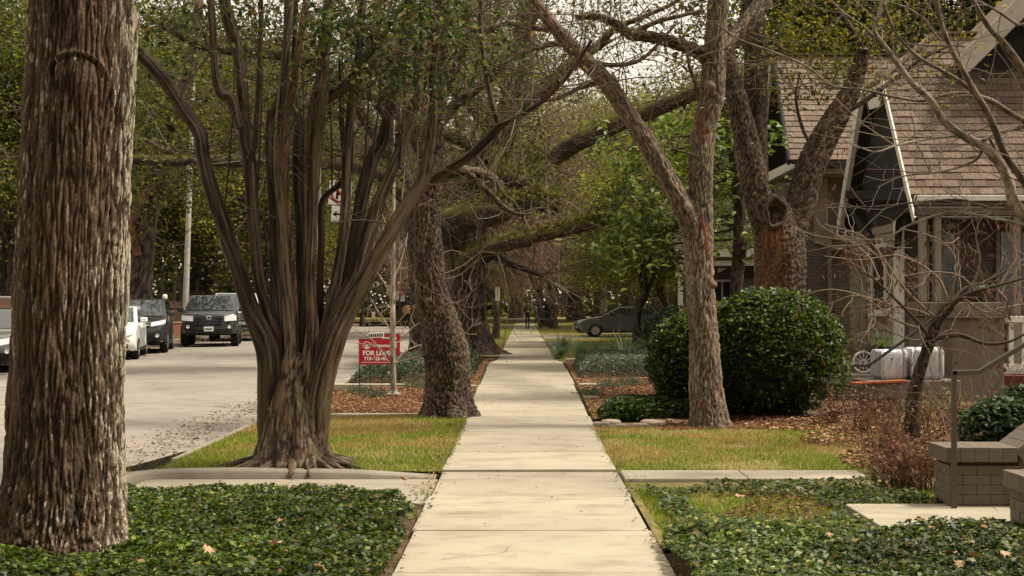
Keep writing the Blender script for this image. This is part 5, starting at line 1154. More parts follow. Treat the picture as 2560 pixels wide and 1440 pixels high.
hedge('grass_border', .98, 2.25, 16.15, 17.15, .24, 9000, .06, BX[:4], 'low dark green border clump behind the flagstones', 53)
hedge('porch_hedge', 2.9, 4.6, 27.5, 31, 1.15, 14000, .07, [(.016, .028, .012), (.026, .042, .015), (.04, .055, .02)], 'dark clipped hedge behind the round bush', 54)
hedge('drive_hedge', 3.3, 6.2, 36, 38.5, 1.05, 10000, .09, [(.016, .028, .012), (.026, .042, .015), (.04, .055, .02)], 'dark hedge beside the driveway under feathery trees', 55)
hedge('far_hedge', -40, -15.5, 95, 98, 1.3, 9000, .22, OAK, 'far hedge across the side street', 56)
# spiky cycads and arching strappy clumps
def fronds(name, loc, n, L, w, col, label, seed, cat='plant', droop=.6, leaflets=True, el=(.25, 1.2)):
    rng = np.random.default_rng(seed); e = empty(name, loc, label, cat); Vs = []; Fs = []; Cs = []; k = 0
    for i in range(n):
        a = rng.uniform(0, 2 * np.pi); u = rng.uniform(*el); l = L * rng.uniform(.7, 1.15); s = np.linspace(0, 1, 9)
        d = np.array([math.cos(a), math.sin(a)]); h = np.sin(u) * s - droop * s ** 2 * .6; rr = np.cos(u) * s
        p = np.stack([d[0] * rr * l, d[1] * rr * l, h * l + .05], -1); sd_ = np.array([-d[1], d[0], 0.])
        cc = np.array(col[rng.integers(len(col))]) * rng.uniform(.75, 1.3)
        if leaflets:
            t = np.gradient(p, axis=0); t /= np.linalg.norm(t, axis=1)[:, None]
            for j in range(1, 9):
                for sg in (-1, 1):
                    for q in (0, .5):
                        c0 = p[j] * (1 - q) + p[j - 1] * q; ln = l * .28 * (1 - .5 * s[j]); tip = c0 + (sd_ * sg * .8 + t[j] * .6) * ln; ww = t[j] * w
                        Vs += [c0 - ww, c0 + ww, tip]; Fs.append([k, k + 1, k + 2]); Cs += [cc] * 3; k += 3
        else:
            wd = w * (1 - s ** 2 * .9)[:, None]; V = np.stack([p - sd_ * wd, p + sd_ * wd], 1).reshape(-1, 3); i0 = np.arange(8) * 2
            Vs += list(V); Fs += [[k + a_, k + a_ + 1, k + a_ + 3] for a_ in i0] + [[k + a_, k + a_ + 3, k + a_ + 2] for a_ in i0]; Cs += [cc] * 18; k += 18
    build('fronds', np.array(Vs), np.array(Fs), m_leaf, e, np.array(Cs)); return e
SG = [(.035, .055, .025), (.05, .075, .035), (.07, .095, .045)]
for k, (px, Y, L, lab) in enumerate(((1402, 33, .85, 'upright blue-green cycad by the far sidewalk edge'), (1450, 32, .7, 'low spiky cycad second from the sidewalk'), (1490, 34, .75, 'low spiky cycad in the middle of the row'), (1535, 33, .9, 'tall spiky cycad before the sedan wheel'), (1580, 32, .8, 'spreading cycad before the slim tree trunk'), (1625, 33, .8, 'spreading cycad next to the dark hedge'), (1395, 30.5, .5, 'small cycad nearest the sidewalk'))):
    x, y_, z = site(px, Y); fronds('cycad', (x, y_, z), 34 if k else 46, L, .006, SG if k else [(.05, .075, .06), (.07, .095, .075)], lab, 60 + k, el=(.3, 1.35) if k else (.8, 1.5))
x, y_, z = site(1560, 31); fronds('fan_palm', (x, y_, z), 40, .9, .012, [(.13, .16, .09), (.10, .13, .07), (.17, .19, .12)], 'pale silvery fan palm among the cycads', 71, droop=.3, leaflets=False)
x, y_, z = site(1545, 40); fronds('palm_shrub', (x, y_, z), 36, 1.2, .02, [(.10, .15, .03), (.07, .11, .025)], 'bright green palm shrub before the sedan door', 72, droop=.4, leaflets=False)
for k, (px, py, Y, L, lab) in enumerate(((2390, 1010, 15.5, .9, 'clump of arching straw-yellow grass against the stoop wall'), (2300, 1040, 15.2, .7, 'smaller arching grass clump left of the leaning pod tree'))):
    q = P(px, py, Y); fronds('arching_grass', (q[0], Y, float(gz(q[0], Y))), 90, L, .006, [(.20, .19, .055), (.27, .25, .085), (.13, .14, .04)], lab, 80 + k, droop=1.0, leaflets=False, el=(.4, 1.3))
# holly-like bush on top of the stoop, dry shrubs by the wall
q = P(2490, 1050, 11.2)
leafball('holly_bush', [((q[0] + .1, 11.3, .40), (.36, .4, .30), .6), ((q[0] + .5, 11.5, .46), (.40, .45, .36), .4)], 4600, .075, [(.02, .036, .015), (.035, .06, .022), (.06, .085, .035), (.12, .14, .075)], 'glossy dark holly bush behind the stoop wall', 'bush', seed=9, aspect=.5)
def dry_shrub(name, px, py, Y, n, L, label, seed, cols=((.10, .05, .032), (.15, .075, .045), (.20, .11, .065)), leaves=500):
    rg = random.Random(seed); q = P(px, py, Y); e = empty(name, (q[0], Y, float(gz(q[0], Y))), label, 'shrub'); W = Wood(); tips = []
    for _ in range(n): twig(W, (rg.gauss(0, L * .22), rg.gauss(0, L * .2), 0), (rg.gauss(0, .45), rg.gauss(0, .45), 1), L * rg.uniform(.6, 1.1), .006, 2, rg, cols[rg.randrange(3)], bend=.2, up=.08, tips=tips)
    V, F, c = W.mesh(3); build('twigs', V, F, m_twig, e, c)
    if leaves:
        C2 = clump([tips[rg.randrange(len(tips))] for _ in range(leaves)], 1, .03); V, F, c = leafmesh(C2, .045, palette(leaves, list(cols)), up=.1); build('dead_leaves', V, F, m_litter, e, c)
    return e
for k, (px, py, Y, n, L, lab) in enumerate(((2265, 1235, 10.4, 70, .42, 'dry brown shrub crowding the stoop corner'), (2310, 1230, 10.3, 60, .38, 'dry brown shrub touching the brick stoop wall'), (2230, 1190, 11.4, 50, .40, 'dead brown perennial beside the front walk end'), (2150, 1090, 14.6, 40, .36, 'dead brown perennial left of the pod tree'), (2220, 1080, 14.4, 44, .42, 'dead brown perennial just before the pod tree trunk'), (2340, 1080, 14.2, 44, .45, 'dead brown perennial right of the pod tree'), (2080, 1075, 15.4, 30, .30, 'low dead perennial by the round bush'), (2420, 1100, 13.2, 44, .5, 'dead brown shrub behind the handrail post'))):
    dry_shrub('dry_shrub', px, py, Y, int(n * .7), L * .82, lab, 200 + k, leaves=300)
q = P(2420, 1010, 13); e = dry_shrub('bare_rose', 2440, 1010, 13, 16, 1.15, 'bare upright rose canes behind the handrail', 230, ((.10, .07, .05), (.18, .14, .10), (.07, .05, .04)), 60)
# small young plants in the mulch
for k, (px, py, lab) in enumerate(((1480, 990, 'small trailing plant nearest the stepping slab'), (1530, 975, 'small trailing plant in the middle of the front mulch'), (1580, 970, 'small trailing plant nearest the round bush'), (900, 975, 'small creeping plant left of the sapling'), (1040, 970, 'small creeping plant right of the sapling'), (940, 985, 'small creeping plant before the sapling foot'))):
    Y = (CAM_Z - .15) * FPX / (py - 768); q = P(px, py, Y); rng = np.random.default_rng(300 + k); e = empty('young_plant', (q[0], Y, float(gz(q[0], Y))), lab, 'plant')
    C2 = np.stack([rng.normal(size=420) * .13, np.linspace(-.5, .5, 420) + rng.normal(size=420) * .1, np.abs(rng.normal(size=420)) * .05 + .02], -1); V, F, c = leafmesh(C2, .045, palette(420, [(.05, .06, .03), (.07, .08, .04), (.03, .04, .02)], rng=rng), up=.4); build('foliage', V, F, m_leaf, e, c)
# ------------------------------------------------------------------ houses
def quad(name, pts, mat, parent, thick=0., smooth=False):
    """flat polygon, optionally given a thickness along its normal"""
    bm = bmesh.new(); vs_ = [bm.verts.new([float(v) for v in p]) for p in pts]; f = bm.faces.new(vs_)
    if thick:
        bm.normal_update(); n = f.normal.copy(); r = bmesh.ops.extrude_face_region(bm, geom=[f])
        for v in r['geom']:
            if isinstance(v, bmesh.types.BMVert): v.co -= n * thick
        bmesh.ops.recalc_face_normals(bm, faces=bm.faces)
    return bm_obj(name, bm, mat, parent)
_sh = {}
def shingle_mesh(w, h, mat, t=.020):
    k = (round(w, 3), round(h, 3), mat.name)
    if k not in _sh:
        bm = bmesh.new(); v = add_box(bm, 0, w - .006, 0, h * 1.12, -.012, 0)
        for q in v:
            if q.co.y < .01 and q.co.z > -.001: q.co.z += t            # butt edge stands proud
        me = bpy.data.meshes.new('shingle'); bm.to_mesh(me); bm.free(); me.materials.append(mat); _sh[k] = me
    return _sh[k]
def shingle_slope(roof, y0, z0, y1, z1, left, x1, h, mat, seed, fine_to=99):
    """courses along +X on a slope that rises from (y0,z0) to (y1,z1); left(t) gives the left edge"""
    rs = random.Random(seed); L = math.hypot(y1 - y0, z1 - z0); ang = math.atan2(z1 - z0, y1 - y0); n = int(L / h); cnt = 0
    for k in range(n):
        t = k * h / L; x = left(min(1, t + h / L * .5)) - rs.uniform(0, .02)
        first = True
        while x < x1:
            w = rs.choice((.17, .25, .25, .33)); w_ = rs.choice((.12, .17, .25)) if first else w; first = False
            if x > fine_to: w_ = min(1.2, x1 - x + .01)
            o = link(bpy.data.objects.new('shingle', shingle_mesh(w_, h, mat)), roof)
            lift = rs.choice((.008, .008, .014)); s = k * h
            o.location = (x, y0 + math.cos(ang) * s - math.sin(ang) * lift, z0 + math.sin(ang) * s + math.cos(ang) * lift); o.rotation_euler = (ang, 0, rs.uniform(-.004, .004)); x += w_; cnt += 1
    return cnt
_bk = {}
def brick_mesh(w, h, d, mat):
    k = (round(w, 3), round(h, 3), round(d, 3), mat.name)
    if k not in _bk:
        bm = bmesh.new(); add_box(bm, 0, w, 0, d, 0, h); bmesh.ops.bevel(bm, geom=list(bm.edges), offset=.002, segments=1, affect='EDGES')
        me = bpy.data.meshes.new('brick'); bm.to_mesh(me); bm.free(); me.materials.append(mat); _bk[k] = me
    return _bk[k]
def brick_face(parent, x0, x1, y, z0, z1, mat, bw=.195, bh=.06, gap=.012, d=.05, seed=1, rz=0, org=None, keep=None):
    rs = random.Random(seed); row = 0; z = z0
    while z + bh <= z1 + .005:
        x = x0 - (row % 2) * (bw + gap) / 2
        while x < x1 - .02:
            a, b = max(x, x0), min(x + bw, x1)
            if b - a > .03 and (keep is None or keep((a + b) / 2, z)):
                o = link(bpy.data.objects.new('brick', brick_mesh(b - a, bh, d, mat)), parent)
                p = Vector((a, y + rs.uniform(-.002, .002), z))
                if rz: p = Vector(org) + Matrix.Rotation(rz, 3, 'Z') @ (p - Vector((x0, y, 0)))
                o.location = p; o.rotation_euler = (0, 0, rz)
            x += bw + gap
        z += bh + gap; row += 1

# --- near bungalow with the clipped steep gable
H = empty('near_bungalow', (6.9, 23.6, 0), 'taupe bungalow with clipped steep shingle gable and porch', 'house')
def hs_add(o, par=None):                       # geometry above is written in world coordinates
    if o.parent is H or par: o.location = o.location - H.location if o.parent is H else o.location
    return o
N0 = (6.7, 22.0, 3.03); A0 = (6.7, 23.98, 5.79); B0 = (6.7, 25.25, 5.85); F0 = (6.7, 27.0, 3.30); R0 = (7.89, 24.65, 6.75); XR = 12.0
roof = quad('roof', [(6.7, 22.31, 3.46), (XR, 22.31, 3.46), (XR, 24.65, 6.75), R0, A0], m_shinglefar, H, .10); hs_add(roof)
nshin = 0
r_e = bpy.data.objects.new('shingle_field', None)
def left1(t):
    z = 3.46 + t * 3.29; return 6.7 if z < 5.79 else 6.7 + (z - 5.79) / .96 * 1.19
shingle_slope(roof, 22.31, 3.46, 24.65, 6.75, left1, XR - .02, .168, m_shingle, 4, 9.3)
hs_add(quad('hip_slope', [A0, R0, B0], m_shingle, H, .06)); hs_add(quad('rear_slope', [R0, (XR, 24.65, 6.75), (XR, 27.0, 3.30), F0, B0], m_shinglefar, H, .10))
hs_add(bar('ridge_cap', (7.86, 24.65, 6.765), (XR, 24.65, 6.765), .26, .04, m_shingle, H)); hs_add(bar('ridge_cap', (6.7, 23.98, 5.81), (7.89, 24.65, 6.77), .2, .035, m_shingle, H))
hs_add(bar('bargeboard', (6.69, 21.97, 3.0), (6.69, 23.98, 5.75), .03, .13, m_white, H)); hs_add(bar('bargeboard', (6.66, 25.25, 5.78), (6.66, 27.02, 3.22), .09, .24, m_white, H))
hs_add(quad('gable_peak_panel', [(6.72, 24.0, 5.72), (6.72, 25.22, 5.76), (6.72, 24.95, 5.35), (6.72, 24.25, 5.30)], m_white, H, .04))
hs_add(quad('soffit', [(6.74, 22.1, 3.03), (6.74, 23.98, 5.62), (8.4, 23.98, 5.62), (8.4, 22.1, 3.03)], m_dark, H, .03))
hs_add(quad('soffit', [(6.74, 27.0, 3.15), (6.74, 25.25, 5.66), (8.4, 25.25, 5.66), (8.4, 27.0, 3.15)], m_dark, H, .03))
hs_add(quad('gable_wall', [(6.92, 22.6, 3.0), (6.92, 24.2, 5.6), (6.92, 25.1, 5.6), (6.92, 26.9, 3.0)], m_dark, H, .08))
hs_add(box('gutter', 6.78, XR, 22.14, 22.30, 3.34, 3.44, m_white, H, .01)); hs_add(box('fascia', 6.78, XR, 22.24, 22.33, 3.17, 3.335, m_beige, H, .006)); hs_add(box('eave_soffit', 6.8, XR, 22.34, 23.6, 3.17, 3.21, m_dark, H))
# walls
hs_add(box('side_wall', 6.9, XR, 23.62, 23.8, .0, 3.2, m_taupe, H)); hs_add(box('street_wall', 6.92, 7.1, 23.8, 27.2, 0, 3.05, m_taupe, H)); hs_add(box('corner_board', 6.86, 6.99, 23.54, 23.62, .45, 3.1, m_white, H, .006)); hs_add(box('corner_board', 6.86, 6.918, 23.62, 23.8, .45, 3.1, m_white, H, .006))
for k in range(15):   # clapboards of the street wall, each its own board
    z = .75 + k * .155
    bm = bmesh.new(); v = add_box(bm, 6.885, 6.918, 23.84, 27.1, z, z + .15)
    for q in v:
        if q.co.z > z + .1 and q.co.x < 6.9: q.co.x += .022
    hs_add(bm_obj('clapboard', bm, m_siding, H))
for k in range(13):
    z = .75 + k * .18
    bm = bmesh.new(); v = add_box(bm, 7.0, XR, 23.585, 23.618, z, z + .175)
    for q in v:
        if q.co.z > z + .1 and q.co.y < 23.6: q.co.y += .022
    hs_add(bm_obj('clapboard', bm, m_taupe, H))
def window(parent, x0, x1, y, z0, z1, fm, add=hs_add, mull=1, rail=True, axis='x', dep=.05):
    """sash window: frame, panes, sill; axis x faces -Y, axis y faces -X"""
    def bx(nm, a0, a1, d0, d1, c0, c1, m, par):
        return box(nm, a0, a1, y + d0, y + d1, c0, c1, m, par) if axis == 'x' else box(nm, y + d0, y + d1, a0, a1, c0, c1, m, par)
    w = bx('window', x0, x1, -.02, .0, z0, z1, m_dark, parent); f = .07
    for (a0, a1, c0, c1) in ((x0 - f, x0, z0 - f, z1 + f), (x1, x1 + f, z0 - f, z1 + f), (x0, x1, z1, z1 + f), (x0, x1, z0 - f, z0)): bx('frame', a0, a1, -dep, 0, c0, c1, fm, w)
    n = mull + 1; ww = (x1 - x0) / n; rows = 2 if rail else 1; hh = (z1 - z0) / rows
    for i in range(n):
        for j in range(rows): bx('pane', x0 + i * ww + .02, x0 + (i + 1) * ww - .02, -.03, -.022, z0 + j * hh + .02, z0 + (j + 1) * hh - .02, m_glass, w)
    for i in range(1, n): bx('mullion', x0 + i * ww - .02, x0 + i * ww + .02, -.042, -.0215, z0, z1, fm, w)
    if rail: bx('meeting_rail', x0, x1, -.038, -.0212, z0 + hh - .02, z0 + hh + .02, fm, w)
    bx('sill', x0 - f - .03, x1 + f + .03, -.09, 0, z0 - f - .05, z0 - f, fm, w)
    return add(w)
window(H, 7.45, 7.95, 23.585, 1.3, 2.95, m_beige, mull=1); window(H, 8.75, 9.5, 23.585, 1.3, 2.95, m_beige, mull=1)
window(H, 24.35, 25.2, 6.885, 1.45, 2.65, m_white, axis='y', mull=0)
hs_add(box('door', 6.87, 6.884, 25.75, 26.6, .6, 2.65, m_siding, H))
d = [o for o in H.children if o.name.startswith('door')][-1]
for (a, b, c_, dd) in ((25.85, 26.12, 1.7, 2.5), (26.22, 26.5, 1.7, 2.5), (25.85, 26.12, .75, 1.5), (26.22, 26.5, .75, 1.5)): box('door_panel', 6.855, 6.868, a, b, c_, dd, m_beige, d)
for (a, b) in (((6.72, 26.4, 3.6), (6.88, 25.0, 2.65)), ((6.72, 22.9, 3.2), (6.88, 23.62, 2.6))): hs_add(bar('knee_brace', a, b, .12, .14, m_dark, H, .008))
hs_add(bar('lookout_beam', P(2120, 486, 26.2), P(2275, 492, 23.0), .12, .16, m_dark, H, .006)); hs_add(bar('wall_plate', (6.8, 23.7, 2.55), (6.8, 27.1, 2.6), .10, .12, m_taupe, H, .006))
hs_add(box('beam_end', 6.5, 6.72, 26.9, 27.1, 3.05, 3.22, m_beige, H, .01))
# dormer gable high on the near slope
a = P(2400, 168, 23.3); b = P(2640, -70, 23.3); hs_add(bar('dormer_bargeboard', a + [0, -.08, 0], b + [0, -.08, 0], .06, .34, m_cream, H, .01, up=(-.7, 0, .7)))
a2 = a + [0, 2.6, 0]; b2 = b + [0, 2.6, 0]; off = np.array([-.06, 0, .07])
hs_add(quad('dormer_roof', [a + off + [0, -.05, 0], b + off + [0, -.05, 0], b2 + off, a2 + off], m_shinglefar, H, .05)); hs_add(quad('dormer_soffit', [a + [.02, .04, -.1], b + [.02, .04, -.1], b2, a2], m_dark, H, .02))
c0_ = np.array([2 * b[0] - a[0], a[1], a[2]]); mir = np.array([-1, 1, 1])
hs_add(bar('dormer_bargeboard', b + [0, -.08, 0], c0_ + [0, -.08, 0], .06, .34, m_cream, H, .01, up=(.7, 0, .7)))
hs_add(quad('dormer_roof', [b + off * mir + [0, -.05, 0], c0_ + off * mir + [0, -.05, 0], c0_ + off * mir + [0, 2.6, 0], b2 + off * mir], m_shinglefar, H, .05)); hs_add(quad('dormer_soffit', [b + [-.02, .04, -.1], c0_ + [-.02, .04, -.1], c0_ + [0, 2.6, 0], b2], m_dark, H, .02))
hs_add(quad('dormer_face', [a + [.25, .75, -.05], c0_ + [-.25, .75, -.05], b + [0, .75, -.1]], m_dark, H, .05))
# porch: floor, piers, stoop walls, railing
hs_add(box('porch_floor', 5.75, XR, 18.9, 23.6, .0, .52, m_taupe, H, .01)); hs_add(box('porch_edge', 6.75, XR, 18.75, 18.9, .28, .5, m_oldred, H, .006))
def pier(x0, x1, y0, y1, zt):
    p = box('pier', x0, x1, y0, y1, 0, zt - .2, m_pier, H, .012); hs_add(p); box('cap', x0 - .04, x1 + .04, y0 - .04, y1 + .04, zt - .199, zt, m_pier, p, .012); box('cap_lip', x0 - .06, x1 + .06, y0 - .06, y1 + .06, zt - .22, zt - .195, m_mortar, p); return p
pier(6.11, 6.86, 18.3, 18.75, 1.57); pier(6.46, 6.9, 21.0, 21.5, 1.58)
for x in (6.55, 6.80): hs_add(box('porch_post', x, x + .11, 21.2, 21.31, 1.59, 3.16, m_beige, H, .008))
hs_add(box('porch_post', 8.1, 8.22, 21.2, 21.32, .53, 3.16, m_beige, H, .008)); hs_add(box('porch_beam', 6.5, XR, 21.15, 21.36, 3.02, 3.16, m_taupe, H, .01))
rl = box('porch_railing', 6.9, 8.6, 18.42, 18.5, 1.28, 1.37, m_white, H, .006); hs_add(rl); box('bottom_rail', 6.9, 8.6, 18.42, 18.5, .6, .68, m_white, rl)
for k in range(9): box('baluster', 6.98 + k * .19, 7.05 + k * .19, 18.44, 18.48, .68, 1.28, m_white, rl)
# stoop of the bungalow: two low cheek walls with heavy caps
def cheek(x0, x1, y0, y1, zt, seed, cap=.16):
    w = box('stoop_wall', x0, x1, y0, y1, 0, zt - cap, m_pier, H, .01); hs_add(w); box('cap', x0 - .05, x1 + .03, y0 - .05, y1 + .05, zt - cap + .001, zt, m_brick, w, .015); return w
cheek(4.55, 5.75, 17.0, 17.5, .53, 1, .24); cheek(4.35, 5.75, 18.55, 18.9, .53, 2, .16)
for k in range(3): hs_add(box('step', 4.8 + k * .32, 5.75, 17.51, 18.54, .0 + k * .001, .17 * (k + 1), m_curb, H, .01))

# --- neighbouring house, only its gable and side wall show
G = empty('neighbour_house', (6.1, 28.4, 0), 'tall neighbouring house with pale shingle gable and painted brick side', 'house')
def gs(o):
    if o.parent is G: o.location = o.location - G.location
    return o
hs_keep = hs_add
n0 = (5.73, 27.6, 4.67); t0_ = (5.73, 29.35, 7.27); f0 = (5.73, 31.1, 4.67)
roof2 = gs(quad('roof', [n0, (9.2, 27.6, 4.67), (9.2, 29.35, 7.27), t0_], m_shinglefar, G, .10)); gs(quad('rear_slope', [t0_, (9.2, 29.35, 7.27), (9.2, 31.1, 4.67), f0], m_shinglefar, G, .10))
shingle_slope(roof2, 27.6, 4.67, 29.35, 7.27, lambda t: 5.73, 9.18, .16, m_shinglefar, 6, 7.6)
gs(bar('ridge_cap', (5.73, 29.35, 7.285), (9.2, 29.35, 7.285), .26, .04, m_shingle, G)); gs(bar('bargeboard', (5.70, 27.58, 4.62), (5.70, 29.35, 7.2), .05, .18, m_dark, G)); gs(bar('bargeboard', (5.68, 29.4, 7.15), (5.68, 31.1, 4.62), .08, .22, m_white, G))
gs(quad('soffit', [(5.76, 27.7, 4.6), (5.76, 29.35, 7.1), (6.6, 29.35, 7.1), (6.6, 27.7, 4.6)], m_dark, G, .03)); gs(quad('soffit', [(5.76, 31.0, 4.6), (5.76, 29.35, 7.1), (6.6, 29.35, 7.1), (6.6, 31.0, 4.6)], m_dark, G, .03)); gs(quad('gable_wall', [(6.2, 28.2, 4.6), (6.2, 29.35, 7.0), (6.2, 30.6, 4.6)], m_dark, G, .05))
gs(quad('cornice_return', [P(1922, 432, 29.6), P(1990, 398, 28.0), P(1992, 418, 28.0), P(1926, 452, 29.6)], m_white, G, .05)); gs(quad('cornice_soffit', [P(1926, 453, 29.6), P(1992, 419, 28.0), P(2060, 419, 28.0), P(2060, 453, 29.6)], m_siding, G, .03))
gs(box('gutter', 5.95, 9.2, 27.45, 27.58, 4.5, 4.62, m_dark, G, .01)); gs(box('fascia', 5.98, 9.2, 27.58, 27.66, 4.38, 4.5, m_siding, G))
gs(box('side_wall', 6.05, 9.2, 28.42, 28.6, 0, 4.55, m_mortar, G)); gs(box('street_wall', 6.05, 6.25, 28.6, 31.0, 0, 4.55, m_taupe, G)); gs(box('upper_panel', 6.42, 6.72, 28.36, 28.418, 2.9, 4.36, m_siding, G)); gs(box('frieze', 6.06, 9.2, 28.37, 28.419, 4.38, 4.55, m_siding, G))
gs(box('downspout_board', 6.72, 6.81, 28.33, 28.417, .1, 3.3, m_beige, G, .006))
bw_ = empty('brick_panel'); bw_.parent = G; bw_.location = -G.location
brick_face(bw_, 6.83, 7.75, 28.405, .25, 3.3, m_brick, seed=3); brick_face(bw_, 6.07, 6.70, 28.405, .9, 2.7, m_brick, seed=4)
gs(box('meter_shelf', 6.78, 7.0, 28.05, 28.33, 2.75, 2.86, m_siding, G, .01)); gs(box('dark_awning', 6.3, 6.75, 27.9, 28.33, 1.35, 1.42, m_dark, G))

# --- far bungalow behind the forked tree
Kh = empty('far_bungalow', (5.2, 38.5, .05), 'far low bungalow with white porch posts behind magnolia', 'house')
def ks(o):
    if o.parent is Kh: o.location = o.location - Kh.location
    return o
ks(box('wall', 5.6, 11, 40.5, 47, 0, 3.1, m_taupe, Kh)); ks(quad('roof', [(4.5, 38.2, 3.25), (11.5, 38.2, 3.25), (11.5, 43.5, 5.2), (4.5, 43.5, 5.2)], m_shinglefar, Kh, .12)); ks(quad('rear_slope', [(4.5, 43.5, 5.2), (11.5, 43.5, 5.2), (11.5, 48, 3.25), (4.5, 48, 3.25)], m_shinglefar, Kh, .12))
ks(box('fascia', 4.5, 11.5, 38.12, 38.2, 3.0, 3.24, m_white, Kh)); ks(box('beam', 4.7, 11, 38.4, 38.6, 2.75, 2.99, m_white, Kh)); ks(box('porch_floor', 4.6, 11, 38.2, 40.5, 0, .35, m_taupe, Kh))
for x in (4.62, 6.4, 8.2): ks(box('porch_post', x, x + .14, 38.4, 38.54, .35, 2.75, m_white, Kh, .01))
ks(box('porch_post', 4.95, 5.15, 38.9, 39.1, .35, 2.75, m_taupe, Kh, .01)); window(Kh, 6.0, 6.5, 40.49, 1.0, 2.3, m_white, add=ks); window(Kh, 7.6, 8.5, 40.49, 1.0, 2.3, m_white, add=ks); ks(box('door', 6.85, 7.25, 40.44, 40.49, .35, 2.4, m_beige, Kh))
ks(quad('gable_trim', [P(1795, 660, 38.9), P(1838, 660, 38.9), P(1795, 682, 38.9)], m_white, Kh, .05))

# --- brick stoop in the near right corner: each cheek wall a thing of brick pieces
def brick_cheek(name, x0, xs, y0, y1, zt, label, seed):
    e = empty(name, (x0, y0, 0), label, 'wall'); L = Vector((x0, y0, 0))
    def loc(o): o.location = o.location - L; return o
    x1 = 4.55; s = .75
    loc(quad('core', [(x0 + .03, y0 + .03, -.05), (x1, y0 + .03, -.05), (x1, y0 + .03, zt - .09 + (x1 - xs) * s), (xs, y0 + .03, zt - .09), (x0 + .03, y0 + .03, zt - .09)], m_mortar, e, y1 - y0 - .06))
    f = empty('brick_face'); f.parent = e; f.location = -L
    top = lambda x: zt - .095 + max(0, (x - xs)) * s - .0
    brick_face(f, x0, x1, y0, .0, 1.9, m_brick, bw=.20, bh=.068, gap=.003, seed=seed, keep=lambda x, z: z + .06 < top(x - .1) + .01)
    f2 = empty('end_bricks'); f2.parent = e; f2.location = -L; brick_face(f2, 0, y1 - y0, 0, .0, zt - .095, m_brick, bw=.16, bh=.068, gap=.003, seed=seed + 1, rz=math.radians(90), org=(x0 + .05, y0, 0))
    rs = random.Random(seed); x = x0 - .035; me = brick_mesh(.1025, .105, y1 - y0 + .07, m_brick); cp = empty('coping'); cp.parent = e; cp.location = -L
    while x < xs: o = link(bpy.data.objects.new('coping_brick', me), cp); o.location = (x, y0 - .035, zt - .1 + rs.uniform(-.002, .002)); x += .104
    d = 0; a = math.atan(s)
    while d < (x1 - xs) / math.cos(a): o = link(bpy.data.objects.new('coping_brick', me), cp); o.location = (xs + d * math.cos(a) + .06, y0 - .035, zt - .1 + d * math.sin(a) + .0); o.rotation_euler = (0, -a, 0); d += .104
    return e
brick_cheek('stoop_cheek_wall', 3.08, 3.55, 9.28, 9.62, .48, 'painted brick stoop wall with thick coping behind the handrail post', 11)
brick_cheek('low_cheek_wall', 3.12, 3.62, 7.9, 8.22, .45, 'second painted brick stoop wall cut by the picture edge', 14)
st = empty('entry_steps', (3.6, 8.25, 0), 'concrete steps climbing between the two brick stoop walls', 'steps')
for k in range(4): o = box('step', 3.55 + .32 * k, 5.3, 8.26, 9.24, -.02 + .001 * k, .17 * (k + 1), m_curb, st, .012); o.location = o.location - st.location
hr = empty('handrail', P(2385, 1285, 9.2) * np.array([1, 1, 0]) + np.array([0, 0, .0]), 'square brown metal handrail post and rail rising with the near steps', 'handrail')
def rail(e, pts, Y, w, mat, post):
    L = np.array(e.location)
    bar('post', P(*post[0], Y) - L, P(*post[1], Y) - L, w, w, mat, e, .003)
    for a, b in zip(pts[:-1], pts[1:]): bar('rail', P(*a, Y) - L, P(*b, Y) - L, w, w * .95, mat, e, .003)
rail(hr, [(2380, 932), (2448, 930), (2600, 838)], 9.2, .034, m_rail, ((2385, 1290), (2385, 925)))
hr2 = empty('stoop_handrail', P(2108, 1050, 16.8) * np.array([1, 1, 0]) + np.array([0, 0, .06]), 'thin dark handrail climbing past the white planters', 'handrail')
rail(hr2, [(2094, 914), (2172, 914), (2378, 766)], 16.8, .036, m_darkrail, ((2108, 1058), (2108, 914)))

# ------------------------------------------------------------------ things on the porch
def planter(name, c, s, h, label, rz):
    e = empty(name, c, label, 'planter', rz=rz); n = 4; ring = []
    for side in range(4):
        a = side * math.pi / 2; ca, sa = math.cos(a), math.sin(a)
        for k in range(n * 2):
            u = -1 + 2 * k / (n * 2); d = 1 - (.34 if k % 2 else 0)
            if k == 0: d = .93; u = -.93
            ring.append((ca * d - sa * u, sa * d + ca * u))
    ring = np.array(ring) * s / 2; lev = [(0, .82, 1), (.04, .98, 1), (.06, 1, 1), (h - .06, 1, 1), (h - .03, .97, 1), (h, .86, 1), (h - .01, .80, 1), (h * .5, .76, 1)]
    V = np.concatenate([np.concatenate([ring * q, np.full((len(ring), 1), z)], 1) for z, q, _ in lev]); m = len(ring)
    i = np.arange(len(lev) - 1)[:, None] * m; j = np.arange(m)[None]; F = np.stack([i + j, i + (j + 1) % m, i + m + (j + 1) % m, i + m + j], -1).reshape(-1, 4)
    o = build('body', V, F, m_planter, e); bm = bmesh.new(); bm.faces.new([bm.verts.new((x * .7 / 1, y * .7, h * .8)) for x, y in ring]); bm_obj('potting_soil', bm, m_soil, e); return e
q = P(2222, 948, 17.25); planter('ribbed_planter', (q[0], 17.25, .53), .40, .40, 'white pleated planter standing nearer the round bush', .1)
q = P(2309, 956, 17.2); planter('ribbed_planter', (q[0], 17.22, .53), .47, .43, 'white pleated planter next to the porch pier', -.05)
q = P(2230, 880, 18.2); pt = empty('potted_palm', (q[0], 18.72, .53), 'strappy green plant in a dark pot behind the planters', 'plant')
lathe('pot', [(.10, 0), (.14, .2), (.17, .34), (.15, .34), (.14, .28), (.001, .28)], m_pot, pt)
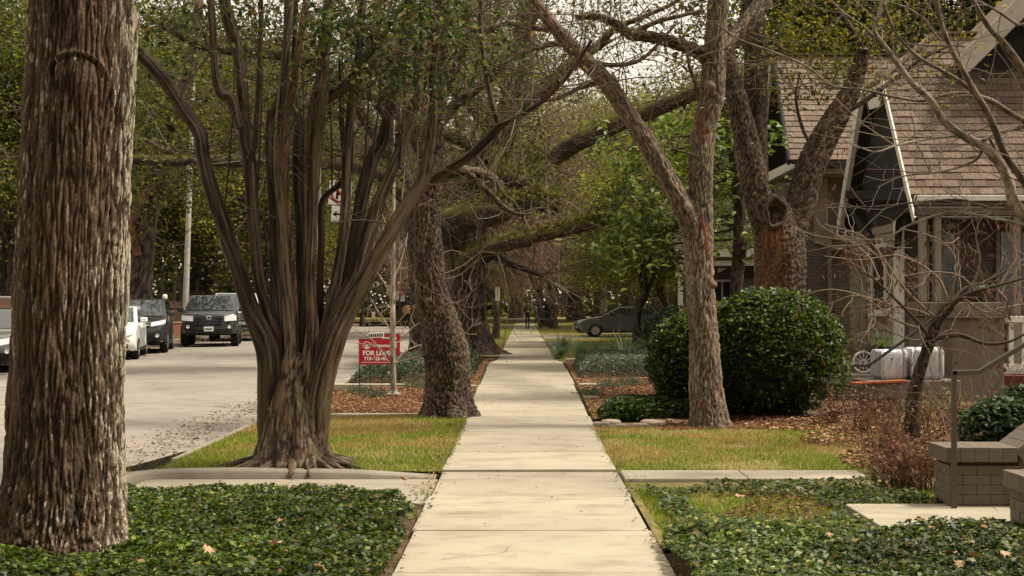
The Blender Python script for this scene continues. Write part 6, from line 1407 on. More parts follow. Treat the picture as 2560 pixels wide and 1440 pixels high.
f = fronds('strap_fronds', (0, 0, 0), 46, .62, .012, [(.05, .085, .025), (.09, .13, .035), (.035, .055, .02)], None, 90, droop=.9, leaflets=False, el=(.5, 1.4)); fr = f.children[0]; fr.parent = pt; fr.location = (0, 0, .3); bpy.data.objects.remove(f)
bw = lathe('pot_bowl', [(.001, .0), (.12, .0), (.20, .10), (.24, .24), (.22, .24), (.18, .12), (.001, .06)], m_pot, None); bw.location = (6.5, 18.52, 1.57); tag(bw, 'black bowl planter standing on the porch pier', 'pot')
pl = bar('orange_board', P(2130, 962, 16.98), P(2262, 955, 17.0), .16, .03, m_terra, None, .004); tag(pl, 'orange painted board lying on the stoop cap', 'board'); pl.location.z += .018
ct = empty('wheeled_cart', (P(2148, 945, 18.7)[0], 18.72, .53), 'weathered timber cart frame with a white spoked wheel on the stoop', 'cart')
for x in (-.17, .17): bar('upright', (x, 0, 0), (x * .86, .05, .40), .045, .035, m_rail, ct)
for z in (.24, .385): bar('crossbar', (-.17, .03, z), (.17, .03, z), .035, .05, m_rail, ct)
bm = bmesh.new(); n = 28
wv = lathe('wheel', [(.135, -.02), (.16, -.022), (.168, 0), (.16, .022), (.135, .02), (.135, -.02)], m_planter, ct, 32, (.05, -.06, .168)); wv.rotation_euler = (math.radians(90), 0, 0)
for k in range(6): a = math.pi * k / 6; bar('spoke', (.15 * math.cos(a), .15 * math.sin(a), 0), (-.15 * math.cos(a), -.15 * math.sin(a), 0), .012, .012, m_planter, wv)
bm.free()

# flagstones laid in a low course beside the sidewalk
fs = empty('flagstone_edging', (1.5, 15.6, .08), 'low stacked course of rough flagstones by the forked tree', 'wall'); rng = np.random.default_rng(61)
def stone(px, py, w, h, d, Y, tilt=0):
    n = 9; a = np.linspace(0, 2 * np.pi, n, endpoint=False) + rng.uniform(-.25, .25, n); r = 1 + rng.uniform(-.22, .15, n); q = P(px, py, Y); V = []
    for z, k in ((0, .93), (.25, 1.02), (.7, 1.0), (1, .86)): V += [[math.cos(t) * w / 2 * rr_ * k, math.sin(t) * d / 2 * rr_ * k, z * h + rng.uniform(-.08, .08) * h] for t, rr_ in zip(a, r)]
    V += [[0, 0, h * 1.02]]; j = np.arange(n); F = [np.concatenate([np.stack([j + k * n, (j + 1) % n + k * n, (j + 1) % n + (k + 1) * n, j + (k + 1) * n], -1) for k in range(3)]), np.stack([j + 3 * n, (j + 1) % n + 3 * n, np.full(n, 4 * n)], -1)]
    o = build('flagstone', np.array(V), F, m_stone, fs, smooth=False); o.location = Vector(q) - fs.location; o.rotation_euler = (tilt, rng.uniform(-.06, .06), rng.uniform(-.3, .3))
for (px, py, w, h, d, Y) in ((1512, 1078, .26, .06, .3, 15.5), (1500, 1068, .22, .06, .3, 15.6), (1545, 1074, .26, .06, .25, 15.6), (1575, 1078, .3, .05, .3, 15.5), (1600, 1070, .22, .05, .25, 15.6), (1525, 1060, .24, .05, .3, 15.8), (1632, 1066, .34, .075, .35, 15.8), (1690, 1062, .36, .06, .35, 16.0), (1660, 1058, .25, .05, .3, 16.1), (1720, 1066, .3, .05, .3, 16.0)):
    stone(px, py, w, h, d, Y)
for k, (px, py, w, Y, lab) in enumerate(((1458, 992, .22, 19.0, 'small pale stepping slab beside the sidewalk in the mulch'), (1422, 960, .4, 21.2, 'larger pale stepping slab beside the sidewalk beyond the mulch'))):
    q = P(px, py, Y); o = box('stepping_slab', 0, w, 0, .32, -.05, .03, m_conc, None, .01); o.location = (.88, Y - .1, float(gz(1.0, Y))); tag(o, lab, 'paving slab')
for k, (px, Y, lab) in enumerate(((1180, 19.0, 'small pale slab left of the sidewalk by the oak'), (1170, 20.8, 'second pale slab left of the sidewalk behind the oak'))):
    o = box('stepping_slab', -.3, 0, 0, .3, -.05, .03, m_conc, None, .01); o.location = (-.79, Y, float(gz(-.8, Y))); tag(o, lab, 'paving slab')
for k, (px, lab, w) in enumerate(((1400, 'flat rock at the edge of the cycad bed near the sidewalk', .5), (1510, 'small flat rock in the middle of the cycad bed', .3), (1575, 'long flat rock before the fan palm', .6))):
    x, y_, z = site(px + 40, 28.2); o = box('bed_rock', -w / 2, w / 2, -.12, .12, -.05, .09, m_stone, None, .03); o.location = (x, y_, z); o.rotation_euler = (0, 0, .1 * k); tag(o, lab, 'rock')
# ------------------------------------------------------------------ vehicles (front towards -Y, centre of the wheelbase at the origin)
def to_mesh(cu, mat):
    t = bpy.data.objects.new('tmp', cu); COL.objects.link(t); dg = bpy.context.evaluated_depsgraph_get(); me = bpy.data.meshes.new_from_object(t.evaluated_get(dg)); bpy.data.objects.remove(t)
    me.materials.clear(); me.materials.append(mat); return me
def rprof(pts, r=.05, k=3):
    """round the corners of a 2-D outline"""
    n = len(pts); out = []
    for i in range(n):
        a, b, c = np.array(pts[i - 1], float), np.array(pts[i], float), np.array(pts[(i + 1) % n], float); la, lc = np.linalg.norm(a - b), np.linalg.norm(c - b)
        q = min(r, la * .4, lc * .4); p0 = b + (a - b) / la * q; p2 = b + (c - b) / lc * q
        for t in np.linspace(0, 1, k): out.append((1 - t) ** 2 * p0 + 2 * t * (1 - t) * b + t * t * p2)
    return np.array(out)
def shell(name, prof, W, mat, parent, plan=.10, tumble=None, ins=.04, ys=(-1, -.97, -.88, -.6, -.3, 0, .3, .6, .88, .97, 1), L=4.5, zmid=.7):
    """side outline swept across the width, corners pulled in towards the ends (plan) and the roof (tumble)"""
    pr = np.asarray(prof, float); V = []; n = len(pr); c = pr.mean(0)
    for s in ys:
        a = abs(s); k = 0 if a < .9 else (a - .9) / .1; q = pr + (c - pr) / np.maximum(np.linalg.norm(pr - c, axis=1), .1)[:, None] * ins * k ** 2
        u, z = q[:, 0].copy(), q[:, 1]; e = np.clip(np.abs(u) / (L / 2), 0, 1)
        u = u - np.sign(u) * plan * (a ** 2.2) * e ** 3
        w = W / 2 * np.ones(n) * (1 - .06 * np.clip(e - .6, 0, 1) / .4)
        if tumble: w = w * (1 - tumble * np.clip((z - zmid), 0, 2))
        V.append(np.stack([s * w, u, z], -1))
    V = np.array(V); m = len(ys); F = []
    i = np.arange(m - 1)[:, None] * n; j = np.arange(n)[None]; Q = np.stack([i + j, i + (j + 1) % n, i + n + (j + 1) % n, i + n + j], -1).reshape(-1, 4)
    bm = bmesh.new(); vs_ = [bm.verts.new(v) for v in V.reshape(-1, 3)]
    for f in Q: bm.faces.new([vs_[a] for a in f])
    bm.faces.new([vs_[a] for a in range(n)][::-1]); bm.faces.new([vs_[(m - 1) * n + a] for a in range(n)])
    bmesh.ops.triangulate(bm, faces=[f for f in bm.faces if len(f.verts) > 4]); bmesh.ops.recalc_face_normals(bm, faces=bm.faces)
    o = bm_obj(name, bm, mat, parent, smooth=True)
    md = o.modifiers.new('edge', 'EDGE_SPLIT'); md.split_angle = math.radians(38); return o
def arch(cx, r, z0, n=9):     # wheel-arch points going rearwards->forwards along the sill
    return [(cx + r * math.cos(t), z0 + max(0, r * math.sin(t))) for t in np.linspace(0, math.pi, n)]
def wheel(parent, x, y, r, w, side, rimm=m_rim, spokes=9):
    t = lathe('wheel', [(r * .62, -w / 2), (r * .9, -w / 2), (r * .985, -w * .36), (r, -w * .2), (r, w * .2), (r * .985, w * .36), (r * .9, w / 2), (r * .62, w / 2), (r * .6, 0), (r * .62, -w / 2)], m_tyre, parent, 30, (x, y, r)); t.rotation_euler = (0, math.radians(90) * side, 0)
    rim = lathe('rim', [(r * .66, w * .46), (r * .6, w * .5), (r * .56, w * .42), (r * .56, w * .1), (.001, w * .1)], rimm, t, 28)
    for k in range(spokes):
        a = 2 * math.pi * k / spokes; bar('spoke', (math.cos(a) * r * .1, math.sin(a) * r * .1, w * .36), (math.cos(a) * r * .6, math.sin(a) * r * .6, w * .42), r * .13, .03, rimm, t)
    return t
def car(name, loc, rz, S, label):
    e = empty(name, loc, label, S.get('cat', 'car'), S.get('group', 'parked vehicles'), rz); L, W, g = S['L'], S['W'], S['g']; fx, rx, r = S['fx'], S['rx'], S['r']; paint = S['paint']
    # lower body outline, u = -L/2 front ... L/2 rear
    top = S['top']; low = [(L / 2 - .06, g + .10)] + [(rx + .01, g)] * 0 + arch(rx, r * 1.13, g)[:] + arch(fx, r * 1.13, g) + [(-L / 2 + .10, g + .02)]
    prof = [tuple(p) for p in rprof(top, .07, 3)] if S.get('soft', True) else top
    body = shell('body', [tuple(p) for p in prof] + low, W, paint, e, S.get('plan', .16), L=L, tumble=.05, zmid=S['belt'] - .25)
    # greenhouse
    cab = S['cab']; z0 = S['belt'] - .04; cb = shell('cabin', rprof(cab, .09, 4), W * .94, paint, e, .05, tumble=S.get('tum', .28), L=L, zmid=S['belt'], ins=.03)
    ws = lambda z: W * .94 / 2 * (1 - S.get('tum', .28) * max(0, z - S['belt']))
    def glass(nm, a, b, f0, f1, off):     # panel on the edge a->b of the cabin outline
        a, b = np.array(a), np.array(b); p, q = a + (b - a) * f0, a + (b - a) * f1; d = (b - a) / np.linalg.norm(b - a); nrm_ = np.array([d[1], -d[0]]) * off; V = []; n = 9
        for t in np.linspace(0, 1, 5):
            m_ = p + (q - p) * t
            for s in np.linspace(-1, 1, n):
                w = (ws(m_[1]) - .09) * s; V.append([w, m_[0] + nrm_[0] + .05 * (abs(s) ** 2.2) * (1 if off * d[1] > 0 else -1) * (abs(m_[0]) / (L / 2)) ** 3, m_[1] + nrm_[1]])
        i = (np.arange(4)[:, None] * n + np.arange(n - 1)[None]).ravel(); return build(nm, np.array(V), np.stack([i, i + 1, i + n + 1, i + n], -1), m_carglass, e, smooth=True)
    fb, ft, rt, rb = cab[0], cab[1], cab[2], cab[3]
    glass('windshield', fb, ft, .10, .93, -.012); glass('rear_window', rb, rt, .12, .92, .012)
    for sd_ in (-1, 1):
        n = S.get('side_win', 2); inset = .10; zb = S['belt'] + .03; zt_ = ft[1] - .085
        def xat(z, a, b): return a[0] + (b[0] - a[0]) * (z - a[1]) / (b[1] - a[1])
        xs0, xs1 = (lambda z: xat(z, fb, ft) + inset), (lambda z: xat(z, rb, rt) - inset)
        for k in range(n):
            f0, f1 = k / n + (.015 if k else 0), (k + 1) / n - (.015 if k < n - 1 else 0); V = []
            for z in (zb, zt_):
                for f in (f0, f1):
                    mid = S.get('bp', .5); u = lambda f: xs0(zb) * (1 - f) + xs1(zb) * f if z == zb else xs0(zt_) * (1 - f) + xs1(zt_) * f
                    V.append([sd_ * (ws(z) + .008), u(f), z])
            build('side_window', np.array(V), np.array([[0, 1, 3, 2]] if sd_ > 0 else [[1, 0, 2, 3]]), m_carglass, e)
        m = bmesh.new(); add_box(m, -.10, .10, -.05, .05, -.07, .07); mo = bm_obj('mirror', m, S.get('mir', paint), e, bevel=.035, seg=3); mo.location = (sd_ * (W / 2 + .09), fb[0] + .42, S['belt'] + .09)
        hl = S['lamp']; V = []; rows = 4
        for z in np.linspace(hl[2], hl[3], rows):
            for t in np.linspace(0, 1, 6):
                x = hl[0] + (hl[1] - hl[0]) * t; a = x / (W / 2); u = S['nose'](z) + S.get('plan', .16) * a ** 2.2 * .95 - .012 + S.get('wrap', 0) * max(0, t - .55) ** 1.5; V.append([sd_ * min(x, W / 2 * .945 + .012), u, z + S.get('lsl', .05) * t])
        i = (np.arange(rows - 1)[:, None] * 6 + np.arange(5)[None]).ravel(); build('headlight', np.array(V), np.stack([i, i + 1, i + 7, i + 6], -1), m_lamp, e, smooth=True)
        fo = lathe('fog_lamp', [(.001, .0), (.05, .0), (.06, .012)], m_lamp, e, 16, (sd_ * W * .36, S['nose'](g + .28) + .08, g + .28)); fo.rotation_euler = (math.radians(90), 0, 0)
        for y_ in (fx, rx): wheel(e, sd_ * (W / 2 - .115), y_, r, S.get('tw', .23), sd_, S.get('rim', m_rim))
        bar('sill', (sd_ * (W / 2 - .01), fx + r * 1.15, g + .05), (sd_ * (W / 2 - .01), rx - r * 1.15, g + .05), .04, .10, m_plastic, e)
        bar('belt_trim', (sd_ * (ws(S['belt']) + .012), fb[0] + .35, S['belt'] + .012), (sd_ * (ws(S['belt']) + .012), rb[0] - .2, S['belt'] + .012), .012, .022, m_chrome if S.get('trim') else m_plastic, e)
        for y_ in S.get('handles', (.25,)): bar('door_handle', (sd_ * (W / 2 + .003), y_, S['belt'] - .13), (sd_ * (W / 2 + .003), y_ + .2, S['belt'] - .13), .03, .03, paint, e, .008)
    # underbody
    box('underbody', -W / 2 + .2, W / 2 - .2, -L / 2 + .25, L / 2 - .25, g - .02, g + .25, m_plastic, e)
    # grille and bumper insert
    gr = S['grille']; V = []
    for z in np.linspace(gr[1], gr[2], 4):
        for x in np.linspace(-gr[0], gr[0], 9): V.append([x * (1 - S.get('gtap', .1) * (gr[2] - z) / max(.01, gr[2] - gr[1])), S['nose'](z) + S.get('plan', .16) * (abs(x) / (W / 2)) ** 2.2 - .015, z])
    i = (np.arange(3)[:, None] * 9 + np.arange(8)[None]).ravel(); gg = build('grille', np.array(V), np.stack([i, i + 1, i + 10, i + 9], -1), m_plastic, e)
    for k in range(S.get('bars', 2)):
        z = gr[1] + (gr[2] - gr[1]) * (k + 1) / (S.get('bars', 2) + 1); bar('grille_bar', (-gr[0] * .92, S['nose'](z) + .0, z), (gr[0] * .92, S['nose'](z) + .0, z), .03, .035, S.get('barm', m_plastic), gg, .006)
    if S.get('intake'):
        it = S['intake']; V = []
        for z in np.linspace(it[1], it[2], 3):
            for x in np.linspace(-it[0], it[0], 9): V.append([x, S['nose'](z) + S.get('plan', .16) * (abs(x) / (W / 2)) ** 2.2 - .016, z])
        i = (np.arange(2)[:, None] * 9 + np.arange(8)[None]).ravel(); build('bumper_intake', np.array(V), np.stack([i, i + 1, i + 10, i + 9], -1), m_plastic, e)
    z = S.get('plate', g + .33); pb = box('licence_plate', -.155, .155, S['nose'](z) - .04, S['nose'](z) - .025, z - .075, z + .075, m_plate, e, .004)
    for k in range(S.get('platemarks', 0)): box('plate_mark', -.125 + k * .037, -.102 + k * .037, S['nose'](z) - .043, S['nose'](z) - .041, z - .035, z + .035, m_signk, pb)
    bd = lathe('badge', [(.045, 0), (.06, .012), (.075, 0)], m_chrome, e, 20, (0, S['nose'](gr[2] - .06) - .02, gr[2] - .07)); bd.rotation_euler = (math.radians(90), 0, 0); bd.scale = (1.3, .9, 1)
    return e
def nose_of(pts):
    zz = [p[1] for p in pts]; uu = [p[0] for p in pts]; o = np.argsort(zz); return lambda z: float(np.interp(z, np.array(zz)[o], np.array(uu)[o]))
# gunmetal pickup
Lp = 5.4; g = .42
n_ = [(-2.62, .45), (-2.70, .62), (-2.70, .85), (-2.66, 1.08), (-2.52, 1.16)]
PICK = dict(L=Lp, W=1.90, g=g, fx=-1.72, rx=1.58, r=.385, paint=m_ptruck, belt=1.18, top=[(-2.52, 1.16), (-1.35, 1.24), (-1.2, 1.22), (1.0, 1.22), (1.02, 1.20), (2.66, 1.20), (2.68, .75), (2.6, .52)][::-1] and [(-2.62, .45), (-2.70, .62), (-2.70, .85), (-2.66, 1.08), (-2.52, 1.16), (-1.35, 1.24), (1.0, 1.24), (2.66, 1.22), (2.68, .75), (2.62, .52)],
            cab=[(-1.45, 1.18), (-.62, 1.78), (.75, 1.80), (1.02, 1.18)], nose=nose_of(n_), lamp=(.52, .93, .88, 1.05), lsl=.03, wrap=.25, grille=(.50, .70, 1.07), bars=3, gtap=.18, plan=.20, intake=(.75, .48, .60), plate=.62, platemarks=7, tw=.27, rim=M('dark_alloy', (.16, .16, .16), .35, metal=.7), mir=m_plastic, tum=.32, handles=(-.35, .55), cat='pickup truck')
# charcoal compact SUV
n2_ = [(-2.10, .30), (-2.26, .45), (-2.28, .62), (-2.22, .86), (-2.05, .98)]
SUV = dict(L=4.57, W=1.84, g=.26, fx=-1.36, rx=1.30, r=.355, paint=m_pgrey, belt=1.10, top=n2_[0:5] + [(-1.15, 1.12), (2.15, 1.16), (2.26, 1.0), (2.26, .55), (2.15, .38)], cab=[(-1.25, 1.06), (-.35, 1.64), (1.35, 1.66), (2.12, 1.08)], nose=nose_of(n2_), lamp=(.48, .90, .80, .92), lsl=.09, wrap=.45, grille=(.48, .78, .90), bars=1, barm=m_chrome, intake=(.72, .36, .62), plan=.22, plate=.5, tum=.26, handles=(-.2, .75), side_win=3)
# white hatchback
n3_ = [(-1.92, .24), (-2.06, .40), (-2.06, .55), (-1.98, .78), (-1.78, .90)]
HAT = dict(L=4.1, W=1.72, g=.22, fx=-1.28, rx=1.27, r=.30, paint=m_pwhite, belt=.98, top=n3_ + [(-1.1, 1.0), (1.95, 1.06), (2.02, .9), (2.02, .5), (1.95, .32)], cab=[(-1.25, .96), (-.2, 1.44), (.9, 1.46), (1.9, .98)], nose=nose_of(n3_), lamp=(.50, .84, .62, .82), lsl=.10, wrap=.6, grille=(.35, .62, .68), bars=0, intake=(.62, .30, .46), plan=.26, plate=.5, tum=.28, handles=(-.2, .6))
# ice blue pickup, silver sedan, white SUV, charcoal sedan
n4_ = [(-2.70, .50), (-2.80, .68), (-2.80, .95), (-2.76, 1.18), (-2.6, 1.26)]
BLU = dict(L=5.7, W=2.0, g=.45, fx=-1.85, rx=1.75, r=.40, paint=m_pblue, belt=1.30, top=n4_ + [(-1.4, 1.34), (2.76, 1.34), (2.8, .8), (2.7, .55)], cab=[(-1.5, 1.28), (-.65, 1.95), (2.45, 1.97), (2.72, 1.3)], nose=nose_of(n4_), lamp=(.55, .95, .98, 1.16), lsl=.02, wrap=.2, grille=(.52, .80, 1.15), bars=3, barm=m_chrome, intake=(.8, .55, .66), plan=.18, plate=.66, tw=.28, tum=.18, cat='van', side_win=3)
n5_ = [(-2.22, .26), (-2.36, .42), (-2.36, .58), (-2.28, .76), (-2.1, .84)]
SED = dict(L=4.8, W=1.84, g=.22, fx=-1.42, rx=1.38, r=.325, paint=m_psilver, belt=.99, top=n5_ + [(-1.2, .99), (1.55, 1.04), (2.28, 1.03), (2.38, .9), (2.38, .55), (2.3, .34)], cab=[(-1.25, .94), (-.25, 1.44), (.85, 1.45), (1.85, .98)], nose=nose_of(n5_), lamp=(.50, .90, .62, .76), lsl=.08, wrap=.5, grille=(.42, .56, .76), bars=2, barm=m_chrome, intake=(.72, .30, .44), plan=.24, plate=.42, tum=.30, handles=(-.15, .8))
SED2 = dict(SED, trim=True, paint=m_pbrown, group='parked vehicles')
WSU = dict(SUV, paint=m_pwhite)
def zc(x, y): return float(zroad(np.array(x), np.array(y)))
Rc = math.radians
for (S, x, y, rz, nm, lab) in ((PICK, -11.2, 45.97, 11, 'parked_pickup', 'gunmetal pickup truck with big black grille parked by the pale pole'), (BLU, -12.0, 53.4, 11, 'parked_van', 'ice blue van parked directly behind the pickup'), (SUV, -12.07, 40.24, 12, 'parked_suv', 'dark grey compact crossover parked in front of the pickup'), (HAT, -11.68, 36.2, 12, 'parked_hatchback', 'white hatchback half hidden behind the ridged trunk'), (SED, -12.85, 30.9, 14, 'parked_sedan', 'silver sedan with dark mirror cut by the picture edge'), (WSU, -17.6, 44.8, 12, 'parked_suv', 'white crossover whose roof shows between trunk and picture edge')):
    o = car(nm, (x, y, zc(x, y) + .002), Rc(rz), S, lab)
    if x < -14.2: o.location.z = float(gz(x, y)) + .02
car('parked_sedan', (4.75, 61.6, .079), Rc(-90 + 2), SED2, 'charcoal sedan seen side-on standing on the driveway')
# ------------------------------------------------------------------ street furniture and signs
def text(body, size, loc, mat, parent, name='lettering', rx=90, rz=0, ext=.001, ax='CENTER', bold=0.):
    cu = bpy.data.curves.new(name, 'FONT'); cu.body = body; cu.size = size; cu.align_x = ax; cu.align_y = 'CENTER'; cu.extrude = ext; cu.offset = bold; 
    o = link(bpy.data.objects.new(name, to_mesh(cu, mat)), parent); o.location = loc; o.rotation_euler = (math.radians(rx), 0, math.radians(rz)); return o
def disc(name, r0, r1, loc, mat, parent, n=40, a0=0, a1=360, sx=1):
    t = np.radians(np.linspace(a0, a1, n)); V = np.concatenate([np.stack([np.cos(t) * r1 * sx, 0 * t, np.sin(t) * r1], -1), np.stack([np.cos(t) * r0 * sx, 0 * t, np.sin(t) * r0], -1)]); i = np.arange(n - 1)
    o = build(name, V, np.stack([i, i + n, i + n + 1, i + 1], -1), mat, parent); o.location = loc; return o
# lease signs
def lease(px, py, Y, label, wpx, hpx, cat='sign', full=True, rz=0):
    q = P(px, py, Y); k = Y / FPX; w, h = wpx * k, hpx * k; zg = float(gz(q[0], Y)); e = empty('lease_sign', (q[0], Y, zg), label, cat, rz=rz); zc_ = q[2] - zg
    pn = box('panel', -w / 2, w / 2, -.006, .006, zc_ - h / 2, zc_ + h / 2, m_sign, e, .002)
    for x in (-w / 2 + .008, w / 2 - .008): bar('stake', (x, .012, -.05), (x, .012, zc_ + h / 2 + .005), .014, .014, m_black, e)
    bar('top_frame', (-w / 2, .012, zc_ + h / 2 + .006), (w / 2, .012, zc_ + h / 2 + .006), .016, .014, m_black, e)
    y = -.0085
    if full:
        text('FOR LEASE', h * .25, (.02, y, zc_ - h * .05), m_signw, pn, bold=.004); text('713-622-48', h * .19, (-.02, y, zc_ - h * .27), m_signw, pn, bold=.003)
        disc('logo_ring', h * .13, h * .155, (-w * .27, y, zc_ + h * .27), m_signw, pn); quad('logo_house', [(-w * .33 + .01, y, zc_ + h * .14), (-w * .19, y, zc_ + h * .14), (-w * .25, y, zc_ + h * .30), (-w * .31, y, zc_ + h * .33)], m_signw, pn)
        [box('name_mark', -w * .10 + k_ * w * .055, -w * .10 + k_ * w * .055 + w * .04, y - .001, y, zc_ + h * .20, zc_ + h * (.29 if k_ % 3 else .30), m_signw, pn) for k_ in range(9)]
        for k_ in range(14): box('small_print', -w * .42 + k_ * w * .06, -w * .42 + k_ * w * .06 + w * .045, y - .001, y, zc_ - h * .425, zc_ - h * .40, m_signw, pn)
    else:
        text('FOR LEASE', h * .22, (.02, y, zc_ - h * .05), m_signw, pn, bold=.004); text('713-622-48', h * .17, (.0, y, zc_ - h * .27), m_signw, pn, bold=.003); [box('name_mark', -w * .10 + k_ * w * .055, -w * .10 + k_ * w * .055 + w * .04, y - .001, y, zc_ + h * .26, zc_ + h * .36, m_signw, pn) for k_ in range(9)]
    return e, pn
s1, p1 = lease(941, 880, 21.0, 'red FOR LEASE sign in front, partly hidden by the sapling', 88, 62)
s2, p2 = lease(962, 862, 22.6, 'second red lease sign standing behind the first', 76, 52, full=False)
for (px, py, w, lab) in ((940, 838, 40, 'white rider strip above the front lease sign'),):
    q = P(px, py, 22.4); o = box('sign_rider', -w * .007 / 2, w * .007 / 2, -.02, -.008, -.045, .045, m_signw, None, .004); o.location = (q[0], 22.4, q[2]); o.rotation_euler = (0, -.06, 0); tag(o, lab, 'sign')
    for k_ in range(7): box('rider_mark', -.13 + k_ * .038, -.105 + k_ * .038, -.023, -.0205, -.03, .03, m_signk, o)
# no-parking sign behind the crape myrtle
e = empty('parking_sign', (P(797, 900, 17.5)[0], 17.5, float(gz(-2.8, 17.5))), 'white no-parking sign with red ring on a perforated steel post', 'sign'); L = np.array(e.location); k = 17.5 / FPX
pz = P(0, 480, 17.5)[2] - L[2]; bar('post', (0, .02, -.1), (0, .02, pz + .35), .045, .045, m_galv, e)
pc = P(812, 483, 17.5)[0] - L[0]; pnl = empty('sign_panels'); pnl.parent = e; pnl.location = (pc, 0, 0); pnl.rotation_euler = (0, math.radians(4), 0)
sb = box('upper_panel', -.155, .155, -.006, 0, pz - .17, pz + .155, m_signw, pnl, .004); bar('border', (-.145, -.0075, pz + .135), (.145, -.0075, pz + .135), .003, .006, m_signk, sb)
disc('red_ring', .105, .132, (0, -.010, pz - .01), m_signr, sb); disc('p_bowl', .030, .060, (.012, -.009, pz + .022), m_signk, sb, 30, -90, 90); box('p_stem', -.055, -.022, -.0092, -.0082, pz - .095, pz + .082, m_signk, sb); box('p_bar', -.03, .012, -.0092, -.0083, pz + .052, pz + .082, m_signk, sb); box('p_bar', -.03, .012, -.0092, -.0083, pz - .038, pz - .008, m_signk, sb)
bar('red_slash', (-.085, -.0115, pz + .075), (.085, -.0115, pz - .095), .002, .028, m_signr, sb)
lb = box('lower_panel', -.10, .10, -.006, 0, pz - .40, pz - .185, m_signw, pnl, .004)
quad('arrow_head', [(-.09, -.0085, pz - .30), (-.02, -.0085, pz - .345), (-.035, -.0085, pz - .30), (-.02, -.0085, pz - .255)], m_signk, lb); box('arrow_shaft', -.035, .06, -.0088, -.008, pz - .312, pz - .288, m_signk, lb)
bar('border', (-.088, -.0075, pz - .388), (.088, -.0075, pz - .388), .002, .006, m_signk, lb); bar('border', (.088, -.0075, pz - .388), (.088, -.0075, pz - .2), .006, .002, m_signk, lb)
# thin sign post at the far verge, seen edge-on
Y = 58.; q = P(1244, 840, Y); e = empty('edge_on_sign', (q[0], Y, float(gz(q[0], Y))), 'sign on a thin steel post seen nearly edge-on at the far verge', 'sign'); zt = P(0, 718, Y)[2] - e.location.z
bar('post', (0, 0, -.1), (0, 0, zt - .4), .06, .06, m_galv, e); o = box('sign_plate', -.10, .10, -.2, .2, zt - .62, zt, m_signw, e, .01); box('fold', -.018, .018, -.215, -.2, zt - .62, zt, m_galv, o)
# pale utility pole across the street and slim pole behind the oak
Y = 54.; q = P(463, 765, Y); C_ = [P(463, 800, Y), P(472, 590, Y), P(480, 400, Y), P(486, 250, Y), P(490, -40, Y)]
e = empty('utility_pole', (q[0], Y, float(gz(q[0], Y)) - .1), 'pale weathered utility pole leaning beside the pickup truck', 'pole'); o = cyl('shaft', np.array(C_[0]) - np.array(e.location), np.array(C_[-1]) - np.array(e.location), .125, m_pole, e, .08, 20)
for f_ in (.12, .22): a = np.array(C_[0]) * (1 - f_) + np.array(C_[-1]) * f_ - np.array(e.location); cyl('strap', a, a + [0, 0, .04], .127, m_galv, e, None, 20)
Y = 42.; q = P(1097, 800, Y); e = empty('slim_lamp_pole', (q[0], Y, float(gz(q[0], Y))), 'slim pale metal lamp pole behind the bulging oak', 'pole'); zt = P(0, 150, Y)[2]
cyl('shaft', (0, 0, -.1), (-.1, 0, zt), .065, m_galv, e, .04, 14); bar('lamp_arm', (-.1, 0, zt - .05), (-1.6, 0, zt + .25), .05, .05, m_galv, e); box('lamp_head', -2.1, -1.6, -.12, .12, zt + .2, zt + .32, m_galv, e, .03)
# banners on poles far away
def banner(px, py, wpx, hpx, Y, top, bot, label, slant=0, fig=False):
    q = P(px, py, Y); k = Y / FPX; w, h = wpx * k, hpx * k; zg = float(gz(q[0], Y)); e = empty('banner_pole', (q[0] + w / 2 + .08, Y, zg), label, 'banner'); z = q[2] - zg
    cyl('pole', (0, 0, -.1), (0, 0, z + h / 2 + .25), .05, m_black, e, None, 12)
    for zz_ in (z + h / 2, z - h / 2): bar('bracket', (0, 0, zz_), (-w - .1, 0, zz_), .025, .025, m_black, e)
    x0, x1 = -w - .08, -.08; zs_ = z - h * .05; f = box('cloth', x0, x1, -.008, .008, z - h / 2, z + h / 2, bot, e)
    quad('upper_field', [(x0, -.011, z + h / 2), (x0, -.011, zs_ - slant * h), (x1, -.011, zs_ + slant * h), (x1, -.011, z + h / 2)], top, f)
    if fig: quad('emblem', [(x0 + w * .3, -.0125, z - h * .12), (x0 + w * .5, -.0125, z + h * .3), (x0 + w * .7, -.0125, z - h * .12)], m_tan, f); box('lower_band', x0, x1, -.0125, -.0095, z - h / 2, z - h * .33, m_sign, f)
    else: disc('emblem', .001, w * .12, (-.08 - w / 2, -.013, z - h * .3), m_beige, f); text('f', w * .4, (-.08 - w / 2, -.014, z + h * .22), m_signw, f)
    return e
banner(973, 727, 13, 34, 100, m_signw, m_signw, 'white and red banner with a small emblem on the far pole', 0, True); banner(992, 730, 11, 42, 101, m_sign, m_signw, 'red over white banner on the middle far pole', .1); banner(1006, 736, 12, 36, 103, m_signr, m_signw, 'dark red over white banner nearest the oak', .15)
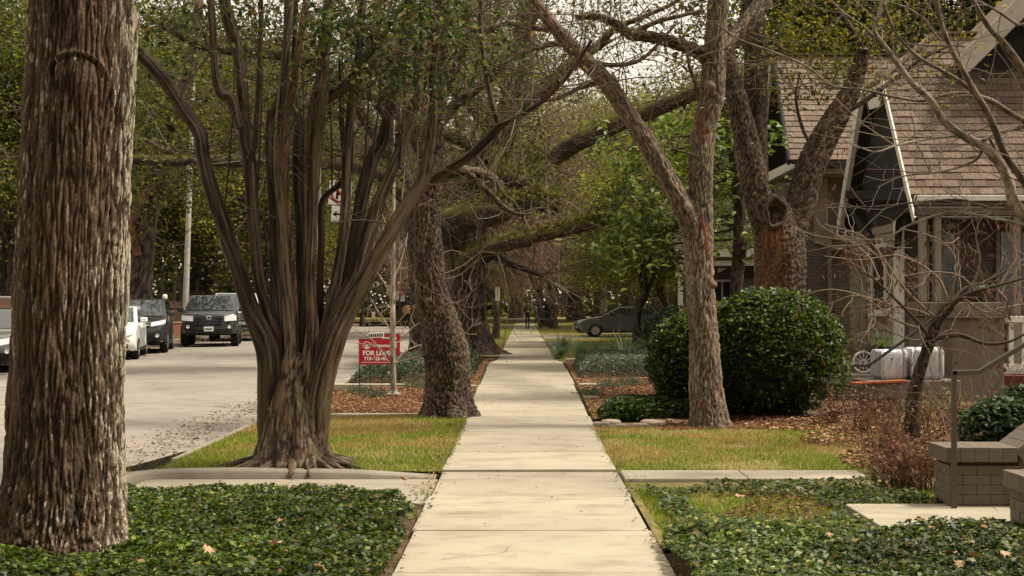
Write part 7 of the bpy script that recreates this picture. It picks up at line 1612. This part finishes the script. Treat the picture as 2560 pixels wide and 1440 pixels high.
# hydrant, notice boards
Y = 104.; x = P(906, 0, Y)[0]; zg = float(gz(x, Y)); e = empty('fire_hydrant', (x, Y, zg), 'blue fire hydrant with white cap beyond the side street', 'hydrant')
lathe('barrel', [(.14, 0), (.14, .05), (.10, .06), (.10, .45), (.13, .46), (.13, .52)], m_blue, e, 20); lathe('bonnet', [(.13, .52), (.13, .56), (.11, .66), (.06, .73), (.03, .75), (.03, .79), (.001, .8)], m_signw, e, 20)
for s in (-1, 1): cyl('nozzle', (s * .09, 0, .38), (s * .19, 0, .38), .05, m_blue, e, None, 12)
cyl('front_nozzle', (0, -.09, .38), (0, -.2, .38), .065, m_blue, e, None, 12)
for (px, py, w, h, mat, lab) in ((933, 788, 8, 16, m_signw, 'small white notice board on a stake by the hydrant'), (943, 778, 8, 11, m_beige, 'small tan notice board on a stake behind the white one')):
    Y = 106.; q = P(px, py, Y); k = Y / FPX; zg = float(gz(q[0], Y)); e = empty('notice_board', (q[0], Y, zg), lab, 'sign'); z = q[2] - zg; bar('stake', (0, .03, -.05), (0, .03, z + h * k / 2), .04, .04, m_wood, e); box('board', -w * k / 2, w * k / 2, -.01, .01, z - h * k / 2, z + h * k / 2, mat, e, .01)
# lamp post with vertical lettering and dark cabinet
Y = 92.; q = P(1366, 805, Y); zg = float(gz(q[0], Y)); e = empty('black_lamp_post', (q[0], Y, zg), 'black lamp post with a tall sign blade beside the cabinet', 'lamp post'); zt = P(0, 733, Y)[2] - zg
cyl('post', (0, 0, 0), (0, 0, zt - .35), .07, m_black, e, None, 14); lathe('lamp_hood', [(.001, zt + .12), (.2, zt + .08), (.22, zt)], m_black, e, 18); lathe('lamp_globe', [(.22, zt), (.2, zt - .22), (.12, zt - .32), (.08, zt - .36)], m_lampglass, e, 18)
sb = box('sign_blade', -.16, .16, -.1, -.07, zt - 1.75, zt - .7, m_black, e, .01); text('IIIIIIIII', .12, (0, -.104, zt - 1.2), m_signw, sb, rz=0, rx=90).rotation_euler = (math.radians(90), math.radians(90), 0)
o = box('cabinet_body', -.42, .42, -.3, .3, -.02, 1.25, m_black, None, .02); o.name = 'utility_cabinet'; x = P(1360, 0, 90)[0]; o.location = (x, 90, float(gz(x, 90)) + .02); tag(o, 'black utility cabinet standing behind the dog', 'cabinet'); box('lid', -.46, .46, -.34, .34, 1.25, 1.32, m_black, o, .01); box('door_seam', -.005, .005, -.306, -.3, .05, 1.2, m_galv, o)
# picket fence and brick posts across the street
fn = empty('picket_fence', (-16.6, 55, float(zr(55)) + .12), 'dark brown picket fence behind the parked cars', 'fence'); bm = bmesh.new(); rs = random.Random(4); L = fn.location
y = 36.
while y < 82:
    h = 1.55 + rs.uniform(-.05, .05); yy = y - L.y; add_box(bm, -.012, .012, yy, yy + .095, 0.02, h); y += .13
o = bm_obj('pickets', bm, m_wood, fn); tag(o, kind='stuff')
for z in (.35, 1.25): box('fence_rail', .012, .05, 36 - L.y, 82 - L.y, z, z + .09, m_wood, fn)
for k, (y, lab) in enumerate(((47.5, 'red brick gate pier nearer the hatchback'), (50.5, 'red brick gate pier left of the utility pole'), (63, 'red brick gate pier behind the van'))):
    e = empty('brick_pier', (-16.5, y, float(zr(y)) + .1), lab, 'pier', 'brick gate piers'); box('shaft', -.25, .25, -.25, .25, 0, 1.75, m_brickred, e, .01); box('cap', -.3, .3, -.3, .3, 1.75, 1.85, m_beige, e, .01)
lw = box('low_brick_wall', -.12, .12, -7, 7, -.1, .55, m_brickred, None, .01); lw.location = (-15.9, 58, float(zr(58)) + .12); tag(lw, 'low red brick garden wall between crossover and pickup', 'wall'); box('coping', -.16, .16, -7.02, 7.02, .55, .61, m_curb, lw, .008)

# ------------------------------------------------------------------ people and the dog
def skinned(name, J, E, mats, matf, parent, loc, rz=0, sub=2, root=0):
    me = bpy.data.meshes.new(name); me.from_pydata([j[:3] for j in J], E, []); o = link(bpy.data.objects.new(name, me), parent)
    for m in mats: me.materials.append(m)
    md = o.modifiers.new('skin', 'SKIN'); sv = me.skin_vertices[0].data
    for i, j in enumerate(J): sv[i].radius = (j[3], j[4] if len(j) > 4 else j[3]); sv[i].use_root = (i == root)
    s = o.modifiers.new('sub', 'SUBSURF'); s.levels = sub; s.render_levels = sub
    dg = bpy.context.evaluated_depsgraph_get(); ev = o.evaluated_get(dg); m2 = bpy.data.meshes.new_from_object(ev); o.modifiers.clear(); o.data = m2
    m2.materials.clear()
    for m in mats: m2.materials.append(m)
    for p in m2.polygons: p.use_smooth = True; p.material_index = matf(p.center)
    o.location = loc; o.rotation_euler = (0, 0, rz); return o
def human(name, loc, rz, H, label, mats, matf, arms, stride=.12, lean=0):
    """mats: list; arms: (elbow, wrist) offsets for each side"""
    e = empty(name, loc, label, 'person', rz=rz); k = H / 1.75; J = []; E = []
    def j(x, y, z, r, r2=None): J.append((x * k, y * k, z * k, r * k, (r2 or r) * k)); return len(J) - 1
    pel = j(0, 0, .95, .135, .105); wst = j(0, -.005, 1.10, .125, .095); ch = j(0, -.01 - lean, 1.30, .155, .11); nb = j(0, -.005 - lean, 1.46, .075, .07); nk = j(0, -.01 - lean, 1.53, .052); h1 = j(0, -.02 - lean, 1.62, .078, .09); h2 = j(0, -.02 - lean, 1.70, .062, .075); E += [(pel, wst), (wst, ch), (ch, nb), (nb, nk), (nk, h1), (h1, h2)]
    for s, st_ in ((-1, stride), (1, -stride)):
        hp = j(s * .09, 0, .90, .10); kn = j(s * .10, -st_ * .7 - .02, .50, .062); an = j(s * .095, -st_ + (.06 if st_ < 0 else 0), .09 if st_ > 0 else .11, .043); to = j(s * .105, -st_ - .16 + (.05 if st_ < 0 else 0), .035, .038, .03); E += [(pel, hp), (hp, kn), (kn, an), (an, to)]
        sh = j(s * .185, -.005 - lean, 1.42, .062); (ex, ey, ez), (wx, wy, wz) = arms[0 if s < 0 else 1]; el = j(ex, ey, ez, .045); wr = j(wx, wy, wz, .030); E += [(ch, sh), (sh, el), (el, wr)]
        d = np.array([wx - ex, wy - ey, wz - ez]); d /= np.linalg.norm(d); pm = j(*(np.array([wx, wy, wz]) + d * .07), .034, .018); E.append((wr, pm)); sdv = np.cross(d, [0, 0, 1.]); sdv = sdv / (np.linalg.norm(sdv) + 1e-6) if np.linalg.norm(sdv) > .1 else np.array([0, 1., 0])
        for f_, ln in ((-1.5, .055), (-.5, .07), (.5, .075), (1.5, .06)):
            a = np.array([wx, wy, wz]) + d * .12 + sdv * f_ * .018; b = a + d * ln * .7 + np.array([0, 0, -.012]); q = j(*a, .009); r = j(*b, .0075); E += [(pm, q), (q, r)]
        a = np.array([wx, wy, wz]) + d * .05 + sdv * .045; q = j(*a, .010); r = j(*(a + d * .035), .008); E += [(wr, q), (q, r)]
    skinned('body', J, E, mats, lambda c: matf(c / k), e, (0, 0, 0), 0, 2, 0); return e, k
def hair(e, k, mat, lean=0, long=0):
    n = 16; V = []; pr = [(.001, .165), (.05, .16), (.085, .13), (.098, .08), (.10, .03), (.09, -.02 - long)]
    o = lathe('hair', pr, mat, e, 20, (0, (.005 - lean) * k, 1.60 * k)); o.scale = (k * .92, k * 1.05, k * .95); return o
def face(e, k, lean=0, front=-1, mat=m_skin):
    for s in (-1, 1): o = lathe('ear', [(.001, .012), (.018, .008), (.022, 0), (.001, -.008)], mat, e, 10, (s * .082 * k, (-.01 - lean) * k, 1.63 * k)); o.rotation_euler = (0, math.radians(90), 0)
    for s in (-1, 1): o = lathe('eye', [(.001, .004), (.009, .002), (.011, 0)], m_signk, e, 8, (s * .032 * k, (-.108 - lean) * k, 1.645 * k)); o.rotation_euler = (math.radians(90), 0, 0)
    quad('nose', [(-.014 * k, (-.10 - lean) * k, 1.60 * k), (.014 * k, (-.10 - lean) * k, 1.60 * k), (0, (-.135 - lean) * k, 1.603 * k)], mat, e); bar('mouth', (-.022 * k, (-.100 - lean) * k, 1.572 * k), (.022 * k, (-.100 - lean) * k, 1.572 * k), .008, .007, M('lip', (.25, .08, .06), .6), e)
Y = 80.; q = P(1319, 828, Y)
e, k = human('person', (q[0], Y, float(zs(Y)) + .01), Rc(5), 1.64, 'person in dark clothes walking towards us, hands held at the chest', [m_navy, m_skin, m_shoe], lambda c: 1 if (c.z > 1.50 or (c.z > 1.08 and c.y < -.24)) else (2 if c.z < .075 else 0), (((-.24, .02, 1.16), (-.07, -.22, 1.19)), ((.24, .02, 1.16), (.06, -.22, 1.17))), .16)
hair(e, k, m_hairb, long=.05); face(e, k)
Y = 84.; q = P(1018, 824, Y)
e, k = human('person', (q[0], Y, float(zroad(q[0], Y)) + .012), Rc(180), 1.78, 'person in a loose tan top and black shorts walking away on the street', [m_tan, m_skinb, m_navy, m_shoe], lambda c: 1 if (c.z > 1.5 or c.z < .42 or (abs(c.x) > .2 and c.z < 1.0)) and c.z > .07 else (3 if c.z < .07 else (2 if c.z < .93 else 0)), (((-.30, .04, 1.17), (-.26, -.10, .95)), ((.30, .04, 1.17), (.27, .06, .93))), .14)
hair(e, k, m_hairk); face(e, k, mat=m_skinb)
V = []; pr = [(.20, 1.44), (.25, 1.30), (.27, 1.12), (.28, .95), (.27, .93)]
o = lathe('loose_top', pr, m_tan, e, 22, (0, 0, 0)); o.scale = (k * .95, k * .62, k)
Y = 48.; q = P(415, 775, Y)
e, k = human('person', (-14.6, 52, float(gz(-14.6, 52))), Rc(140), 1.80, 'white-haired person in a navy shirt standing behind the dark crossover', [m_navyshirt, m_skin, m_navy, m_shoe], lambda c: 1 if (c.z > 1.5 or (abs(c.x) > .2 and c.z < 1.12)) else (3 if c.z < .07 else (2 if c.z < .95 else 0)), (((-.25, .02, 1.14), (-.24, -.12, .92)), ((.25, .02, 1.14), (.24, -.10, .92))), .03)
hair(e, k, m_hairw); face(e, k)
# black dog on the grass beside the walker, standing side-on facing right
J = [(0, 0, .56, .115, .13), (.22, 0, .57, .12, .15), (.36, 0, .60, .10, .12), (.47, 0, .70, .075), (.55, 0, .80, .075), (.64, 0, .79, .055), (.74, 0, .76, .035), (-.20, 0, .57, .10, .11), (-.30, 0, .58, .07), (-.40, 0, .62, .025), (-.52, 0, .70, .016)]
E = [(0, 1), (1, 2), (2, 3), (3, 4), (4, 5), (5, 6), (0, 7), (7, 8), (8, 9), (9, 10)]
def dj(*a): J.append(a); return len(J) - 1
for s in (-1, 1):
    a = dj(.30, s * .09, .48, .06); b = dj(.27 + s * .03, s * .09, .28, .036); c_ = dj(.29 + s * .03, s * .09, .05, .028); d = dj(.34 + s * .03, s * .09, .025, .03); E += [(2, a), (a, b), (b, c_), (c_, d)]
    a = dj(-.24, s * .09, .47, .075); b = dj(-.18 + s * .03, s * .09, .36, .045); c_ = dj(-.33 + s * .03, s * .09, .20, .028); f_ = dj(-.30 + s * .03, s * .09, .04, .026); d = dj(-.25 + s * .03, s * .09, .022, .028); E += [(7, a), (a, b), (b, c_), (c_, f_), (f_, d)]
Y = 79.; x = P(1363, 0, Y)[0]; dg_ = empty('dog', (x, Y, float(gz(x, Y)) + .01), 'large black dog with tan feet standing on the grass beside the walker', 'dog', rz=math.pi)
skinned('body', J, E, [m_fur, m_furtan], lambda c: 1 if c.z < .10 or (c.x > .68 and c.z < .77) else 0, dg_, (0, 0, 0), 0, 2, 0)
for s in (-1, 1): quad('ear', [(.52, s * .05, .86), (.58, s * .06, .86), (.54, s * .09, .76)], m_fur, dg_, .012)
# leash
q1 = P(1326, 800, 80); W = Wood(); polywood(W, [P(1323, 797, 79.85), P(1336, 803, 79.5), P(1348, 797, 79.1)], [.012] * 3, (.012, .012, .012)); V, F, c = W.mesh(5); tag(build('leash', V, F, m_twig, None, c), 'dark leash hanging between the walker and the dog', 'leash')
